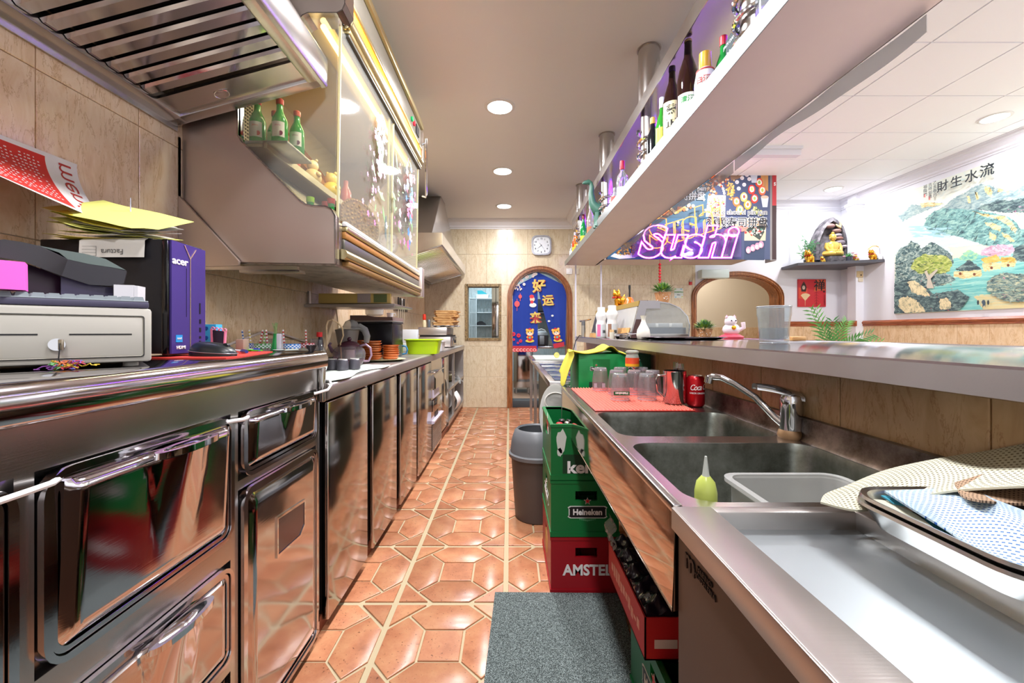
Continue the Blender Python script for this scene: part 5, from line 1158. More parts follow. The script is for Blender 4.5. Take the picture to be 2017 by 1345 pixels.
# things in the basin
sb = thing('squeeze_bottle', 'squeeze bottle with yellow-green liquid and nozzle in the near basin', 'bottle', (.343, .718, .578))
MB().lathe([(.017, .10), (.0185, .105), (.0185, .245), (.015, .262), (.007, .272)], (.343, .722, .585), 24).build('bottle_body', mat('#c9d66a', .25, 0, 0, 1, .2), sb)
MB().lathe([(.017, .0), (.0185, .005), (.0185, .10)], (.343, .722, .585), 24).build('liquid', mat('#b9cfd6', .3), sb)
MB().lathe([(.007, .270), (.0055, .276), (.002, .306), (0, .307)], (.343, .722, .585), 16).build('nozzle', mat('#dfe3da', .25, 0, 0, 1, .4), sb)
tub('plastic_tub', .585, .80, .245, .20, .215, G_PLASTIC, 'clear plastic tub standing in the near basin', z=.585, flare=.9, rim=.012)
# red bar mat with nubs
mt_ = thing('bar_mat', 'red ribbed rubber bar mat with glasses on the drainboard', 'mat', (.46, 1.74, HS+.001))
MB().bx(.302, .655, 1.455, 2.03, HS+.0005, HS+.004, .001).build('base', mat('#b5352a', .5), mt_)
b = MB()
for i in range(26):
    for j in range(44):
        x, y = .309+.0135*i, 1.462+.0131*j
        b.add([(x-.003, y-.003, HS+.004), (x+.003, y-.003, HS+.004), (x+.003, y+.003, HS+.004), (x-.003, y+.003, HS+.004), (x, y, HS+.0105)], [(0, 1, 4), (1, 2, 4), (2, 3, 4), (3, 0, 4)])
b.build('nubs', mat('#ef8a78', .4), mt_, kind='stuff', smooth=0)
HM = HS+.0108
def tumbler(x, y, lab, m=None, s=1., h=.105, group='upturned tumblers on the red bar mat'):
    t = thing('tumbler', lab, 'glass', (x, y, HM), 0, group); b = MB(); n = 24; prof = [(.037, 0), (.0365, .05), (.032, .08), (.029, h-.003), (.026, h), (0, h)]
    vs = [(0, 0, 0)]*0
    for r, z in prof:
        for k in range(n):
            a = 2*PI*k/n; rr = r*(1+(.045*math.cos(8*a) if .03 < z < .10 else 0)); vs.append((x+rr*s*math.cos(a), y+rr*s*math.sin(a), HM+z))
    b.add(vs, [(i*n+k, i*n+(k+1) % n, (i+1)*n+(k+1) % n, (i+1)*n+k) for i in range(5) for k in range(n)]); b.build('glass_wall', m or G_CLEAR, t, smooth=60)
    MB().lathe([(.030*s, h-.014), (.028*s, h-.004), (0, h-.003)], (x, y, HM), n).build('thick_base', mat('#e4e4ea', .05, 0, 0, 1, .8), t)
    r2 = MB(); ringp(r2, [(x+.0378*s*math.cos(a), y+.0378*s*math.sin(a)) for a in [2*PI*k/24 for k in range(24)]], [(x+.0355*s*math.cos(a), y+.0355*s*math.sin(a)) for a in [2*PI*k/24 for k in range(24)]], 'z', HM, HM+.003); r2.build('rim', mat('#e6dfe6', .1, 0, 0, 1, .5), t)
    return t
g0 = tumbler(.443, 1.655, 'front tumbler printed with an upside down green beer label')
o = text('Heineken', .013, 'lettering', mat('#f0f0ee', .4), g0, (-.004, -.0385, .030), (PI/2, PI, 0), bold=.03); MB().bx(.443-.035, .443+.027, 1.6165, 1.6175, HM+.022, HM+.037).build('label_band', mat('#1f5a34', .4), g0)
tumbler(.552, 1.66, 'front right clear tumbler beside the steel cup')
for (x, y, l) in ((.425, 1.93, 'rear left rosy tumbler before the green crate'), (.467, 1.80, 'rosy tumbler behind the printed one'), (.52, 1.94, 'rear middle tumbler before the green crate'), (.545, 1.80, 'second row tumbler behind the clear front one'), (.62, 1.94, 'rear right dark rosy tumbler'), (.62, 1.79, 'tumbler behind the steel cup')):
    tumbler(x, y, l, G_PINK)
cj = thing('candle_jar', 'small glass jar with orange-yellow picture label upturned on the glasses', 'jar', (.58, 1.96, HM+.105))
MB().lathe([(.030, 0), (.031, .045), (.026, .062), (.030, .066), (.030, .074), (.02, .078), (0, .078)], (.575, 1.935, HM+.106), 24).build('glass_body', mat('#cfd3c6', .08, 0, 0, 1, .5), cj)
b = MB(); b.m(0).cyl((.575, 1.935, HM+.112), (.575, 1.935, HM+.15), .0315, n=24, cap=False); b.m(1).cyl((.575, 1.935, HM+.110), (.575, 1.935, HM+.122), .0318, n=24, cap=False); b.build('label', [mat('#d8502a', .5), mat('#e0a820', .5)], cj)
sc1 = thing('steel_cup', 'stainless steel cup with a wire handle holding forks', 'cup', (.63, 1.58, HM))
MB().lathe([(.040, 0), (.042, .003), (.042, .118), (.044, .122), (.041, .122), (.040, .004), (0, .003)], (.632, 1.58, HM), 32).build('cup_body', ST_MIR, sc1)
MB().tube([(.592, 1.575, HM+.105), (.567, 1.575, HM+.104), (.560, 1.575, HM+.09), (.565, 1.575, HM+.045), (.592, 1.575, HM+.02)], .004, 8).build('handle', CHROME, sc1)
for i, (dx, dy) in enumerate(((.008, .01), (.024, -.004))):
    t = thing('fork', ['left fork standing in the steel cup', 'right fork leaning in the steel cup'][i], 'fork', (.632+dx, 1.58+dy, HM+.004), 0, 'forks in the steel cup')
    x, y = .632+dx, 1.58+dy; b = MB().bx(x-.003, x+.003, y-.001, y+.001, HM+.005, HM+.12); b.bx(x-.009, x+.009, y-.001, y+.001, HM+.115, HM+.13); b.build('fork_handle', CHROME, t)
    for k in range(4): MB().bx(x-.009+.0052*k, x-.0068+.0052*k, y-.001, y+.001, HM+.128, HM+.155-.006*i).build('tine', CHROME, t)
cn = thing('drink_can', 'red soft drink can with white script beside the steel cup', 'can', (.702, 1.56, HS))
MB().lathe([(.025, 0), (.028, .002), (.033, .010), (.033, .100), (.030, .108), (.026, .114)], (.702, 1.56, HS+.001), 36).build('can_body', mat('#b4101c', .25, .4), cn)
MB().lathe([(.026, .113), (.0268, .116), (.0255, .116), (.024, .112), (0, .1115)], (.702, 1.56, HS+.001), 32).build('can_top', ALU, cn)
def oncan(a, c): an = -PI/2-.45+a/.0333; return (.702+.0334*math.cos(an), 1.56+.0334*math.sin(an), HS+.001+c)
maptext('Coca Cola', .030, lambda a, c: oncan(a+.022, c+.074+a*.06), 'lettering', WHITE, cn, bold=.01, shear=.35, xs=.75, space=.85)
maptext('SABOR ORIGINAL', .008, lambda a, c: oncan(a+.012, c+.052), 'lettering', WHITE, cn, bold=.02)
# crates
M_GRN = mat('#0c6b34', .35, name='green_crate_plastic'); M_REDC = mat('#9c0f1c', .35, name='red_crate_plastic')
def star(b, cx, cz, r, y, ax='y', sx=1.):
    pts = [(cx+sx*(r if k % 2 == 0 else r*.4)*math.sin(PI*k/5), cz+(r if k % 2 == 0 else r*.4)*math.cos(PI*k/5)) for k in range(10)]
    return b.prism(pts, ax, y-.0008, y+.0008)
def crate(x0, y0, z0, w, d, h, m, lab, hole=True, group='stacked beer crates'):
    t = thing('beer_crate', lab, 'crate', (x0+w/2, y0+d/2, z0), 0, group); x1, y1, z1 = x0+w, y0+d, z0+h; th = .012
    b = MB()
    hx0, hx1, hz0, hz1 = x0+w*.36, x0+w*.64+.012, z1-.085, z1-.045
    for ya, yb in ((y0, y0+th), (y1-th, y1)):
        b.bx(x0, x1, ya, yb, z0, hz0); b.bx(x0, x1, ya, yb, hz1, z1); b.bx(x0, hx0, ya, yb, hz0, hz1); b.bx(hx1, x1, ya, yb, hz0, hz1)
    hy0, hy1 = y0+d*.4, y0+d*.6
    for xa, xb in ((x0, x0+th), (x1-th, x1)):
        b.bx(xa, xb, y0+th, y1-th, z0, hz0); b.bx(xa, xb, y0+th, y1-th, hz1, z1); b.bx(xa, xb, y0+th, hy0, hz0, hz1); b.bx(xa, xb, hy1, y1-th, hz0, hz1)
    b.bx(x0+th, x1-th, y0+th, y1-th, z0, z0+.01); b.build('crate_shell', m, t, smooth=0)
    r = MB(); ringp(r, [(x0-.003, y0-.003), (x1+.003, y0-.003), (x1+.003, y1+.003), (x0-.003, y1+.003)], [(x0+th, y0+th), (x1-th, y0+th), (x1-th, y1-th), (x0+th, y1-th)], 'z', z1-.012, z1-.0015); r.build('rim', m, t, smooth=0)
    r = MB(); ringp(r, [(x0-.003, y0-.003), (x1+.003, y0-.003), (x1+.003, y1+.003), (x0-.003, y1+.003)], [(x0+th, y0+th), (x1-th, y0+th), (x1-th, y1-th), (x0+th, y1-th)], 'z', z0+.001, z0+.022); r.build('foot_band', m, t, smooth=0)
    g = MB()
    for k in range(1, 6): g.bx(x0+th, x1-th, y0+d*k/6-.002, y0+d*k/6+.002, z0+.01, z0+.12)
    for k in range(1, 4): g.bx(x0+w*k/4-.002, x0+w*k/4+.002, y0+th, y1-th, z0+.01, z0+.12)
    g.build('divider_grid', m, t, kind='stuff', smooth=0)
    return t
def beer_logo(t, cx, y, cz, s, face='y', x=None):
    """badge on the face towards the camera ('y') or towards the aisle ('x')"""
    o = Vector(t.location)
    b = MB()
    def R_(w, h, d, i, off=0.):
        pts = [(-w/2, -h*.28), (-w/2-.03*s, -h*.38), (-w/2+.04*s, -h/2), (w/2-.04*s, -h/2), (w/2+.03*s, -h*.38), (w/2, -h*.28), (w/2, h*.28), (w/2+.03*s, h*.38), (w/2-.04*s, h/2), (-w/2+.04*s, h/2), (-w/2-.03*s, h*.38), (-w/2, h*.28)]
        b.m(i)
        if face == 'y': b.prism([(cx+p[0], cz+p[1]) for p in pts], 'y', y-d, y)
        else: b.prism([(cx-p[0], cz+p[1]) for p in pts], 'x', x-d, x)
    R_(1.10*s, .36*s, .0008, 0); R_(1.04*s, .31*s, .0012, 1); b.build('badge', [mat('#d9ddd8', .4), mat('#16181a', .4)], t, smooth=0)
    k = MB(); k.m(0)
    if face == 'y': star(k, cx, cz+.32*s, .115*s, y-.0004); k.m(1); star(k, cx, cz+.32*s, .09*s, y-.0012)
    else: star(k, cx, cz+.32*s, .115*s, x-.0004, 'x'); k.m(1); star(k, cx, cz+.32*s, .09*s, x-.0012, 'x')
    k.build('star_emblem', [mat('#e6e6e2', .4), mat('#c8141c', .4)], t, smooth=0)
    f2 = MB()
    for q_ in range(9):
        u = (q_-4)*.055*s; rr = .028*s*(1.2-abs(q_-4)*.12); v = cz-.24*s+.008*s*abs(q_-4)
        if face == 'y': f2.cyl((cx+u, y-.001, v), (cx+u, y, v), rr, n=8)
        else: f2.cyl((x-.001, cx-u, v), (x, cx-u, v), rr, n=8)
    f2.build('hop_print', mat('#4f9a6c', .5), t, smooth=0)
    if face == 'y': text('Heineken', .235*s, 'lettering', WHITE, t, Vector((cx, y-.0018, cz-.004*s))-o, (PI/2, 0, 0), bold=.03, xs=.95)
    else: text('Heineken', .235*s, 'lettering', WHITE, t, Vector((x-.0018, cx, cz))-o, (PI/2, 0, -PI/2), bold=.03, xs=.95)
CX0, CY0 = .175, 1.748
c1 = crate(CX0, CY0, 0, .288, .42, .2405, M_REDC, 'red beer crate lettered in white at the bottom of the stack')
text('AMSTEL', .062, 'lettering', WHITE, c1, Vector((CX0+.155, CY0-.0008, .10))-Vector(c1.location), (PI/2, 0, 0), bold=.03, xs=.95)
MB().cyl((CX0-.0008, CY0+.2, .13), (CX0, CY0+.2, .13), .055, n=28).build('round_emblem', mat('#c99a4a', .5), c1)
c2 = crate(CX0, CY0, .242, .288, .42, .238, M_GRN, 'green beer crate with full logo, middle of the three-crate stack'); beer_logo(c2, CX0+.155, CY0-.0002, .242+.105, .145); beer_logo(c2, CY0+.2, 0, .242+.11, .16, 'x', CX0-.0002)
c3 = crate(CX0, CY0, .482, .282, .42, .236, M_GRN, 'green beer crate with peeling label holding bottles, on top of the stack')
text('ken', .068, 'lettering', WHITE, c3, Vector((CX0+.125, CY0-.0008, .482+.052))-Vector(c3.location), (PI/2, 0, 0), bold=.035, xs=1.15); MB().bx(CX0+.05, CX0+.24, CY0-.0006, CY0, .510, .590).build('dark_band', mat('#0d3a20', .4), c3)
R = random.Random(8)
def scrap(cx, cz, w, h, seed):
    R = random.Random(seed); pts = []
    for k in range(14): a = 2*PI*k/14; pts.append((cx+w*math.cos(a)*R.uniform(.7, 1.1), cz+h*math.sin(a)*R.uniform(.75, 1.1)))
    return MB().prism(pts, 'y', CY0-.0012, CY0).build('label_scrap', mat('#c9cfc6', .7), c3, smooth=0)
scrap(CX0+.045, .645, .024, .055, 1); scrap(CX0+.038, .60, .012, .02, 3); scrap(CX0+.19, .695, .010, .006, 4); scrap(CX0+.225, .60, .02, .025, 6)
k = MB(); k.m(0); star(k, CY0+.14, .69, .05, CX0-.001, 'x'); k.m(1); star(k, CY0+.14, .69, .038, CX0-.0018, 'x'); k.build('star_emblem', [WHITE, mat('#c8141c', .4)], c3, smooth=0)
for i, (x, y) in enumerate(((.225, 1.86), (.245, 1.93), (.265, 1.88), (.33, 1.95), (.36, 1.88))):
    t = thing('beer_bottle', ['leftmost', 'second from left', 'third from left', 'fourth', 'rightmost'][i]+' dark bottle neck poking up inside the top green crate', 'bottle', (x, y, .4935), 0, 'bottles in the top green crate')
    MB().lathe([(.028, 0), (.03, .005), (.03, .12), (.014, .17), (.0125, .195)], (x, y, .4935), 16).build('glass_body', mat('#1a2a1c', .1), t)
    MB().lathe([(.0145, .193), (.015, .204), (.011, .208), (0, .208)], (x, y, .4935), 14).build('cap', [mat('#c0202a', .3), mat('#20201f', .3), mat('#b8b4ac', .3, .8)][i % 3], t)
# bin
bn = thing('swing_bin', 'round brown-grey plastic bin with an open grey collar', 'bin', (.165, 2.50, 0))
MB().lathe([(.125, 0), (.13, .006), (.155, .375), (.15, .375), (.125, .01), (0, .008)], (.165, 2.5, 0), 40).build('bin_body', mat('#4d4440', .45), bn)
MB().lathe([(.158, .36), (.168, .365), (.170, .385), (.160, .392), (.152, .46), (.135, .515), (.118, .53), (.112, .52), (.125, .50), (.145, .45), (.150, .39)], (.165, 2.5, 0), 40).build('collar', mat('#6a6c70', .4), bn)
ld = thing('bin_lid', 'white oval plastic lid leaning behind the beer crates', 'lid', (.26, 2.62, .30))
b = MB().lathe([(.0001, 0), (.15, 0), (.165, .006), (.17, .014), (.163, .014), (.15, .008), (.0001, .006)], (0, 0, 0), 36, .62, 1.15); b.build('lid_plate', mat('#cfcbc6', .45), ld, world=False)
MB().lathe([(.06, .008), (.066, .014), (.072, .008)], (0, .09, 0), 24, 1., .8).build('grip_ring', mat('#c2beb8', .5), ld, world=False)
ld.rotation_euler = (math.radians(80), 0, math.radians(8)); ld.location = (.285, 2.545, .59)
tag(MB().bx(.25, .75, 2.545, 2.56, .05, .40).build('fridge_kick_panel', ST_DULL), 'steel kick panel of the prep counter behind the bin', 'panel') if False else None
# red carton with bottles wrapped in film, on a green crate, under the sink
c4 = crate(.385, .86, 0, .29, .45, .25, M_GRN, 'green beer crate under the sink beneath the red carton', group='beer crates under the sink'); beer_logo(c4, 1.10, 0, .125, .17, 'x', .385)
rc = thing('bottle_carton', 'open red cardboard tray of film-wrapped bottles under the sink', 'carton', (.49, 1.25, .255))
b = MB(); x0, x1, y0, y1, z0, z1 = .352, .60, 1.075, 1.47, .254, .365
b.bx(x0, x0+.004, y0, y1, z0, z1); b.bx(x1-.004, x1, y0, y1, z0, z1); b.bx(x0, x1, y0, y0+.004, z0, z1); b.bx(x0, x1, y1-.004, y1, z0, z1); b.bx(x0, x1, y0, y1, z0, z0+.004)
b.build('tray_walls', mat('#c0232a', .5), rc, smooth=0)
MB().bx(x0+.025, x0+.085, y0-.001, y0, .285, .308).build('white_strip', mat('#ddd3d0', .5), rc)
pr_ = MB(); R = random.Random(12)
for k in range(11): pr_.bx(x0-.001, x0, 1.12+.028*k, 1.14+.028*k, .30+R.uniform(-.01, .01), .305+R.uniform(.005, .03))
pr_.build('printed_lines', mat('#e8a89a', .5), rc, kind='stuff', smooth=0)
def film(u, v): return (x0+.006+(x1-x0-.012)*u, y0+.006+(y1-y0-.012)*v, .372+.022*abs(math.sin(u*9.5))*abs(math.sin(v*15))+.005*math.sin(u*31+v*23)+.004*math.sin(v*57-u*20))
MB().grid(film, 30, 50, thick=(0, 0, -.06)).build('bottle_film', mat('#241a28', .12), rc, smooth=40)
tag(MB().grid(lambda u, v: (.352+.012*math.sin(v*9), 1.40+.09*u, .366+.085*v+.008*math.sin(u*15)), 8, 10).build('clear_film', G_FILM, smooth=30), 'torn clear film standing up at the far end of the red carton', 'film')
# floor mat
ma = MB(); ma.prism([(-.0858, 1.15), (-.061, 1.745), (.462, 1.738), (.40, 1.15)], 'z', 0.0005, .011)
m_, nt, b_, N, L = nodes_mat('charcoal_carpet'); v = coords(N, L, (1, 1, 1)); n = N('ShaderNodeTexNoise', Scale=420., Detail=2.); L(v, n.inputs['Vector']); r = ramp(N, [(.38, '#2b3231'), (.5, '#4a5352'), (.62, '#8f9a98')]); L(n.outputs[0], r.inputs[0]); L(r.outputs[0], b_.inputs['Base Color']); b_.inputs['Roughness'].default_value = .95
bp = N('ShaderNodeBump', Strength=1., Distance=.003); L(n.outputs[0], bp.inputs['Height']); L(bp.outputs[0], b_.inputs['Normal'])
fm = ma.build('floor_mat', m_, smooth=0); tag(fm, 'dark grey flecked carpet mat on the terracotta floor', 'floor mat')
# prep counter further back and the cutting board
p2 = thing('prep_counter', 'glass topped salad prep counter behind the stacked crates', 'prep counter', (.5, 3.4, 0))
MB().bx(.30, .76, 2.64, 4.24, .04, .76).build('cabinet', mat('#33433c', .4, .3), p2)
MB().bx(.25, .765, 2.60, 4.25, .755, .797, .006).build('worktop_frame', ST, p2)
for k in range(4): MB().bx(.29, .74, 2.66+.39*k, 3.02+.39*k, .797, .802, .002).build('glass_lid', mat('#45526a', .05, .3), p2)
c5 = thing('work_table', 'narrow steel table with a white cutting board by the arch', 'table', (.5, 4.8, 0))
MB().bx(.24, .765, 4.28, 5.2, .77, .81, .004).build('table_top', ST, c5)
for x, y in ((.27, 4.31), (.73, 4.31), (.27, 5.17), (.73, 5.17)): MB().bx(x-.015, x+.015, y-.015, y+.015, 0, .77).build('leg', ST_DULL, c5)
tag(MB().bx(.27, .70, 4.32, 4.9, .811, .835, .004).build('cutting_board', mat('#dfe3dc', .5)), 'white cutting board on the narrow steel table', 'cutting board')
t = thing('half_lemon', 'cut half lemon on the white cutting board', 'lemon', (.50, 4.36, .836)); MB().ball((.50, 4.37, .864), .03, sy=.7).build('rind', mat('#d9c832', .5), t); MB().cyl((.50, 4.345, .864), (.50, 4.352, .864), .027, n=20).build('cut_face', mat('#e3e08a', .4), t)
# stand with the green crate, cloth
stt = thing('steel_stand', 'low steel stand carrying the green crate beyond the sink', 'stand', (.52, 2.33, 0))
MB().bx(.36, .765, 2.13, 2.55, .725, .748, .003).build('stand_top', ST_DULL, stt)
for x, y in ((.38, 2.15), (.74, 2.15), (.38, 2.53), (.74, 2.53)): MB().bx(x-.015, x+.015, y-.015, y+.015, 0, .725).build('leg', ST_DULL, stt)
c6 = thing('beer_carton', 'bright green beer carton with small logo beyond the drying glasses', 'carton', (.50, 2.33, .749))
MB().bx(.365, .625, 2.18, 2.48, .749, .992, .003).build('carton_body', mat('#149048', .4), c6)
beer_logo(c6, .458, 2.1795, .915, .058); text('H', .09, 'lettering', WHITE, c6, Vector((.475, 2.1788, .80))-Vector(c6.location), (PI/2, 0, 0), bold=.04); MB().bx(.42, .50, 2.179, 2.1798, .755, .845).build('dark_panel', mat('#1c3a2a', .4), c6)
MB().bx(.44, .53, 2.1785, 2.1798, .86, .965).build('dark_panel', mat('#0f7a3a', .4), c6)
c7 = thing('beer_carton', 'dark green carton with a red star to the right of the bright one', 'carton', (.69, 2.35, .749)); MB().bx(.628, .75, 2.19, 2.48, .749, .99, .003).build('carton_body', mat('#0a4028', .45), c7)
k = MB(); k.m(0); star(k, .64, .945, .055, 2.1885); k.m(1); star(k, .64, .945, .045, 2.1875); k.build('star_emblem', [WHITE, mat('#c01a20', .4)], c7, smooth=0)
def yc(u, v):
    # u across width (left drape .. right), v depth
    x = .335+.28*max(0, u-.22)/.78 if u > .22 else .345-.045*(.22-u)/.22*1.2
    z = 1.0+.012*math.sin(u*9+1)+.02*max(0, math.sin(u*14-9.2))*(u > .6) if u > .22 else .998-(.22-u)/.22*.19*(1-.5*abs(v-.35))
    return (x+.006*math.sin(v*9), 2.16+.28*v+.01*math.sin(u*16), z+.006*math.sin(v*8+u*4))
tag(MB().grid(yc, 36, 16, thick=(0, 0, .004)).build('yellow_cloth', mat('#c9c040', .9), smooth=70), 'yellow cloth draped over the bright green carton', 'cloth')
tag(MB().tube([(.70, 4.05, 1.07), (.66, 3.9, 1.075), (.60, 3.75, 1.03), (.555, 3.6, .95), (.53, 3.5, .86), (.52, 3.45, .815)], .005, 8).build('cable', BLACK), 'black cable drooping from the bar end to the prep counter', 'cable')
t = thing('plug', 'red and black plug lying on the prep counter', 'plug', (.50, 3.40, .803)); MB().bx(.485, .52, 3.38, 3.43, .803, .85, .006).build('plug_body', mat('#b82a2a', .4), t); MB().bx(.495, .51, 3.37, 3.38, .81, .84).build('plug_face', BLACK, t)
# bar slab
bt_ = thing('bar_counter', 'long polished steel bar slab overhanging the low tiled wall', 'bar counter', (1.1, 1.8, 0)); bm = MB(); bm.prism([(.667, 1.017), (.672, 1.015), (1.545, 1.015), (1.55, 1.02), (1.55, 1.062), (1.56, 1.064), (1.545, 1.0665), (1.535, 1.062), (.672, 1.062), (.667, 1.058)], 'y', -.5, 4.16)
bm.mi[9] = 1; struct(MB().bx(1.40, 1.50, -.5, 4.1, 0, 1.014).build('bar_support_panel', mat('#a08468', .5)))  # unseen support panel carrying the bar slab, part of the bar
bm.build('slab', [steel('bar_top_steel', '#b9b5b9', .12, (2, 60, 60), .015, .03), steel('bar_edge_steel', '#c4c0c2', .42, (2, 60, 60), .03)], bt_, smooth=30)
# ------------------------------------------------------------------ on the bar
HBR = 1.0625
def dl_(x, y, z=HBR): return (x, y, z)
gl = thing('water_glass', 'large faceted glass half full of water on the bar', 'glass', (1.06, 1.657, HBR))
n = 10
b = MB(); vs = []; prof = [(.048, 0), (.050, .01), (.053, .08), (.056, .105), (.059, .112), (.0605, .15), (.058, .15), (.055, .11), (.049, .02), (0, .014)]
for r, z in prof:
    for k in range(30):
        a = 2*PI*k/30; rr = r*(1+(.03*abs(math.cos(5*a)) if z < .108 else .012)); vs.append((1.06+rr*math.cos(a), 1.657+rr*math.sin(a), HBR+z))
b.add(vs, [(i*30+k, i*30+(k+1) % 30, (i+1)*30+(k+1) % 30, (i+1)*30+k) for i in range(len(prof)-1) for k in range(30)]+[tuple(range(29, -1, -1))])
b.build('glass_wall', G_CLEAR, gl, smooth=40)
for nm_, r_, z_ in (('rim', .0600, .147), ('thick_base', .048, .003)): MB().tube([(1.06+r_*math.cos(t), 1.657+r_*math.sin(t), HBR+z_) for t in [2*PI*k/36 for k in range(37)]], .0022, 6).build(nm_, mat('#dfe3ea', .1, 0, 0, 1, .4), gl)
MB().lathe([(.047, .0), (.049, .045), (0, .045)], (1.06, 1.657, HBR+.017), 24).build('water', glass('still_water', '#dfe8f0', .02, .16), gl)
# countertop food display
fd = thing('countertop_display', 'countertop sushi display with curved glass, wooden trim and side panel on the bar', 'display case', (1.0, 3.4, HBR))
ya, yb = 2.72, 4.08
side = [(.80, HBR+.004), (1.18, HBR+.004), (1.185, HBR+.09), (1.17, HBR+.15), (1.12, HBR+.205), (1.05, HBR+.235), (.96, HBR+.25), (.857, HBR+.25)]
MB().bx(.80, 1.18, ya, yb, HBR+.002, HBR+.035, .004).build('base', ST_DULL, fd); MB().bx(.84, 1.17, ya+.02, yb-.02, HBR+.035, HBR+.075).build('inner_deck', mat('#6d727d', .3, .5), fd)
MB().prism([(.795, HBR+.03), (.80, HBR+.03), (.81, HBR+.075), (.805, HBR+.075)], 'y', ya+.05, ya+.55).build('wood_block', WOOD_BOARD, fd); MB().prism([(.79, HBR+.0), (.80, HBR+.0), (.806, HBR+.035), (.796, HBR+.035)], 'y', yb-.3, yb).build('wood_block', WOOD_BOARD, fd)
MB().prism([(.846, HBR+.218), (.862, HBR+.215), (.868, HBR+.25), (.852, HBR+.253)], 'y', ya, yb).build('top_trim', mat('#a08440', .4, .3), fd)
for i, (a, c) in enumerate(((ya+.02, ya+.72), (ya+.7, yb-.02))): MB().prism([(.806, HBR+.045), (.810, HBR+.045), (.853, HBR+.22), (.849, HBR+.22)], 'y', a, c).build('sliding_door', G_PLASTIC if i == 0 else mat('#3a3a3e', .4), fd)
MB().prism([(.795, HBR+.004), (.845, HBR+.004), (.90, HBR+.20), (.99, HBR+.20), (.99, HBR+.25), (.86, HBR+.25), (.85, HBR+.22)], 'y', ya-.006, ya).build('end_frame', mat('#9f9a9c', .3, .6), fd)
MB().prism([(.795, HBR+.004), (.835, HBR+.004), (.868, HBR+.13), (.832, HBR+.13)], 'y', ya-.009, ya-.006).build('dark_foot', mat('#4a2f2c', .4), fd)
for yy in (ya, yb-.004): MB().prism(side, 'y', yy, yy+.003).build('end_glass', G_CLEAR, fd)
arc = side[1:]; b = MB()
b.grid(lambda u, v: (lambda f: (arc[int(f)][0]*(1-(f % 1))+arc[min(6, int(f)+1)][0]*(f % 1), ya+(yb-ya)*v, arc[int(f)][1]*(1-(f % 1))+arc[min(6, int(f)+1)][1]*(f % 1)))(u*5.999), 24, 2, thick=.0); b.build('curved_glass', G_CLEAR, fd, smooth=60)
MB().tube([(p[0], ya-.002, p[1]) for p in side[1:]], .0035, 6).build('glass_edge', CHROME, fd)
for i, x in enumerate((.90, .99, 1.08)): tag(MB().bx(x, x+.075, ya+.03, ya+.10, HBR+.0755, HBR+.105, .004).build('food_box', mat('#d9d2cc', .5)), ['left', 'middle', 'right'][i]+' of three small pale boxes inside the countertop display', 'box', 'pale boxes in the countertop display')
def potted(x, y, z, s, lab, seed):
    t = thing('potted_plant', lab, 'plant', (x, y, z)); R = random.Random(seed)
    MB().lathe([(.036*s, 0), (.040*s, .01), (.050*s, .058), (.052*s, .066), (.047*s, .066), (.044*s, .05), (0, .05)], (x, y, z), 20).build('pot', mat('#c08a5e', .8), t)
    sp = MB()
    for k in range(14): a = R.uniform(PI*1.1, PI*1.9); h = R.uniform(.01, .05); r = (.041+.14*h)*s; c = (x+r*math.cos(a), y+r*math.sin(a), z+h*s); sp.ball(c, .003*s, 6, 4)
    sp.build('white_flecks', mat('#e6dfd6', .8), t, kind='stuff')
    for mi, c in enumerate(('#4f7a3c', '#8fae4a', '#6d8f74')):
        f = MB()
        for k in range(110):
            a, e_ = R.uniform(0, 2*PI), R.uniform(.05, 1.5); d = Vector((math.cos(a)*math.cos(e_), math.sin(a)*math.cos(e_), math.sin(e_)*.8)); r0, r1 = R.uniform(.02, .05)*s, R.uniform(.065, .10)*s
            p0 = Vector((x, y, z+.062*s))+d*r0; p1 = Vector((x, y, z+.062*s))+d*r1; sd = d.cross(Vector((0, 0, 1))).normalized()*.005*s; m = (p0+p1)/2
            f.add([p0, m+sd, p1, m-sd], [(0, 1, 2), (0, 2, 3)])
        f.build('foliage', mat(c, .7), t, kind='stuff', smooth=0)
potted(1.235, 2.62, HBR, .95, 'small potted plant on the bar behind the steel tray', 1)
potted(1.06, 2.86, HBR+.2515, 1.05, 'small potted plant standing on top of the countertop display', 2)
def shape_fig(name, x, y, z, s, col, lab, cat='figurine', extra='#c8202a', group=None):
    """small squat gilt animal figure: body, head, horns, feet and tail, on a coin base"""
    t = thing(name, lab, cat, (x, y, z), 0, group); g = mat(col, .22, .85)
    MB().lathe([(.36*s, 0), (.38*s, .05*s), (.30*s, .09*s), (0, .1*s)], (x, y, z), 18).build('base', g, t)
    MB().ball((x+.05*s, y, z+.36*s), .28*s, sx=1.1, sz=.95).build('body', g, t)
    MB().ball((x-.14*s, y-.08*s, z+.70*s), .22*s, sz=.95).build('head', g, t)
    for dx in (-.26, -.02): MB().lathe([(.07*s, 0), (.05*s, .08*s), (0, .16*s)], (x+dx*s, y-.05*s, z+.84*s), 10).build('ear', g, t)
    MB().ball((x-.18*s, y-.28*s, z+.66*s), .09*s).build('muzzle', g, t)
    for dx in (-.18, .16): MB().lathe([(.10*s, 0), (.09*s, .18*s), (.11*s, .3*s)], (x+dx*s, y-.18*s, z+.06*s), 12).build('foreleg', g, t)
    MB().tube([(x+.28*s, y+.1*s, z+.25*s), (x+.40*s, y+.1*s, z+.42*s), (x+.30*s, y+.1*s, z+.6*s), (x+.36*s, y+.1*s, z+.72*s)], [.06*s, .07*s, .05*s, .02*s], 8).build('tail', g, t)
    cl = MB(); 
    for k in range(10): a = 2*PI*k/10; cl.ball((x-.14*s+.2*s*math.cos(a), y-.08*s+.18*s*math.sin(a), z+.52*s), .045*s, 6, 4)
    cl.build('beaded_collar', mat(extra, .35), t); return t
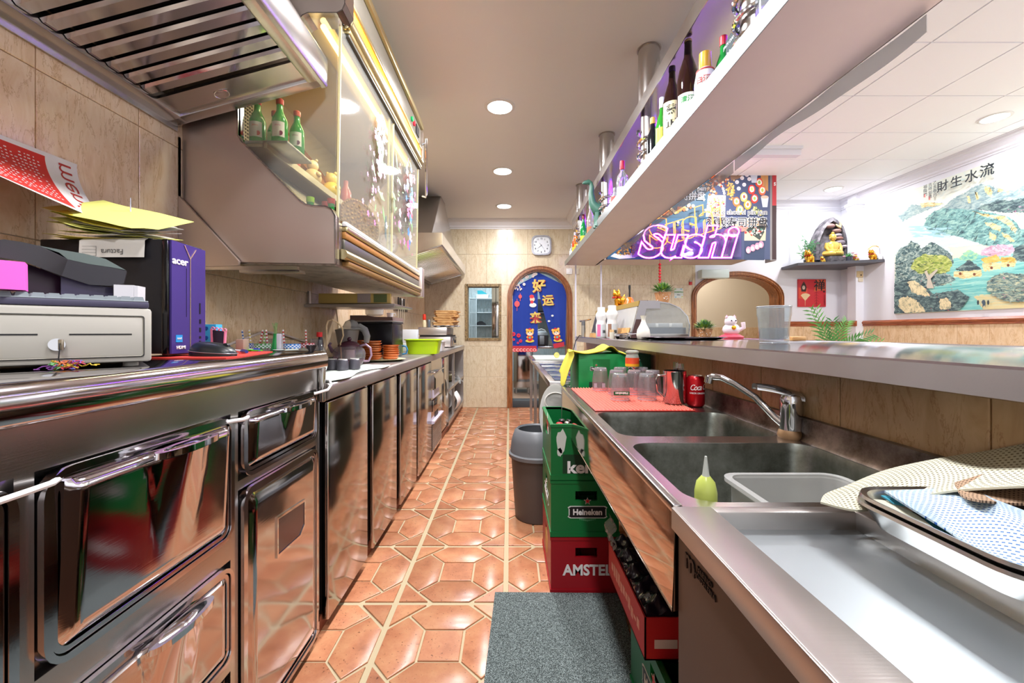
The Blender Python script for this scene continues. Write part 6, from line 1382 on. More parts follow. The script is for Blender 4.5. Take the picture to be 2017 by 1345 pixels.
shape_fig('gilt_lion', .905, 3.42, HBR+.2515, .15, '#d89a28', 'gilt guardian lion figurine on the left of the countertop display roof')
bl = thing('hand_bell', 'orange bell with a tall black handle on the display roof', 'bell', (.93, 3.2, HBR+.2535))
MB().lathe([(.048, 0), (.044, .012), (.030, .035), (.022, .055), (.012, .062), (0, .064)], (.93, 3.2, HBR+.2535), 24).build('bell_body', mat('#d8641e', .25), bl); MB().lathe([(.006, .06), (.006, .11), (.009, .135), (.008, .155), (0, .157)], (.93, 3.2, HBR+.2535), 14).build('handle', BLACK, bl)
for i, (x, y, lab, lc) in enumerate(((.745, 3.0, 'right white wavy detergent bottle on the bar', '#8f6a58'), (.715, 3.22, 'left white wavy detergent bottle with pink label on the bar', '#d8709a'))):
    t = thing('detergent_bottle', lab, 'bottle', (x, y, HBR), 0, 'white wavy bottles on the bar')
    MB().lathe([(.038, 0), (.041, .005), (.041, .10), (.034, .125), (.034, .14), (.042, .165), (.042, .185), (.030, .205), (.025, .208)], (x, y, HBR), 28).build('bottle_body', mat('#dedcdc', .4), t)
    MB().lathe([(.029, .206), (.029, .236), (.026, .238), (0, .238)], (x, y, HBR), 24).build('cap', mat('#e6e4e4', .35), t)
    b = MB()
    for m_i, (a0, a1) in enumerate(((-2.6, -1.9), (-1.9, -.7))):
        b.m(m_i)
        for k in range(6):
            q0, q1 = a0+(a1-a0)*k/6, a0+(a1-a0)*(k+1)/6; b.add([(x+.0418*math.cos(q), y+.0418*math.sin(q), HBR+h) for q, h in ((q0, .012), (q1, .012), (q1, .105), (q0, .105))], [(0, 1, 2, 3)])
    b.build('label', [mat(lc, .5), mat('#cdd3d8', .5)], t)
    bc = MB()
    for k in range(8): an = -1.5+.07*k; bc.box((x+.0424*math.cos(an), y+.0424*math.sin(an), HBR+.05), (.0016, .001, .022))
    bc.build('barcode', BLACK, t, kind='stuff', smooth=0)
tt_ = thing('gas_torch', 'kitchen blowtorch with a steel canister at the far bar end', 'torch', (.715, 4.0, HBR))
MB().cyl((.715, 4.0, HBR), (.715, 4.0, HBR+.11), .02, n=20).build('canister', mat('#b9b6ae', .3, .7), tt_); MB().cyl((.715, 4.0, HBR+.11), (.715, 4.0, HBR+.15), .019, n=16).build('valve', mat('#6a6a6c', .4), tt_)
MB().tube([(.68, 4.0, HBR+.15), (.72, 4.0, HBR+.155), (.79, 4.0, HBR+.17)], [.010, .008, .007], 10).build('nozzle', CHROME, tt_)
tw = thing('toothpick_holder', 'little pot packed with wooden toothpicks on the bar', 'toothpicks', (.70, 2.82, HBR)); MB().lathe([(.016, 0), (.017, .03), (.0175, .045)], (.70, 2.82, HBR), 18).build('pot', mat('#d8d0c2', .4), tw)
b = MB(); R = random.Random(1)
for k in range(30): a, r = R.uniform(0, 6.28), R.uniform(0, .014); b.cyl((.70+r*math.cos(a), 2.82+r*math.sin(a), HBR+.01), (.70+r*1.1*math.cos(a), 2.82+r*1.1*math.sin(a), HBR+.062+R.uniform(-.002, .002)), .0012, n=5)
b.build('toothpicks', mat('#d9b98a', .7), tw, kind='stuff')
for i, (x, y) in enumerate(((.745, 2.70), (.79, 2.62))):
    t = thing('tongs', ['left', 'right'][i]+' pair of steel serving tongs on the bar', 'tongs', (x, y, HBR), .3, 'steel tongs on the bar')
    for sz in (0, 1): MB().prism([(-.05, .002+sz*.026), (.04, .002+sz*.034), (.055, .002+sz*.03), (.055, .008+sz*.03), (.04, .008+sz*.034), (-.05, .008+sz*.026)], 'y', -.008, .008).build('arm', CHROME, t, world=False)
    MB().cyl((-.05, -.008, .017), (-.05, .008, .017), .015, n=14).build('hinge', CHROME, t, world=False)
tag(MB().lathe([(.030, 0), (.036, .006), (.041, .03), (.036, .06), (.020, .09), (.012, .112), (.012, .125), (.019, .145), (.016, .145), (.009, .122), (0, .12)], (.81, 2.50, HBR), 32).build('sake_flask', mat('#ddd6cc', .25)), 'white ceramic sake flask standing before the countertop display', 'flask')
tag(MB().lathe([(.17, .003), (.19, .006), (.215, .017), (.22, .017), (.222, .020), (.214, .020), (.19, .009), (0, .006)], (1.03, 2.44, HBR-.0025), 48, 1.12, .62).build('steel_tray', ST_MIR), 'wide oval stainless tray in front of the countertop display', 'tray')
lk_ = thing('beckoning_cat', 'pink and white beckoning cat figurine at the rear of the bar', 'figurine', (1.50, 2.72, 1.067)); X, Y, Z = 1.46, 2.72, 1.0625
MB().lathe([(.07, 0), (.075, .015), (.05, .03), (0, .032)], (X, Y, Z), 20).build('cushion', mat('#d84a5a', .5), lk_); MB().ball((X, Y, Z+.062), .05, sx=1.1, sz=.85).build('body', mat('#e3d3d6', .3), lk_); MB().ball((X-.01, Y-.01, Z+.115), .037).build('head', mat('#e6d6da', .3), lk_)
for dx in (-.035, .015): MB().lathe([(.012, 0), (0, .02)], (X+dx, Y-.01, Z+.14), 8).build('ear', mat('#d8a0a8', .3), lk_)
MB().tube([(X+.04, Y-.02, Z+.06), (X+.065, Y-.03, Z+.075), (X+.06, Y-.03, Z+.11)], .013, 8).build('raised_paw', mat('#e3d3d6', .3), lk_); MB().ball((X-.01, Y-.05, Z+.075), .014).build('bell', mat('#e0a82a', .25, .8), lk_)
for dx in (-.022, .006): MB().ball((X+dx, Y-.045, Z+.12), .0045, 8, 6).build('eye', BLACK, lk_)
tag(MB().bx(1.46, 1.53, 2.13, 2.2, 1.0635, 1.085, .003).build('wooden_rest', WOOD_BOARD), 'little wooden rest at the rear edge of the bar, right of the glass', 'rest')
# ------------------------------------------------------------------ hanging shelf above the bar
hs = thing('hanging_shelf', 'long L-shaped stainless shelf hung over the bar, lined with bottles', 'shelf', (.96, 2.9, 2.0))
TXa, TXb = .75, 1.165
m_lip = steel('mottled_edge_steel', '#8f9496', .36, (8, 8, 8), .05, .2, .15, '#8f9698')
b = MB(); b.prism([(TXa, 2.0), (TXb, 2.0), (TXb, 2.008), (TXa, 2.008)], 'y', .2, 5.5); b.add([(TXa, 5.5, 2.0), (TXb, 5.5, 2.0), (TXb, 5.58, 2.0), (TXa, 5.58, 2.03), (TXa, 5.5, 2.008), (TXb, 5.5, 2.008), (TXb, 5.58, 2.008), (TXa, 5.58, 2.038)], [(0, 1, 2, 3), (4, 5, 6, 7), (0, 3, 7, 4), (1, 2, 6, 5), (2, 3, 7, 6), (0, 1, 5, 4)])
b.prism([(TXb-.02, 5.06), (2.95, 5.06), (2.95, 5.5), (TXb-.02, 5.5)], 'z', 2.0, 2.008); b.build('lower_tray', steel('rosy_underside_steel', '#cfc0be', .45, (60, 2, 60), .02, .05), hs, smooth=25)
MB().prism([(TXa-.004, 1.998), (TXa, 1.998), (TXa+.002, 2.058), (TXa-.002, 2.06), (TXa-.008, 2.056)], 'y', .2, 5.56).build('front_lip', m_lip, hs)
b = MB().bx(TXb-.003, TXb, .2, 5.06, 2.0, 2.05); b.bx(TXb, 2.95, 5.056, 5.06, 1.998, 2.05); b.bx(2.945, 2.95, 5.06, 5.5, 2.0, 2.05); b.build('rear_lip', ST, hs, smooth=0)
b = MB(); b.bx(TXa, TXb, .2, 4.92, 2.425, 2.435); b.build('upper_shelf', ST, hs); MB().bx(TXa-.004, TXa, .2, 4.92, 2.36, 2.435).build('upper_lip', ST, hs); MB().bx(TXb, TXb+.004, .2, 4.92, 2.36, 2.435).build('upper_lip', ST, hs)
for i, y in enumerate((1.36, 2.40, 3.44, 4.62)):
    MB().cyl((.81, y, 2.435), (.81, y, 2.749), .06, n=32).build('post', ST, hs); MB().cyl((.81, y, 2.008), (.81, y, 2.425), .046, n=28).build('post', ST, hs)
    MB().tube([(.81+.062*math.cos(t), y+.062*math.sin(t), 2.03+.245*t/(2*PI*3.5)) for t in [2*PI*3.5*k/84 for k in range(85)]], .0085, 8).build('spiral', CHROME, hs)
    MB().lathe([(.061, 0), (.068, -.004), (.068, 0)], (.81, y, 2.7495), 28).build('collar', ST_DULL, hs)
M_PUR = mat('#7a2cff', .5, 0, 45., name='violet_led_strip')
MB().bx(1.09, 1.10, .3, 4.8, 2.418, 2.424).build('led_strip', M_PUR, hs)
for k, (y0, y1, c) in enumerate(((1.16, 2.14, G_FILM), (2.16, 4.3, G_FILM))):
    tag(MB().grid(lambda u, v: (TXb+.005+.004*math.sin(u*17), y0+(y1-y0)*u, 2.0-(.05+.012*math.sin(u*7+k))*v), 40, 4, thick=(.0015, 0, 0)).build('plastic_valance', c, smooth=60), ['near strip of clear plastic film hanging from the shelf rear edge', 'far bluish strip of clear plastic film hanging from the shelf rear edge'][k], 'film')
for x in (.885, 1.225): struct(MB().bx(x-.01, x+.01, 5.52, 5.54, 0, 2.0).build('trim_11', mat('#e4e0ea', .2, .5)))
# bottles on the lower tray
def bottle(x, y, lab, prof, m, cap, capz, lab_spec=None, name='bottle', sq=False, z0=2.0085):
    t = thing(name, lab, 'bottle', (x, y, z0), 0, 'bottles on the hanging shelf'); n = 4 if sq else 24
    o = MB().lathe(prof, (0, 0, 0), n)
    if sq:
        c, s_ = math.cos(PI/4), math.sin(PI/4); o.v = [(v[0]*c-v[1]*s_, v[0]*s_+v[1]*c, v[2]) for v in o.v]
    o.v = [(v[0]+x, v[1]+y, v[2]+z0) for v in o.v]; o.build('glass_body', m, t)
    r, a, b2 = capz; MB().lathe([(r, a), (r*1.05, a+.003), (r, b2), (r*.8, b2+.002), (0, b2+.003)], (x, y, z0), 18).build('cap', mat(cap, .35), t)
    if lab_spec:
        r, z1, z2, col = lab_spec; l = MB()
        for k in range(12):
            q0, q1 = PI+.1+(PI-.6)*k/12, PI+.1+(PI-.6)*(k+1)/12
            l.add([(x+r*math.cos(q), y+r*math.sin(q), z0+h) for q, h in ((q0, z1), (q1, z1), (q1, z2), (q0, z2))], [(0, 1, 2, 3)])
        l.build('label', mat(col, .5), t)
    return t
def lab_text(t, s, size, z, r, col, dz=0, an0=-2.05): 
    x, y, z0 = t.location
    return maptext(s, size, lambda a, c: (x+r*math.cos(an0+a/r), y+r*math.sin(an0+a/r), z0+z+c), 'lettering', mat(col, .5), t, bold=.02)
SP = [(.036, 0), (.04, .006), (.04, .20), (.030, .245), (.015, .29), (.0145, .33)]
BIG = [(.043, 0), (.047, .006), (.047, .22), (.036, .275), (.018, .33), (.015, .395)]
t = bottle(.80, 1.85, 'tallest dark brown sake bottle with a green and white label', BIG, G_BROWN, '#c8b070', (.0165, .395, .405), (.048, .03, .15, '#dfe4dc')); g_ = MB().bx(.765, .80, 1.801, 1.802, 2.13, 2.145); 
lab_text(t, '清酒', .03, .12, .0492, '#2f8a4a')
t = bottle(.795, 2.02, 'dark sake bottle with black brush characters on its label', [(r*.92, z*.97) for r, z in BIG], G_BROWN, '#2a1c18', (.0155, .37, .395), (.0445, .05, .21, '#e2d8a8')); lab_text(t, '菊', .05, .165, .0457, '#1c1c1c'); lab_text(t, '正', .05, .10, .0457, '#1c1c1c')
t = bottle(.805, 1.70, 'white ceramic liquor bottle with a gold cap and red characters', [(.03, 0), (.04, .01), (.042, .12), (.034, .165), (.02, .185)], mat('#dcd8d4', .25), '#d8a82a', (.023, .18, .245), None); lab_text(t, '白酒', .028, .12, .0435, '#b82a28', an0=-2.2)
lb = MB(); 
for zz in (.07, .165): lb.lathe([(.0425 if zz < .1 else .035, zz), (.0428 if zz < .1 else .0352, zz+.006)], (.805, 1.70, 2.0085), 24)
lb.build('red_band', mat('#b83a30', .5), t)
bottle(.81, 1.555, 'green bottle with a red cap beside the near spiral post', SP, mat('#1f8a3a', .1), '#c8202a', (.016, .245, .285)) if False else bottle(.87, 1.68, 'green bottle with a red and white cap behind the white ceramic one', [(r*.85, z*.8) for r, z in SP], mat('#1f8a3a', .1), '#c8303a', (.014, .262, .30))
t = bottle(.80, 2.165, 'green bottle with a white tax band over its neck', [(r*.85, z*.85) for r, z in SP], mat('#2f8a2a', .12), '#dfe4e8', (.0145, .27, .325), (.0347, .02, .16, '#c8d040'))
t = bottle(.795, 2.29, 'small black bottle with a gold cap before the second spiral post', [(r*.9, z*.78) for r, z in SP], mat('#17181c', .12), '#c8a040', (.015, .25, .285), (.0366, .02, .08, '#c9ced2'))
t = bottle(.80, 2.93, 'clear spirit bottle with a red cap right of the dinosaur', [(.036, 0), (.04, .006), (.04, .17), (.035, .205), (.015, .235), (.014, .255)], mat('#d9dfe3', .05, 0, 0, 1, .8), '#c8283a', (.017, .25, .31), (.0405, .06, .12, '#e4e4e8'))
bottle(.80, 3.13, 'small bottle with red and white label beside the third spiral post', [(.03, 0), (.032, .006), (.032, .12), (.014, .16)], mat('#c9cdd0', .1, 0, 0, 1, .6), '#8a8a8a', (.015, .16, .19), (.0325, .03, .12, '#d8403a'))
t = bottle(.82, 1.455, 'square clear whiskey bottle with a dark label beside the near spiral post', [(.05, 0), (.054, .004), (.054, .15), (.03, .18), (.018, .2)], mat('#6f8084', .08, 0, 0, 1, .5), '#1a1a1c', (.02, .2, .235), None, sq=True)
text("JACK DANIEL'S", .016, 'lettering', mat('#dfe3e6', .5), t, (-.0385, 0, .13), (PI/2, 0, -PI/2)); text('No.7', .03, 'lettering', mat('#dfe3e6', .5), t, (-.0385, 0, .09), (PI/2, 0, -PI/2)); text("JACK DANIEL'S", .0125, 'lettering', mat('#dfe3e6', .5), t, (0, -.0387, .13), (PI/2, 0, 0)); text('No.7', .028, 'lettering', mat('#dfe3e6', .5), t, (0, -.0387, .09), (PI/2, 0, 0))
t = bottle(.83, 1.30, 'faceted clear bottle with a black label at the top edge', [(.045, 0), (.05, .006), (.05, .13), (.052, .19), (.02, .22)], mat('#c9d0d2', .05, 0, 0, 1, .7), '#222226', (.022, .22, .26), None)
MB().bx(.79, .83, 1.248, 1.25, 2.02, 2.14).build('label', BLACK, t)
for i, (y, m, c, lc, l) in enumerate(((4.03, mat('#d9cfc4', .08, 0, 0, 1, .6), '#b8b4b0', '#d86a40', 'clear bottle with an orange label right of the far green one'), (4.40, mat('#17803a', .1), '#8a1f2a', '#d8c82a', 'far green bottle with a dark red cap and yellow label'), (4.82, mat('#b0641a', .1), '#c8a030', '#e0b020', 'amber bottle with yellow label near the shelf end'), (4.98, mat('#c04a1a', .12), '#d8d8d8', '#d8b82a', 'orange-red bottle at the far shelf end'), (5.2, mat('#c9d3d8', .08, 0, 0, 1, .6), '#c0c4c8', '#dfe3e6', 'last clear bottle at the tip of the shelf'))):
    bottle(.79, y, l, [(r*.9, z*(.95 if i < 2 else .85 if i < 4 else .6)) for r, z in SP], m, c, (.0145, .30 if i < 2 else .265 if i < 4 else .19, .35 if i < 2 else .30 if i < 4 else .21), (.0365, .03, .12, lc))
dn = thing('dinosaur_toy', 'green long-necked dinosaur toy on the shelf', 'toy', (.80, 3.56, 2.0085)); gm = mat('#3f6a5c', .45); DX, DY, DZ = .80, 3.56, 2.0085
b = MB(); b.tube([(DX+.20, DY+.03, DZ+.05), (DX+.13, DY+.02, DZ+.09), (DX+.06, DY, DZ+.13), (DX, DY, DZ+.145), (DX-.05, DY, DZ+.16), (DX-.085, DY, DZ+.21), (DX-.095, DY, DZ+.29), (DX-.09, DY, DZ+.35), (DX-.10, DY, DZ+.38), (DX-.12, DY, DZ+.39)], [.006, .022, .05, .06, .05, .033, .024, .020, .018, .014], 14); b.build('body', gm, dn, smooth=80)
MB().tube([(DX-.09, DY, DZ+.375), (DX-.12, DY, DZ+.392), (DX-.155, DY, DZ+.385), (DX-.17, DY, DZ+.38)], [.016, .022, .015, .007], 10).build('head', gm, dn, smooth=80)
for dx in (-.045, .055):
    for dy in (-.035, .035): MB().tube([(DX+dx, DY+dy, DZ+.12), (DX+dx, DY+dy, DZ+.06), (DX+dx-.005, DY+dy, DZ+.012), (DX+dx-.01, DY+dy, DZ)], [.026, .02, .018, .02], 10).build('leg', gm, dn, smooth=80)
# ------------------------------------------------------------------ banner and neon sign over the L of the shelf
ZB = 5.03
def bx_(px): return (px-VX)*ZB/F
def bz_(py): return EYE+(VY-py)*ZB/F
class Print:
    """flat printed artwork: stacked thin shapes on one plane, one part per kind of shape"""
    def __init__(s, parent, to3d, out): s.p = parent; s.f = to3d; s.o = Vector(out); s.l = 0; s.cols = {}; s.d = {}
    def poly(s, name, pts, col, rough=.5):
        s.l += 1; off = s.o*(.0006+.00002*s.l)
        key = (name, col if isinstance(col, str) else col.name)
        if key not in s.d: s.d[key] = (MB(), mat(col, rough) if isinstance(col, str) else col)
        b = s.d[key][0]; b.add([tuple(Vector(s.f(*p))+off) for p in pts], [tuple(range(len(pts)))])
    def disc(s, name, cx, cy, r, col, ry=None, n=14, jit=0., R=None):
        ry = ry or r; pts = [(cx+r*math.cos(2*PI*k/n)*(1+(R.uniform(-jit, jit) if R else 0)), cy+ry*math.sin(2*PI*k/n)*(1+(R.uniform(-jit, jit) if R else 0))) for k in range(n)]
        s.poly(name, pts, col)
    def done(s):
        for (name, _), (b, m) in s.d.items():
            me = bpy.data.meshes.new(name); org = Vector(s.p['_o']); me.from_pydata([tuple(Vector(v)-org) for v in b.v], [], b.f); me.materials.append(m)
            o = bpy.data.objects.new(name, me); C.objects.link(o); o.parent = s.p; o['_o'] = list(org); o['kind'] = 'stuff'
ban = thing('food_banner', 'colourful printed sushi banner standing on the L end of the hanging shelf', 'banner', (bx_(1370), ZB, bz_(511)))
b = MB().bx(bx_(1196), bx_(1517), ZB, ZB+.012, bz_(511), bz_(345)); b.build('sheet', mat('#465070', .5), ban, smooth=0)
MB().prism([(bx_(1521), ZB-.004), (bx_(1529), ZB-.004), (bx_(1529), ZB+.05), (bx_(1521), ZB+.05)], 'z', bz_(405), bz_(345)).build('side_print', mat('#b8323a', .5), ban); MB().prism([(bx_(1521), ZB-.004), (bx_(1529), ZB-.004), (bx_(1529), ZB+.05), (bx_(1521), ZB+.05)], 'z', bz_(511), bz_(405)).build('side_print', mat('#3a2224', .5), ban)
MB().prism([(bx_(1517), ZB), (bx_(1517)+.075, ZB-.002), (bx_(1517)+.085, ZB+.05), (bx_(1517)+.07, ZB+.2), (bx_(1517)+.06, ZB+.2), (bx_(1517)+.01, ZB+.012)], 'z', bz_(513), bz_(345)).build('folded_edge', mat('#8a8584', .4), ban)
P_ = Print(ban, lambda px, py: (bx_(px), ZB, bz_(py)), (0, -1, 0)); R = random.Random(21)
def c5(x, y): return (1380+x/7.475, 340+y/7.475)
def c6_(x, y): return (1200+x/10.085, 400+y/10.085)
P_.poly('printed_panel', [(1196, 510), (1196, 470), (1280, 430), (1395, 370), (1395, 450), (1280, 510)], '#2f6a8c')
P_.poly('printed_panel', [(1290, 345), (1400, 345), (1392, 430), (1290, 430)], '#315a72')
P_.poly('printed_panel', [(1280, 440), (1396, 438), (1392, 508), (1280, 508)], '#4660a8')
P_.poly('printed_panel', [(1283, 488), (1390, 488), (1420, 508), (1283, 510)], '#2340b8')
for x, w in ((885, 60), (945, 50)): P_.poly('printed_wood', [c5(x, 20), c5(x+w, 20), c5(x+w, 280), c5(x+5, 240)], '#c9935a')
P_.poly('printed_wood', [c5(430, 20), c5(640, 20), c5(600, 70), c5(540, 95), c5(450, 120)], '#8d6f5a')
P_.poly('printed_tile', [c5(110, 325), c5(370, 335), c5(360, 650), c5(75, 650)], '#e9dccb')
P_.poly('printed_tile', [c5(650, 670), c5(970, 665), c5(955, 1000), c5(642, 1000)], '#e6c7a4')
P_.poly('printed_platter', [c5(668, 850), c5(740, 775), c5(960, 800), c5(935, 880), c5(870, 995)], '#39443f')
P_.poly('printed_panel', [c5(642, 1003), c5(945, 1005), c5(935, 1290), c5(640, 1285)], '#33415e')
for x, y in ((190, 85), (210, 118), (232, 145), (258, 170), (285, 185), (310, 200), (330, 235), (340, 270), (348, 305)): P_.disc('printed_roll', *c5(x, y), 2.6, '#f2e6ea'); P_.disc('printed_roll', *c5(x, y), 1.0, '#d8707a')
for k in range(70): P_.disc('printed_tempura', *c5(445+R.gauss(0, 28), 255+R.gauss(0, 55)), R.uniform(1, 2.3), R.choice(['#e0a94e', '#c8863a', '#efc878']), n=7)
for x, y in ((535, 140), (610, 80), (715, 95), (640, 178), (560, 235), (680, 35)): P_.disc('printed_roll', *c5(x, y), 3.9, '#f1ebee'); P_.disc('printed_roll', *c5(x-5, y+5), 1.5, '#d9c9cf')
for x, y, c, c2 in ((525, 430, '#e0763c', '#8fae5a'), (635, 360, '#d8c06a', '#a05a4a'), (750, 250, '#d83a34', '#e8d27a'), (790, 385, '#d8402e', '#9ac05a'), (860, 150, '#d84a30', '#9ac05a'), (905, 265, '#e06a40', '#b8c85a'), (690, 475, '#e0a838', '#b8743a'), (575, 550, '#e6a050', '#6aa06a')):
    P_.disc('printed_roll', *c5(x, y), 7.4, c, 9.5, jit=.06, R=R); P_.disc('printed_roll', *c5(x+3, y-6), 4.9, '#f2ece2', 6.2, jit=.1, R=R); P_.disc('printed_roll', *c5(x+3, y-6), 2.5, c2, 3.4, jit=.2, R=R)
for x, y in ((780, 60), (940, 420)): P_.poly('printed_cup', [c5(x-55, y-60), c5(x+60, y-60), c5(x+40, y+90), c5(x-30, y+90)], '#cdd3e2'); P_.disc('printed_cup', *c5(x, y-60), 7.5, '#9ac07a' if x < 900 else '#f0b8a0', 3.2)
for k in range(60): P_.disc('printed_garnish', *c5(230+R.gauss(0, 60), 480+R.gauss(0, 70)), R.uniform(1, 2.6), R.choice(['#e88a8a', '#8fb86a', '#f2d8c8', '#d84a5a']), n=7)
for k in range(60): P_.disc('printed_garnish', *c5(260+R.gauss(0, 70), 90+R.gauss(0, 55)), R.uniform(1, 2.6), R.choice(['#e0703a', '#d8502e', '#f0c8a0', '#8a4a30']), n=7)
for k in range(34): P_.disc('printed_garnish', *c5(160+R.gauss(0, 40), 230+R.gauss(0, 50)), R.uniform(1, 2.6), R.choice(['#e0703a', '#e8a070', '#f0c8a0']), n=7)
for k in range(44): P_.disc('printed_garnish', *c5(800+R.gauss(0, 55), 870+R.gauss(0, 35)), R.uniform(1, 2.4), R.choice(['#e0604a', '#f2d0c0', '#d83a3a', '#5a8a7a', '#efe6de']), n=7)
for k in range(40): P_.disc('printed_garnish', *c5(800+R.gauss(0, 50), 570+R.gauss(0, 35)), R.uniform(.8, 2.), R.choice(['#d8c878', '#e6dc9a', '#8a9a5a']), n=7)
for x, y in ((700, 1140), (765, 1110), (830, 1085), (885, 1060)): P_.disc('printed_roll', *c5(x, y), 5.2, '#d890a8', 7); P_.disc('printed_roll', *c5(x-8, y+10), 3.3, '#f3e4ea', 4.4)
for x, y, r, c in ((430, 900, 14, '#eaa05e'), (590, 800, 13, '#e88a7a'), (500, 760, 9, '#f0c09a'), (330, 930, 9, '#e8b070')): P_.disc('printed_nigiri', *c5(x, y), r, c, r*.75, jit=.1, R=R)
for k in range(26): P_.disc('printed_garnish', *c6_(1650-k*26+R.uniform(-20, 20), 60+k*7+R.uniform(-40, 40)), R.uniform(2, 5), R.choice(['#e8903a', '#f0b468', '#d86a2e', '#f2d2a0']), n=8)
P_.poly('printed_plate', [c6_(20, 1060), c6_(200, 1110), c6_(500, 1090), c6_(740, 960), c6_(700, 900), c6_(300, 1040), c6_(100, 1000)], '#e9e6ec')
for k in range(170):
    x, y = c6_(R.uniform(90, 520), 1030-R.uniform(0, 1)**.7*250)
    if (y-400)*10.085 > 1040-.05*0 or (x-1200)*10.085 < 90+(1040-(y-400)*10.085)*.9: continue
    P_.disc('printed_rice', x, y, R.uniform(1, 2.), R.choice(['#e8b83a', '#f0cc60', '#c8862a', '#8a5a24']), n=6)
for k in range(120): P_.disc('printed_garnish', 1300+R.gauss(0, 26), 470+R.gauss(0, 12), R.uniform(1, 3.2), R.choice(['#e8a04a', '#f0d8e0', '#e06a5a', '#8fae5a', '#e6a8c0']), n=7)
P_.done()
M_TXW = mat('#f2f2f2', .5); M_TXD = mat('#22242c', .5)
def btext(s, px, py, size, m, off, bold=.02, rot=0.): return text(s, size, 'lettering', m, ban, Vector((bx_(px), ZB-off, bz_(py)))-Vector(ban.location), (PI/2, rot, 0), bold=bold, depth=.0004)
x, y = c5(550, 588); btext('24 ke shou si pin pan', x, y, .082, M_TXW, .0145, .05); btext('24 ke shou si pin pan', x, y, .082, M_TXD, .0155, .0)
x, y = c5(530, 745); btext('24颗寿司拼盘', x, y, .125, M_TXW, .0145, .05); btext('24颗寿司拼盘', x, y, .125, M_TXD, .0155, .012)
btext('pan', 1381, 372, .075, M_TXW, .0145, .03); btext('司拼盘', 1363, 388, .105, M_TXW, .0145, .02)
btext('S', 1525.5, 363, .055, M_TXW, .0065, .03)
sgn = thing('neon_sign', 'glowing pink neon word sign before the sushi banner', 'neon sign', ((1350-VX)*4.9/F, 4.9, 2.012))
def neon(s, px, py, Z, size, m, name, xs, rot=0., r=.0065, shear=.25):
    cu = bpy.data.curves.new('n', 'FONT'); cu.body = s; cu.size = size; cu.fill_mode = 'NONE'; cu.bevel_depth = r; cu.bevel_resolution = 2; cu.align_x = 'CENTER'; cu.align_y = 'CENTER'; cu.shear = shear; cu.resolution_u = 4; cu.offset = .030
    o = bpy.data.objects.new('n', cu); C.objects.link(o); bpy.context.view_layer.update()
    me = bpy.data.meshes.new_from_object(o.evaluated_get(bpy.context.evaluated_depsgraph_get())); bpy.data.objects.remove(o); me.materials.clear(); me.materials.append(m)
    n = bpy.data.objects.new(name, me); C.objects.link(n); n.parent = sgn; n.location = Vector(PX(px, py, Z))-Vector(sgn.location); n.rotation_euler = (PI/2, rot, 0); n.scale = (xs, 1, 1); return n
M_NPINK = mat('#ff2ee6', .5, 0, 1.3, name='pink_neon'); M_NCORE = mat('#ffe6ff', .5, 0, 3.6, name='white_pink_neon'); M_NOR = mat('#ff9a3a', .5, 0, 1.6, name='glowing_orange')
neon('Sushi', 1350, 479, 4.90, .47, M_NCORE, 'neon_tube', 1.14, r=.0048)
neon('Sushi', 1350, 479, 4.915, .47, M_NPINK, 'neon_halo_tube', 1.14, r=.0115)
neon('Sushi', 1345, 447, 4.955, .40, M_NOR, 'orange_tube', 1.05, -.30, .005)  # second copy of the word, tilted, orange and glowing, behind the pink one
MB().bx((1245-VX)*4.99/F, (1460-VX)*4.99/F, 4.985, 4.99, 2.012, 2.36).build('acrylic_plate', glass('violet_clear_acrylic', '#cdb8f2', .05, .06), sgn)
MB().bx((1290-VX)*4.94/F, (1300-VX)*4.94/F, 4.89, 4.99, 2.0085, 2.03).build('foot', G_CLEAR, sgn); MB().bx((1420-VX)*4.94/F, (1430-VX)*4.94/F, 4.89, 4.99, 2.0085, 2.03).build('foot', G_CLEAR, sgn)
bd = thing('bead_string', 'string of red beads with a tassel hanging from the shelf', 'bead string', (1.83, 5.03, 1.5))
MB().cyl((1.83, 5.03, 1.60), (1.83, 5.03, 1.998), .0025, n=6).build('cord', RED, bd)
for k in range(7): MB().ball((1.83, 5.03, 1.93-.037*k), .017, 12, 8).build('bead', mat('#c8242c', .3), bd)
MB().lathe([(.02, 0), (.016, .06), (.008, .12), (.004, .14)], (1.83, 5.03, 1.50), 12).build('tassel', mat('#c8242c', .7), bd)
# ------------------------------------------------------------------ end wall things
ck = thing('wall_clock', 'rounded square white clock with silver rim above the arch', 'clock', (.466, WB-.0, 2.376))
def sq_(r, e_=4., n=40): return [(.466+r*math.copysign(abs(math.cos(t))**(2/e_), math.cos(t)), 2.376+r*math.copysign(abs(math.sin(t))**(2/e_), math.sin(t))) for t in [2*PI*(k+.5)/n for k in range(n)]]
ringp(b := MB(), sq_(.145), sq_(.125), 'y', WB-.045, WB-.001); b.build('rim', mat('#b9bcc4', .25, .6), ck); MB().prism(sq_(.128), 'y', WB-.03, WB-.002).build('face', mat('#e9edf2', .4), ck)
for k in range(1, 13):
    a = 2*PI*k/12; text(str(k), .034, 'numeral', M_TXD, ck, (.095*math.sin(a)*1.04, -.0315, .095*math.cos(a)*1.04), (PI/2, 0, 0), bold=.02)
for nm, ang_, ln_, w_ in (('hour_hand', 10.65/12*2*PI, .05, .004), ('minute_hand', 38.5/60*2*PI, .085, .003), ('second_hand', 24/60*2*PI, .09, .0012)):
    dx, dz = math.sin(ang_), math.cos(ang_); MB().prism([(.466+dz*w_, 2.376-dx*w_), (.466+dx*ln_, 2.376+dz*ln_), (.466-dz*w_, 2.376+dx*w_), (.466-dx*.015, 2.376-dz*.015)], 'y', WB-.034, WB-.032).build(nm, BLACK, ck)
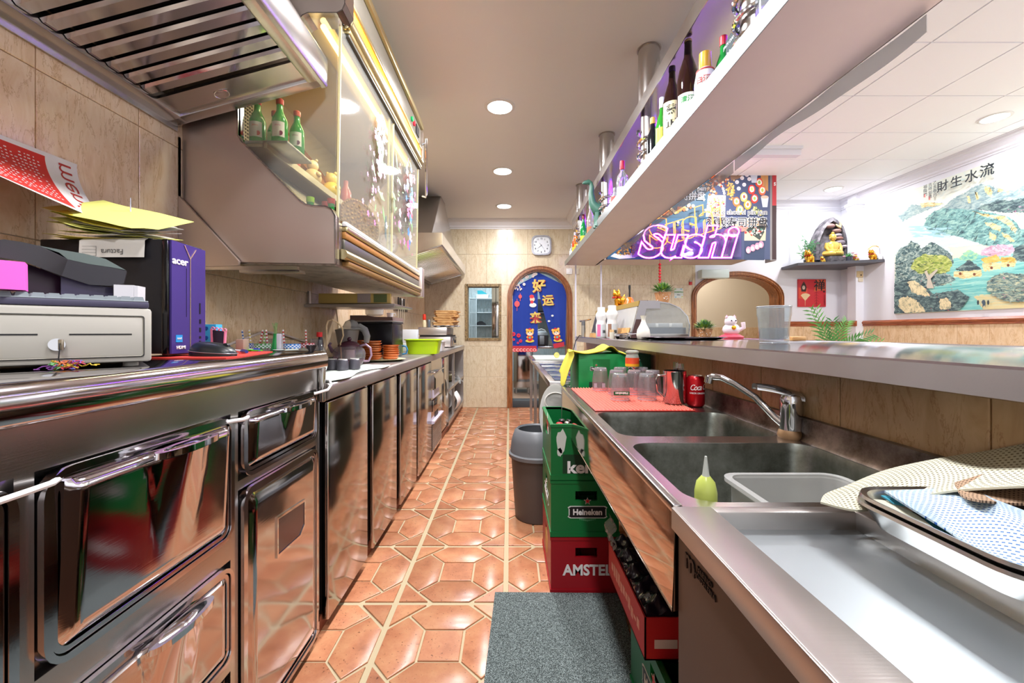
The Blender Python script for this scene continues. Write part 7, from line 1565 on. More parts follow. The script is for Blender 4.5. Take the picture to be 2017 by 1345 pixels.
def switch(name, x, z, lab, m, w=.085, h=.085): 
    t = thing(name, lab, 'switch', (x, WB, z)); MB().bx(x-w/2, x+w/2, WB-.012, WB-.0005, z-h/2, z+h/2, .003).build('plate', m, t); MB().bx(x-.015, x+.015, WB-.016, WB-.012, z-.022, z+.022, .002).build('rocker', m, t)
switch('wall_switch', .876, 2.0, 'white light switch right of the arch top', WHITE); switch('wall_switch', .985, 2.0, 'second white switch further right, beside the shelf pole', mat('#d8cfba', .5), .06)
# noren curtain
nr = thing('split_curtain', 'blue split curtain with gold characters hanging in the arch', 'curtain', (.4435, WB+.06, 2.0))
def kx(px): return (px-VX)*(WB+.06)/F
def kz(py): return EYE+(VY-py)*(WB+.06)/F
M_BLUE = mat('#1c3a98', .8, name='royal_blue_cloth')
def lp(u, v):
    xr = kx(1059)-.0*v; xl = kx(1010); x = xl+(xr-xl)*u; top_ = kz(541+ (1-u)*26); z = top_+(kz(689)-top_)*v
    return (x, WB+.05+.010*math.sin(u*13)*v, z)
def rp(u, v):
    xl = kx(1059)+(kx(1091)-kx(1059))*max(0, (v-.18)/.82)**1.15; xr = kx(1116)-.02*v; x = xl+(xr-xl)*u; top_ = kz(536+u*28); z = top_+(kz(685-6*u)-top_)*v
    return (x, WB+.055+.012*math.sin(u*15+1)*v, z)
lpn = MB().grid(lp, 14, 16, thick=(0, .002, 0)).build('left_panel', M_BLUE, nr, smooth=60); rpn = MB().grid(rp, 14, 16, thick=(0, .002, 0)).build('right_panel', M_BLUE, nr, smooth=60)
MB().cyl((.03, WB+.06, 1.86), (.86, WB+.06, 1.86), .008, n=10).build('curtain_rod', mat('#8a6a4a', .5), nr) if False else None
Pn = Print(nr, lambda px, py: (kx(px), WB+.036, kz(py)), (0, -1, 0)); R = random.Random(6)
def cn_(x, y): return (1000+x/7.469, 520+y/7.469)
def zig(y0, y1, xa, xb, n=7):
    for k in range(n):
        x = xa+(xb-xa)*(k+.5)/n; w = (xb-xa)/n*.52
        Pn.disc('wave_print', x, y1-1.0, w*1.6, '#c8323c', 4.2, n=12); Pn.disc('wave_print', x, y1-1.0, w*1.1, '#e6b8b0', 2.9, n=12); Pn.disc('wave_print', x, y1-1, w*.6, '#c8323c', 1.7, n=12)
Pn.poly('wave_band', [(1009.5, 681), (1056.5, 681), (1056.5, 689.5), (1009.5, 689.5)], '#b8283a'); zig(681, 690, 1010, 1056)
Pn.poly('wave_band', [(1089, 677), (1111, 673), (1111, 682), (1091, 686)], '#b8283a')
def animal(cx, cy, s, tilt=0.):
    def q_(x, y): return (cx+(x*math.cos(tilt)-y*math.sin(tilt))*s, cy+(x*math.sin(tilt)+y*math.cos(tilt))*s)
    D = lambda nm, x, y, r, c, ry=None: Pn.disc(nm, *q_(x, y), r*s, c, (ry or r)*s)
    D('cub_print', 0, 10, 9.5, '#e0c24a', 3.5); D('cub_print', 0, 3, 6.6, '#c8232c', 8); D('cub_print', -5.5, 2, 1.9, '#e8b030'); D('cub_print', 5.5, 2, 1.9, '#e8b030'); D('cub_print', 0, 3, 2.4, '#5ab0a0')
    for e_ in (-1, 1): D('cub_print', 6.2*e_, -13.5, 2.8, '#e8a828'); D('cub_print', 6.2*e_, -13.5, 1.4, '#f0d8a0')
    D('cub_print', 0, -8, 8.3, '#eeb238', 7.2); D('cub_print', 0, -5.4, 6.6, '#f3e6d2', 3.8); D('cub_print', 0, -15.5, 3.2, '#c8232c', 1.8)
    for e_ in (-1, 1): D('cub_print', 3.1*e_, -8.6, 1.3, '#3a2a22', 1.6); D('cub_print', 4.6*e_, -5.3, 1.4, '#e89a90', 1.)
    D('cub_print', 0, -6.6, .8, '#3a2a22'); D('cub_print', 0, -4.6, .9, '#b83a30', .7)
animal(1043.5, 662, .92); animal(1096.5, 661, .92, -.22)
for k in range(22):
    x, y = cn_(R.uniform(90, 210), R.uniform(300, 400)); Pn.disc('blossom_print', x, y, R.uniform(.8, 2.2), R.choice(['#f0e4e2', '#e6cfc8']), n=6)
for (x, y) in ((275, 200), (215, 245), (385, 155), (410, 150), (370, 180), (240, 300), (200, 250), (290, 190)): Pn.disc('blossom_print', *cn_(x, y), 3., '#efe2de', n=6); Pn.disc('blossom_print', *cn_(x, y), .9, '#b86a5a', n=6)
for (x, y, r) in ((137, 588, 5.2), (183, 480, 3.4)):
    Pn.disc('lantern_print', *cn_(x, y), r, '#e0555a', r*1.15); px, py = cn_(x, y); Pn.poly('lantern_print', [(px-.5, py-r*1.9), (px+.5, py-r*1.9), (px+.5, py+r*2.6), (px-.5, py+r*2.6)], '#e0555a')
Pn.disc('cloud_print', *cn_(370, 605), 7, '#e3e6e6', 4.5); Pn.disc('child_print', *cn_(360, 520), 5, '#e8c8b0'); Pn.disc('child_print', *cn_(352, 480), 4.6, '#d8303c', 3.6); Pn.disc('child_print', *cn_(355, 560), 3.2, '#d8303c')
for (x, y, r) in ((85, 1030, 4.2), (160, 1050, 4.2), (190, 1130, 3.4), (90, 1110, 2.6), (150, 1160, 2.4)): Pn.disc('flower_print', *cn_(x, y), r, '#d8243c', n=7); Pn.disc('flower_print', *cn_(x, y), r*.4, '#8a1a60', n=7)
for (x, y) in ((345, 795), (655, 760), (605, 840)): Pn.disc('cloud_print', *cn_(x, y), 2.6, '#dfe6e4', 1.9)
Pn.done()
M_GOLD = mat('#dcc060', .5); M_REDT = mat('#a83238', .6)
for s, px, py, sz in (('好', 1061.5, 565, .20), ('运', 1079, 593, .17), ('来', 1054, 627, .17)):
    text(s, sz, 'lettering', M_REDT, nr, Vector((kx(px)+.008, WB+.0335, kz(py)-.006))-Vector(nr.location), (PI/2, -.05, 0), bold=.04, depth=.0005); text(s, sz, 'lettering', M_GOLD, nr, Vector((kx(px), WB+.0315, kz(py)))-Vector(nr.location), (PI/2, -.05, 0), bold=.03, depth=.0005)
# kitchen beyond
kf = thing('kitchen_fridge', 'undercounter steel fridge on legs seen below the curtain', 'fridge', (.2, 6.9, .106)); MB().bx(.07, .35, 6.75, 7.3, .2, .86, .004).build('cabinet', ST_DOOR, kf)
for x in (.11, .31): MB().cyl((x, 6.80, .106), (x, 6.80, .2), .015, n=10).build('foot', ST_DULL, kf)
kc = thing('kitchen_counter', 'steel counter inside the kitchen beyond the arch', 'counter', (.85, 7.5, .106)); MB().bx(.42, 1.7, 7.25, 7.95, .82, .86, .004).build('counter_top', ST, kc); MB().bx(.40, .415, 7.3, 7.9, .106, .82).build('side_panel', ST_DULL, kc)
MB().bx(.45, 1.7, 7.9, 7.92, .86, .95).build('upstand', ST, kc); MB().bx(1.66, 1.68, 7.3, 7.9, .106, .82).build('side_panel', ST_DULL, kc)
rk = thing('rice_cooker', 'silver rice cooker with domed lid and front buttons in the kitchen', 'rice cooker', (.58, 7.5, .861))
MB().lathe([(.11, 0), (.125, .02), (.13, .17), (.13, .19)], (.58, 7.5, .861), 24).build('pot_body', mat('#6b5f60', .3, .4), rk); MB().lathe([(.133, .19), (.133, .2), (.11, .245), (.05, .27), (0, .272)], (.58, 7.5, .861), 24).build('lid', mat('#c9cdd2', .25, .5), rk)
MB().tube([(.48, 7.5, 1.08), (.52, 7.5, 1.145), (.58, 7.5, 1.165), (.64, 7.5, 1.145), (.68, 7.5, 1.08)], .008, 8).build('handle', WHITE, rk); MB().bx(.54, .62, 7.365, 7.375, .89, 1.04, .004).build('control_panel', mat('#c4c6cc', .3), rk)
mw = thing('wall_oven', 'dark oven on a wall shelf above the rice cooker', 'oven', (.66, 8.2, 1.5)); MB().bx(.5, .95, 8.15, 8.54, 1.52, 1.76, .004).build('oven_body', mat('#3a3c40', .2), mw); MB().bx(.4, 1.2, 8.1, 8.54, 1.48, 1.50).build('shelf', ST, mw); MB().cyl((.78, 8.13, 1.66), (.78, 8.15, 1.66), .03, n=14).build('dial', WHITE, mw)
rkk = thing('shelf_rack', 'white wire shelf rack on the tiled kitchen wall behind the window', 'rack', (-.58, 8.35, 1.2))
for z in (1.78, 1.50, 1.24): MB().bx(-.80, -.30, 8.15, 8.54, z-.012, z, .002).build('rack_shelf', mat('#dfe6ea', .3), rkk)
for x in (-.80, -.66, -.30): MB().bx(x, x+.012, 8.15, 8.165, .9, 1.8).build('upright', mat('#cdd6da', .3), rkk)
b = MB()
for k in range(11): b.bx(-.79+.012*k, -.786+.012*k, 8.15, 8.154, .95, 1.75)
b.build('wire_mesh', mat('#cdd6da', .3), rkk, kind='stuff', smooth=0)
t = thing('wire_basket', 'shallow white basket on the highest rack shelf', 'basket', (-.55, 8.3, 1.781)); MB().prism([(-.65, 1.782), (-.43, 1.782), (-.41, 1.86), (-.67, 1.86)], 'y', 8.2, 8.45).build('basket_body', mat('#c3ccd0', .4), t)
tag(MB().prism([(-.63, 1.862), (-.44, 1.862), (-.47, 1.885), (-.55, 1.935), (-.64, 1.93)], 'y', 8.2, 8.42).build('folded_towel', mat('#2a9aa8', .7)), 'teal folded towel on top of the white basket', 'towel')
tag(MB().prism([(-.70+.04*0-.0, 1.241), (-.46, 1.241), (-.49, 1.29), (-.54, 1.325), (-.60, 1.325), (-.66, 1.29)], 'y', 8.2, 8.4).build('black_bowl', mat('#15181f', .3)), 'upturned black bowl on the lowest rack shelf', 'bowl')
t = thing('glass_stack', 'row of small clear glasses on the middle rack shelf', 'glasses', (-.55, 8.3, 1.501))
for k in range(4): MB().lathe([(.022, 0), (.03, .08)], (-.62+.07*k, 8.3, 1.501), 12).build('glass_cup', G_CLEAR, t)
tc = thing('tall_cabinet', 'tall steel cabinet edge seen through the window', 'cabinet', (-.22, 7.3, .106)); MB().bx(-.30, -.13, 7.0, 7.7, .12, 2.1, .003).build('cabinet_body', ST_DOOR, tc); MB().bx(-.235, -.225, 6.992, 7.0, .2, 2.05).build('door_gap', BLACK, tc)
tag(MB().lathe([(.05, 0), (.06, .03), (.055, .06), (0, .065)], (-.62, 7.6, 1.0), 14).build('soap_pot', mat('#d6ded8', .4)), 'pale pot low behind the window sill', 'pot') if False else None
# ------------------------------------------------------------------ dining corner
sg = thing('wall_notice', 'small printed notice in green letters on the tiled end wall', 'notice', (2.485, WB-.001, 1.66))
MB().bx(2.42, 2.55, WB-.003, WB-.0005, 1.61, 1.752).build('notice_sheet', mat('#dfe9e6', .5), sg); text('GONDOLA', .026, 'lettering', mat('#5aa04a', .5), sg, (0, -.004, .035), (PI/2, 0, 0), bold=.03); text('Bbar', .026, 'lettering', mat('#6a7a8a', .5), sg, (0, -.004, -.005), (PI/2, 0, 0))
for x, z, c in ((2.435, 1.74, '#8ac04a'), (2.535, 1.625, '#d8d04a'), (2.44, 1.622, '#6ab8d8'), (2.52, 1.738, '#6ab8d8')): MB().bx(x-.012, x+.012, WB-.0045, WB-.003, z-.006, z+.006).build('corner_print', mat(c, .5), sg)
al = thing('alarm_point', 'small red fire alarm point left of the second arch', 'alarm', (2.655, WB, 1.83)); MB().bx(2.635, 2.675, WB-.02, WB-.0005, 1.80, 1.845, .002).build('housing', mat('#c83038', .4), al); MB().bx(2.637, 2.673, WB-.02, WB-.0005, 1.846, 1.865).build('label', mat('#b9b4ac', .5), al)
tag(MB().bx(2.76, 3.16, WB-.14, WB-.0005, 1.885, 2.01, .012).build('wall_unit', mat('#cfdcd9', .3)), 'pale wall unit tucked above the second arch, under the shelf', 'wall unit')
rp_ = thing('red_picture', 'square red canvas with a fan, lantern and black character', 'picture', (4.425, WB, 1.68)); MB().bx(4.225, 4.63, WB-.025, WB-.0005, 1.478, 1.882, .002).build('canvas', mat('#c8323a', .5), rp_)
Pr = Print(rp_, lambda x, z: (x, WB-.0255, z), (0, -1, 0))
Pr.poly('orange_wash', [(4.45, 1.70), (4.62, 1.72), (4.62, 1.875), (4.5, 1.875)], '#cf5a3a'); Pr.poly('orange_wash', [(4.23, 1.6), (4.35, 1.58), (4.36, 1.75), (4.23, 1.76)], '#d8503a')
Pr.poly('fan', [(4.325, 1.565), (4.26, 1.645), (4.285, 1.668), (4.325, 1.677), (4.37, 1.668), (4.40, 1.65)], '#e6c79a'); Pr.poly('fan', [(4.323, 1.49), (4.327, 1.49), (4.328, 1.57), (4.322, 1.57)], '#e6c79a')
Pr.poly('lantern', [(4.27, 1.70), (4.335, 1.70), (4.345, 1.76), (4.335, 1.80), (4.305, 1.85), (4.275, 1.80), (4.262, 1.76)], '#3a2420'); Pr.disc('lantern', 4.303, 1.76, .022, '#c9b0a0', .03)
for k in range(5): z = 1.70-.04*k; Pr.poly('bamboo', [(4.49, z), (4.53, z-.03), (4.50, z-.012)], '#5a2024'); Pr.poly('bamboo', [(4.49, z), (4.45, z-.03), (4.48, z-.012)], '#5a2024')
Pr.poly('bamboo', [(4.488, 1.49), (4.492, 1.49), (4.492, 1.72), (4.488, 1.72)], '#5a2024'); Pr.disc('seal', 4.60, 1.70, .014, '#3a1a18'); Pr.done()
text('禅', .17, 'lettering', M_TXD, rp_, (.11, -.027, .10), (PI/2, 0, 0), bold=.01); text('HARMONY', .03, 'lettering', mat('#5a2024', .5), rp_, (.185, -.027, -.10), (PI/2, -PI/2, 0))
# corner shelf
poly = [(3.99, 6.065), (3.95, 5.66), (4.865, 5.36), (4.865, 6.065)]
tag(MB().prism(poly, 'z', 2.018, 2.056).build('corner_shelf', mat('#4a4850', .4)), 'dark grey corner shelf holding the golden statues', 'shelf')
ZS = 2.0565
gd = mat('#d8b45a', .3, .55, name='soft_gold')
fo = thing('rock_fountain', 'dark rock grotto behind the seated golden statue', 'fountain', (4.53, 5.86, ZS))
k7 = .00713
def rc_(px, py): return ((px-VX)*k7, EYE+(VY-py)*k7)
rim_ = [rc_(x, y) for x, y in ((1612, 511), (1611, 480), (1617, 462), (1624, 447), (1632, 436), (1645, 426), (1655, 433), (1666, 445), (1671, 462), (1673, 480), (1673, 490), (1672, 511))]
rim_ = [(x+.0, z) for x, z in rim_]; zb = ZS+.0
m_rock, nt, b_, N, L = nodes_mat('grotto_rock'); v = coords(N, L, (1, 1, 1)); n = N('ShaderNodeTexNoise', Scale=14., Detail=6.); L(v, n.inputs['Vector']); r = ramp(N, [(.35, '#3c3a40'), (.65, '#7d787e')]); L(n.outputs[0], r.inputs[0]); L(r.outputs[0], b_.inputs['Base Color']); b_.inputs['Roughness'].default_value = .7
bp = N('ShaderNodeBump', Strength=1., Distance=.02); L(n.outputs[0], bp.inputs['Height']); L(bp.outputs[0], b_.inputs['Normal'])
cx0, cz0 = 4.55, 2.35
def rockp(f_, y): return [(cx0+(x-cx0)*f_, cz0+(z-cz0)*f_) if z > ZS+.03 else (cx0+(x-cx0)*f_, ZS) for x, z in rim_]
b = MB(); A, B = rockp(1., 0), rockp(.86, 0); n_ = len(A)
vs = [(x, 5.98, z) for x, z in A]+[(x, 5.84, z) for x, z in A]+[(x, 5.83, z) for x, z in B]+[(x, 5.93, z) for x, z in B]
b.add(vs, [(k*n_+i, k*n_+(i+1) % n_, (k+1)*n_+(i+1) % n_, (k+1)*n_+i) for k in range(3) for i in range(n_)]+[tuple(range(n_-1, -1, -1)), tuple(range(3*n_, 4*n_))]); b.build('rock_arch', m_rock, fo, smooth=40)
for i, (px, py, rx, rz_, c) in enumerate(((1640, 443, .075, .035, '#8a6a66'), (1654, 453, .06, .03, '#8a6a62'), (1656, 462, .055, .03, '#8a8088'), (1658, 468, .06, .03, '#8a6258'), (1661, 476, .07, .04, '#7a7078'), (1667, 484, .05, .025, '#b8a8ac'))):
    x, z = rc_(px, py); MB().ball((x, 5.86, z), 1., 12, 8, rx, .05, rz_).build('stone', mat(c, .6), fo)
x, z = rc_(1653, 445); MB().tube([(x-.02, 5.84, z+.035), (x, 5.83, z+.01), (x+.03, 5.83, z-.02), (x+.04, 5.83, z+.03), (x+.03, 5.83, z+.06)], [.008, .016, .022, .014, .006], 10).build('small_dragon', mat('#b8a47a', .4), fo)
b = MB(); xx, zz = rc_(1640, 503); b.bx(xx-.125, xx+.22, 5.68, 5.9, ZS, ZS+.105, .02); b.build('pedestal', m_rock, fo)
bu = thing('seated_statue', 'golden seated meditating statue on the rock pedestal', 'statue', (4.51, 5.76, ZS+.107)); sx_, sy_, sz_ = 4.505, 5.76, ZS+.107
b = MB(); b.tube([(sx_-.05, sy_, sz_+.035), (sx_-.115, sy_-.01, sz_+.035), (sx_-.06, sy_-.07, sz_+.03), (sx_+.04, sy_-.085, sz_+.028)], [.04, .038, .034, .026], 12); b.tube([(sx_+.05, sy_, sz_+.035), (sx_+.115, sy_-.01, sz_+.035), (sx_+.06, sy_-.07, sz_+.034), (sx_-.04, sy_-.085, sz_+.034)], [.04, .038, .034, .026], 12); b.build('crossed_legs', gd, bu, smooth=80)
MB().lathe([(.085, .02), (.08, .06), (.075, .11), (.09, .16), (.07, .19), (.032, .205), (.026, .22)], (sx_, sy_, sz_), 20, 1., .65).build('torso', gd, bu, smooth=80)
for s_x in (-1, 1): MB().tube([(sx_+s_x*.075, sy_, sz_+.175), (sx_+s_x*.098, sy_-.01, sz_+.12), (sx_+s_x*.085, sy_-.03, sz_+.07), (sx_+s_x*.035, sy_-.075, sz_+.065), (sx_+s_x*.01, sy_-.085, sz_+.07)], [.03, .027, .024, .017, .012], 12).build('arm', gd, bu, smooth=80)
MB().ball((sx_, sy_-.02, sz_+.06), .034, sx=1.2, sz=.8).build('bowl', gd, bu)
MB().ball((sx_, sy_-.008, sz_+.262), .042, 16, 12, .92, .95, 1.18).build('head', gd, bu); MB().ball((sx_, sy_+.004, sz_+.285), .04, 14, 10, 1.02, 1.02, .8).build('hair', mat('#b88f3a', .5, .4), bu); MB().ball((sx_, sy_, sz_+.322), .02).build('topknot', mat('#b88f3a', .5, .4), bu)
for s_x in (-1, 1):
    MB().ball((sx_+s_x*.041, sy_, sz_+.252), .012, 8, 6, .5, .7, 2.0).build('ear', gd, bu); MB().ball((sx_+s_x*.016, sy_-.047, sz_+.268), .006, 8, 6, 1.4, .5, .5).build('eye', mat('#6a4a1e', .5), bu)
MB().ball((sx_, sy_-.052, sz_+.256), .007, 8, 6, .8, 1., 1.5).build('nose', gd, bu); MB().ball((sx_, sy_-.047, sz_+.240), .008, 8, 6, 1.3, .5, .45).build('mouth', mat('#a07a30', .4, .3), bu)
shape_fig('gilt_ox', 4.13, 5.70, ZS, .19, '#dba536', 'large gilt animal figurine with red trim, left of the statue by the bamboo')
shape_fig('gilt_ornament', 4.32, 5.70, ZS, .10, '#dcb04a', 'small gilt ornament between the large figurine and statue pedestal')
shape_fig('gilt_ornament', 4.71, 5.62, ZS, .11, '#dcb85a', 'small gilt ornament right of the pink flowers')
tg = shape_fig('gilt_toad', 4.80, 5.47, ZS, .15, '#dba030', 'gilt creature carrying a coin stick at the right end of the shelf')
MB().tube([(4.72, 5.44, ZS+.14), (4.77, 5.44, ZS+.18), (4.83, 5.44, ZS+.185), (4.86, 5.44, ZS+.17)], .006, 6).build('coin_stick', gd, tg)
pf = thing('flower_pot', 'small dark pot with green grass and pink flowers by the statue', 'plant', (4.60, 5.60, ZS)); MB().lathe([(.028, 0), (.034, .07), (.03, .07), (0, .06)], (4.58, 5.58, ZS), 16).build('pot', mat('#3a3c4a', .4), pf); R = random.Random(4)
f = MB()
for k in range(60): a, e_ = R.uniform(0, 6.28), R.uniform(.3, 1.4); l = R.uniform(.06, .11); f.add([(4.58, 5.58, ZS+.06), (4.583+.006, 5.58, ZS+.06), (4.58+l*math.cos(a)*math.cos(e_), 5.58+l*math.sin(a)*math.cos(e_), ZS+.06+l*math.sin(e_)*.8)], [(0, 1, 2)])
f.build('grass_blades', mat('#3f9a3a', .6), pf, kind='stuff', smooth=0)
for k, (dx, dz) in enumerate(((.05, .12), (.09, .10), (.10, .05), (.06, .075), (-.07, .07))): MB().ball((4.58+dx, 5.57, ZS+dz), .016, 8, 6, sz=.6).build('flower', mat('#dc8fa4', .6), pf)
# bamboo plant
bp_ = thing('bamboo_plant', 'artificial bamboo sprays in a black pot on the corner shelf', 'plant', (4.20, 5.85, ZS)); MB().lathe([(.04, 0), (.05, .07), (.045, .07), (0, .06)], (4.22, 5.85, ZS), 16).build('pot', BLACK, bp_); R = random.Random(14)
for (dx, dy, h) in ((-.05, 0, .34), (-.02, -.03, .29), (.05, .0, .30), (.11, -.02, .26), (-.14, -.08, .10), (.02, .02, .22), (-.11, 0, .20)):
    st_ = MB(); pts = [(4.22, 5.85, ZS+.05), (4.22+dx*.5, 5.85+dy*.5, ZS+.05+h*.5), (4.22+dx, 5.85+dy, ZS+.05+h)]; st_.tube(pts, [.004, .003, .0015], 6); st_.build('stem', mat('#5a7a3a', .6), bp_)
    lf = MB()
    for k in range(22):
        t = R.uniform(.25, 1.); p = Vector(pts[0]).lerp(Vector(pts[2]), t); a, e_ = R.uniform(0, 6.28), R.uniform(-.5, .9); d = Vector((math.cos(a)*math.cos(e_), math.sin(a)*math.cos(e_)*.4, math.sin(e_))); l = R.uniform(.05, .09); s = Vector((-d.z, 0, d.x))*.008
        lf.add([p, p+d*l*.4+s, p+d*l, p+d*l*.4-s], [(0, 1, 2), (0, 2, 3)])
    lf.build('leaves', mat(R.choice(['#3f7a48', '#4f8f52', '#356b45']), .6), bp_, kind='stuff', smooth=0)
wh = thing('white_ornament', 'tiny white box at the right end of the dark corner shelf', 'box', (4.845, 5.40, ZS)); MB().bx(4.83, 4.862, 5.385, 5.42, ZS, ZS+.06, .003).build('box_body', WHITE, wh)
tag(MB().tube([(4.10, 6.06, 2.88), (4.10, 6.055, 2.7), (4.13, 6.05, 2.55), (4.11, 6.05, 2.42), (4.14, 6.0, 2.3), (4.15, 5.9, 2.2)], .004, 6).build('cable', WHITE), 'thin white wire hanging from the crown to the bamboo', 'cable')
sw2 = thing('power_switch', 'cream double switch plate on the corner pillar under the shelf', 'switch', (4.80, 5.655, 1.88)); 
MB().bx(4.768, 4.855, 5.668, 5.6795, 1.86, 1.945, .003).build('plate', mat('#d6bd90', .5), sw2); MB().bx(4.79, 4.85, 5.664, 5.6795, 1.80, 1.856, .003).build('socket', mat('#d9cdb4', .5), sw2); MB().bx(4.815, 4.828, 5.665, 5.668, 1.88, 1.90).build('rocker', DARK, sw2)
# landscape scroll
XP = WR-.012
sp = thing('landscape_scroll', 'large Chinese mountain and lake landscape hung on the right wall', 'painting', (XP, 3.9, 1.335)); 
MB().bx(XP, WR-.001, 2.3, 5.215, 1.335, 2.825, .002).build('canvas', mat('#dfe3d2', .6), sp)
def wf_(cx, cy):
    px, py = 1760+cx/3.957, 300+cy/3.957; Z = WR*F/(px-VX); return (XP, Z, EYE+(VY-py)*Z/F)
def wf2(cx, cy):
    p = wf_(min(cx, 1200), cy); return (XP, max(2.32, min(p[1], 5.21)), max(1.34, min(2.82, p[2])))
Pp = Print(sp, wf2, (-1, 0, 0)); R = random.Random(31)
_pp = Pp.poly
def rough_poly(name, pts, col, rough=.5):
    if not isinstance(col, str):
        q = []; RR = random.Random(len(pts)*7+int(pts[0][0]))
        for (x0, y0), (x1, y1) in zip(pts, pts[1:]+pts[:1]):
            l = math.hypot(x1-x0, y1-y0); n = max(1, int(l/9))
            for k in range(n): t = k/n; q.append((x0+(x1-x0)*t+RR.gauss(0, 3.2), y0+(y1-y0)*t+RR.gauss(0, 3.2)))
        pts = q
    _pp(name, pts, col, rough)
Pp.poly = rough_poly
def brush(name, c1, c2, c3, sc_=(1, 9, 22)):
    m, nt, b, N, L = nodes_mat(name); v = coords(N, L, sc_, 0, rot=(.5, 0, 0)); n = N('ShaderNodeTexNoise', Scale=1.6, Detail=7., Roughness=.7, Distortion=.8); L(v, n.inputs['Vector'])
    r = ramp(N, [(.36, c1), (.48, c2), (.62, c3)]); L(n.outputs[0], r.inputs[0]); L(r.outputs[0], b.inputs['Base Color']); b.inputs['Roughness'].default_value = .6; return m
SKY = brush('wash_sky', '#cfe0dc', '#e4e6d6', '#d6e2dc'); FAR = brush('ink_far_hills', '#6a838c', '#8fa8aa', '#b5c4bd'); MID = brush('ink_mid_hills', '#3e5660', '#6fa3a2', '#a3cbc0'); DK = brush('ink_dark_trees', '#2e3d46', '#475c62', '#8aa39c'); OCH = brush('ochre_rock', '#b99a5c', '#e2cd94', '#efe2b8'); LAKE = brush('teal_lake', '#56a8aa', '#7cc4bf', '#a8d8cc', (1, 2, 40)); MIST = brush('pale_mist', '#dfe8e4', '#c5dde2', '#e9ece2', (1, 2, 14)); GRN = brush('green_tree', '#6a8a3e', '#a9b85a', '#d2d68a'); PNK = brush('pink_blossom', '#b98fa4', '#dcb0c4', '#ead2d8'); ROOF = brush('ochre_roof', '#b08a3a', '#dcb65a', '#e6cc80')
Pp.poly('sky_wash', [(20, 335), (600, 130), (1200, -90), (1200, 620), (20, 720)], SKY)
Pp.poly('far_hill', [(40, 500), (120, 440), (160, 402), (250, 418), (330, 390), (410, 400), (300, 440), (200, 480), (80, 540)], FAR)
Pp.poly('ochre_highlight', [(210, 400), (260, 396), (330, 392), (400, 400), (330, 418), (230, 430)], OCH)
Pp.poly('far_hill', [(250, 520), (330, 470), (430, 400), (470, 360), (560, 320), (620, 275), (680, 250), (740, 250), (800, 275), (880, 290), (960, 300), (1020, 250), (1200, 180), (1200, 440), (900, 450), (700, 450), (500, 470), (350, 560)], FAR)
for pl in ([(715, 262), (760, 270), (785, 310), (775, 352), (740, 330), (720, 300)], [(815, 272), (865, 290), (860, 312), (820, 305)], [(575, 335), (600, 340), (612, 390), (590, 400)], [(640, 302), (660, 310), (680, 360), (655, 372)], [(880, 300), (930, 310), (900, 330)]): Pp.poly('ochre_highlight', pl, OCH)
Pp.poly('mist', [(20, 560), (240, 540), (420, 600), (620, 660), (700, 720), (480, 740), (200, 720), (20, 760)], MIST)
Pp.poly('mid_hill', [(240, 580), (270, 510), (310, 470), (370, 440), (440, 432), (520, 440), (620, 450), (700, 455), (820, 480), (900, 500), (960, 540), (1000, 600), (1200, 560), (1200, 760), (900, 780), (800, 740), (700, 720), (620, 690), (500, 650), (400, 640), (330, 640)], MID)
for pl in ([(620, 455), (700, 480), (800, 490), (880, 500), (930, 540), (975, 600), (960, 630), (900, 570), (820, 520), (700, 495)], [(720, 545), (790, 550), (850, 580), (845, 620), (790, 600), (735, 570)], [(850, 625), (900, 640), (960, 690), (930, 700), (870, 660)], [(760, 620), (810, 650), (800, 690), (760, 670)], [(960, 465), (1000, 480), (990, 510)]): Pp.poly('ochre_highlight', pl, OCH)
Pp.poly('dark_grove', [(660, 440), (700, 410), (760, 400), (830, 365), (900, 380), (1000, 360), (1200, 330), (1200, 470), (1000, 470), (850, 470)], DK)
for k in range(46): Pp.disc('blue_streak', R.uniform(150, 430), 600+R.uniform(-25, 60), R.uniform(20, 60), '#a9d3df', R.uniform(3, 6), n=8)
Pp.poly('mist', [(20, 700), (200, 690), (420, 720), (480, 800), (200, 860), (20, 820)], MIST)
Pp.poly('meadow', [(480, 830), (700, 790), (1000, 780), (1200, 760), (1200, 1240), (20, 1255), (20, 1000), (300, 900)], LAKE)
Pp.poly('sand', [(640, 1120), (800, 1100), (1200, 1090), (1200, 1250), (800, 1250), (700, 1220)], brush('sand_wash', '#c9c79a', '#e2cf98', '#b8cdb8', (1, 2, 30)))
Pp.poly('pink_grove', [(690, 800), (700, 760), (760, 735), (840, 715), (930, 720), (960, 760), (930, 800), (800, 815)], PNK); Pp.poly('dark_grove', [(930, 830), (960, 740), (1010, 720), (1200, 700), (1200, 850), (1000, 850)], DK)
Pp.poly('green_tree', [(520, 830), (560, 780), (610, 760), (680, 800), (650, 840), (580, 850)], brush('teal_tree', '#5aa39a', '#8fcbb4', '#c2d88a'))
for pl, m in (([(690, 830), (810, 800), (860, 850), (720, 870)], ROOF), ([(850, 820), (940, 815), (980, 850), (850, 860)], ROOF), ([(700, 870), (850, 855), (850, 910), (710, 925)], OCH), ([(850, 860), (970, 852), (960, 890), (850, 895)], OCH), ([(490, 915), (600, 835), (700, 905), (690, 930), (590, 930)], DK), ([(480, 930), (590, 925), (700, 915), (700, 960), (560, 985), (480, 970)], OCH)): Pp.poly('house', pl, m)
for x, y in ((775, 900), (905, 880), (640, 950), (530, 945)): Pp.disc('house_window', x, y, 12, '#7a4a3a', 12, n=6)
def inpoly(x, y, p):
    c = False
    for i in range(len(p)):
        (x1, y1), (x2, y2) = p[i-1], p[i]
        if (y1 > y) != (y2 > y) and x < (x2-x1)*(y-y1)/(y2-y1)+x1: c = not c
    return c
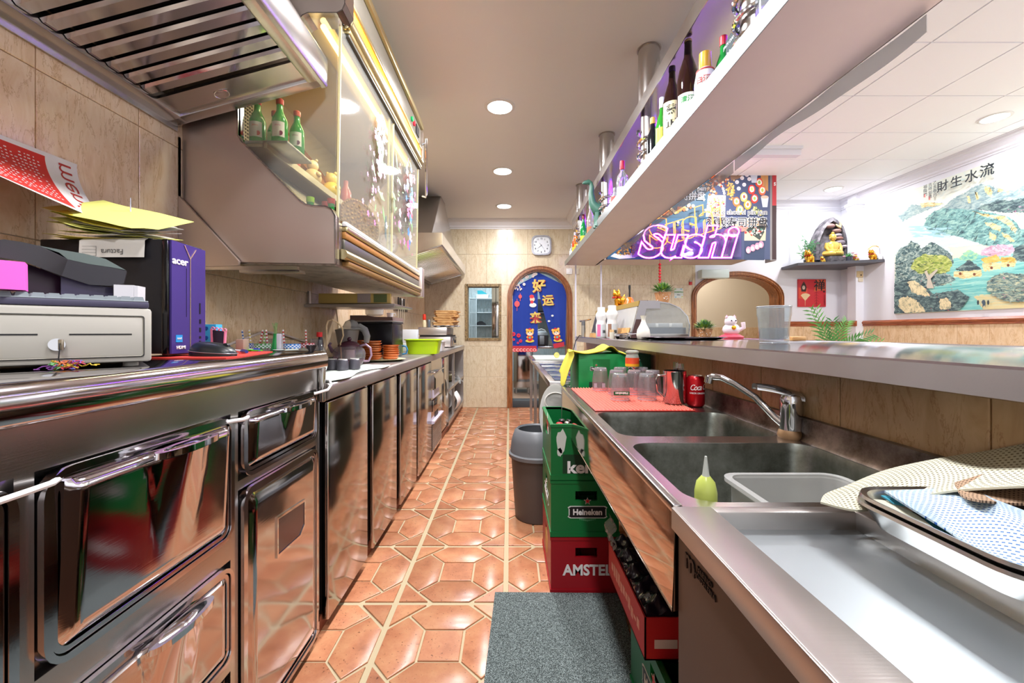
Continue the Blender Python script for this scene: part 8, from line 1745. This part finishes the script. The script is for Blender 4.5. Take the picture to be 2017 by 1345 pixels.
def strokes(name, poly, n, cols, ln=18, th=3, ang=(-.9, .9)):
    xs, ys = [p[0] for p in poly], [p[1] for p in poly]
    for _ in range(n):
        x, y = R.uniform(min(xs), max(xs)), R.uniform(min(ys), max(ys))
        if not inpoly(x, y, poly): continue
        a = R.uniform(*ang); l = 1.25*ln*R.uniform(.4, 1.2); dx, dy = math.cos(a)*l, math.sin(a)*l; t_ = 1.9*th*R.uniform(.5, 1.2)
        Pp.poly(name, [(x-dx, y-dy), (x-dy*t_/ln*.5, y+dx*t_/ln*.5-t_/2), (x+dx, y+dy), (x+dy*t_/ln*.5, y-dx*t_/ln*.5+t_/2)], R.choice(cols))
TR = [(20, 1010), (25, 800), (60, 750), (110, 730), (150, 690), (200, 715), (230, 750), (300, 700), (340, 710), (400, 750), (460, 800), (480, 860), (420, 940), (500, 990), (400, 1040), (250, 1050), (150, 1060), (60, 1080)]
Pp.poly('dark_grove', TR, brush('ink_left_trees', '#2f424a', '#5c7a7c', '#c2d0c4', (1, 14, 20)))
Pp.poly('green_tree', [(140, 900), (180, 830), (250, 790), (330, 800), (420, 810), (470, 860), (440, 930), (320, 950), (200, 940)], GRN)
strokes('ink_stroke', TR, 420, ['#2c3a42', '#3a4c54', '#5a7276'], 16, 4, (-.6, .6)); strokes('leaf_stroke', [(140, 900), (180, 830), (330, 790), (470, 850), (440, 940), (200, 950)], 160, ['#c8cc5a', '#8fae4a', '#4a6248', '#dfe08a'], 11, 5)
Pp.poly('tree_trunk', [(255, 930), (275, 920), (290, 960), (350, 910), (362, 918), (305, 985), (330, 1060), (270, 1060), (280, 990)], '#c9bfae')
Pp.poly('dark_grove', [(20, 1020), (150, 990), (230, 1010), (320, 1100), (460, 1080), (520, 1070), (610, 1130), (560, 1200), (500, 1250), (20, 1256)], DK)
for pl in ([(120, 1010), (180, 1000), (230, 1030), (270, 1070), (300, 1120), (240, 1120), (160, 1090)], [(60, 1140), (120, 1120), (190, 1150), (240, 1200), (270, 1245), (100, 1250), (50, 1200)], [(370, 1150), (430, 1130), (470, 1180), (460, 1220), (380, 1225)]): Pp.poly('ochre_rock_print', pl, brush('cream_rock', '#6d7a72', '#d8c9a0', '#ecdcb4', (1, 16, 10)))
RT = [(750, 1010), (800, 960), (900, 935), (1000, 950), (1200, 930), (1200, 1170), (900, 1165), (780, 1110), (740, 1060)]
Pp.poly('dark_grove', RT, brush('ink_right_trees', '#3a4a50', '#6f8a86', '#c9cdb0', (1, 12, 24))); strokes('ink_stroke', RT, 220, ['#2c3a42', '#3a4c54', '#cfc49a'], 18, 4, (-.3, .3)); strokes('pink_stroke', RT, 26, ['#d88aa4'], 10, 6)
strokes('ink_stroke', [(250, 560), (330, 460), (620, 455), (960, 540), (1100, 700), (800, 730), (420, 640)], 330, ['#35484f', '#4d666c', '#a9cfc4', '#2f4a58'], 20, 4, (-1.2, -.3)); strokes('ink_stroke', [(450, 400), (620, 280), (740, 255), (960, 310), (900, 430), (600, 460)], 120, ['#566e78', '#8aa0a4'], 18, 4, (-1.2, .3))
strokes('ink_stroke', [(660, 440), (830, 365), (1200, 330), (1200, 480)], 140, ['#26343a', '#47605f'], 16, 4, (-.4, .4)); strokes('pink_stroke', [(690, 800), (760, 730), (930, 715), (950, 800)], 90, ['#e6b8cc', '#c98aa8', '#5a6a6a'], 10, 5); strokes('water_stroke', [(300, 1010), (1100, 930), (1100, 1100), (620, 1130)], 160, ['#a9dcd2', '#4f9fa4', '#d9dcae'], 26, 3, (-.06, .06))
strokes('red_stroke', [(180, 960), (480, 1000), (520, 1240), (300, 1250)], 30, ['#c84a50'], 7, 6); strokes('pink_stroke', [(900, 440), (1100, 400), (1100, 520), (940, 520)], 40, ['#d88ab0'], 9, 6)
for x in (688, 768): Pp.disc('basket_print', x, 1170, 9, '#33424a', 20, n=8)
Pp.poly('figure_print', [(715, 1165), (725, 1150), (740, 1150), (748, 1170), (745, 1210), (738, 1190), (722, 1212), (724, 1185)], '#4a5a6a')
for x, y in ((268, 337), (306, 357)): Pp.poly('seal_print', [(x-7, y-13), (x+7, y-15), (x+7, y+13), (x-7, y+15)], '#d86a62')
Pp.done()
RP = (PI/2, 0, -PI/2)
for s, cx, cy, sz in (('財', 432, 268, .125), ('生', 541, 232, .125), ('水', 660, 190, .13), ('流', 783, 145, .135)):
    p = wf_(cx, cy); text(s, sz, 'lettering', mat('#2b3238', .6), sp, Vector((XP-.06, p[1], p[2]))-Vector(sp.location), RP, bold=.01)
for s, cx, cy in (('乙亥春月', 372, 285), ('吉祥如意', 335, 300), ('福臨門', 296, 300)):
    p = wf_(cx, cy); text('\n'.join(s), .045, 'small_lettering', mat('#4a5054', .6), sp, Vector((XP-.06, p[1], p[2]))-Vector(sp.location), RP)
# palm behind the bar
pl_ = thing('potted_palm', 'green palm in a pot behind the bar by the tiled dado', 'plant', (3.75, 4.75, 0)); MB().lathe([(.13, 0), (.19, .3), (.2, .34), (.18, .34), (.16, .3), (0, .28)], (3.75, 4.75, 0), 28).build('pot', mat('#7a5a40', .7), pl_); R = random.Random(17)
MB().tube([(3.75, 4.75, .28), (3.76, 4.75, .5), (3.74, 4.76, .75)], [.03, .025, .02], 10).build('trunk', mat('#6a5a3a', .8), pl_)
for i, (px, py) in enumerate(((1597, 612), (1622, 640), (1668, 628), (1655, 640), (1715, 652), (1735, 668), (1690, 660), (1640, 632), (1608, 610))):
    tip = Vector(PX(px, py, 4.7+.1*(i % 3-1))); p0 = Vector((3.74, 4.76, .72)); mid = (p0+tip)/2+Vector((0, 0, .12 if px > 1660 else .05)); pts = [p0.lerp(mid, t)*(1-t)+mid.lerp(tip, t)*t for t in [k/12 for k in range(13)]]
    if px > 1660: pts = [p+Vector((0, 0, -.03*(k/12)**2)) for k, p in enumerate(pts)]
    fr = MB(); fr.tube(pts, [.005-.0003*k for k in range(13)], 6)
    for k in range(3, 13):
        d = (pts[min(12, k+1)]-pts[k-1]).normalized(); sd = d.cross(Vector((0, 1, 0))).normalized(); l = .17*(1-.4*(k/12))
        for s_x in (-1, 1):
            q_ = pts[k]+(sd*s_x*.65+d*.75)*l+Vector((0, .02*s_x, -.02)); w = d*.012; fr.add([pts[k]-w*.3, pts[k]+(q_-pts[k])*.4+w, q_, pts[k]+(q_-pts[k])*.4-w], [(0, 1, 2), (0, 2, 3)])
    fr.build('frond', mat(['#4a8a3e', '#3f7a40', '#5f9a48'][i % 3], .5), pl_, smooth=0)
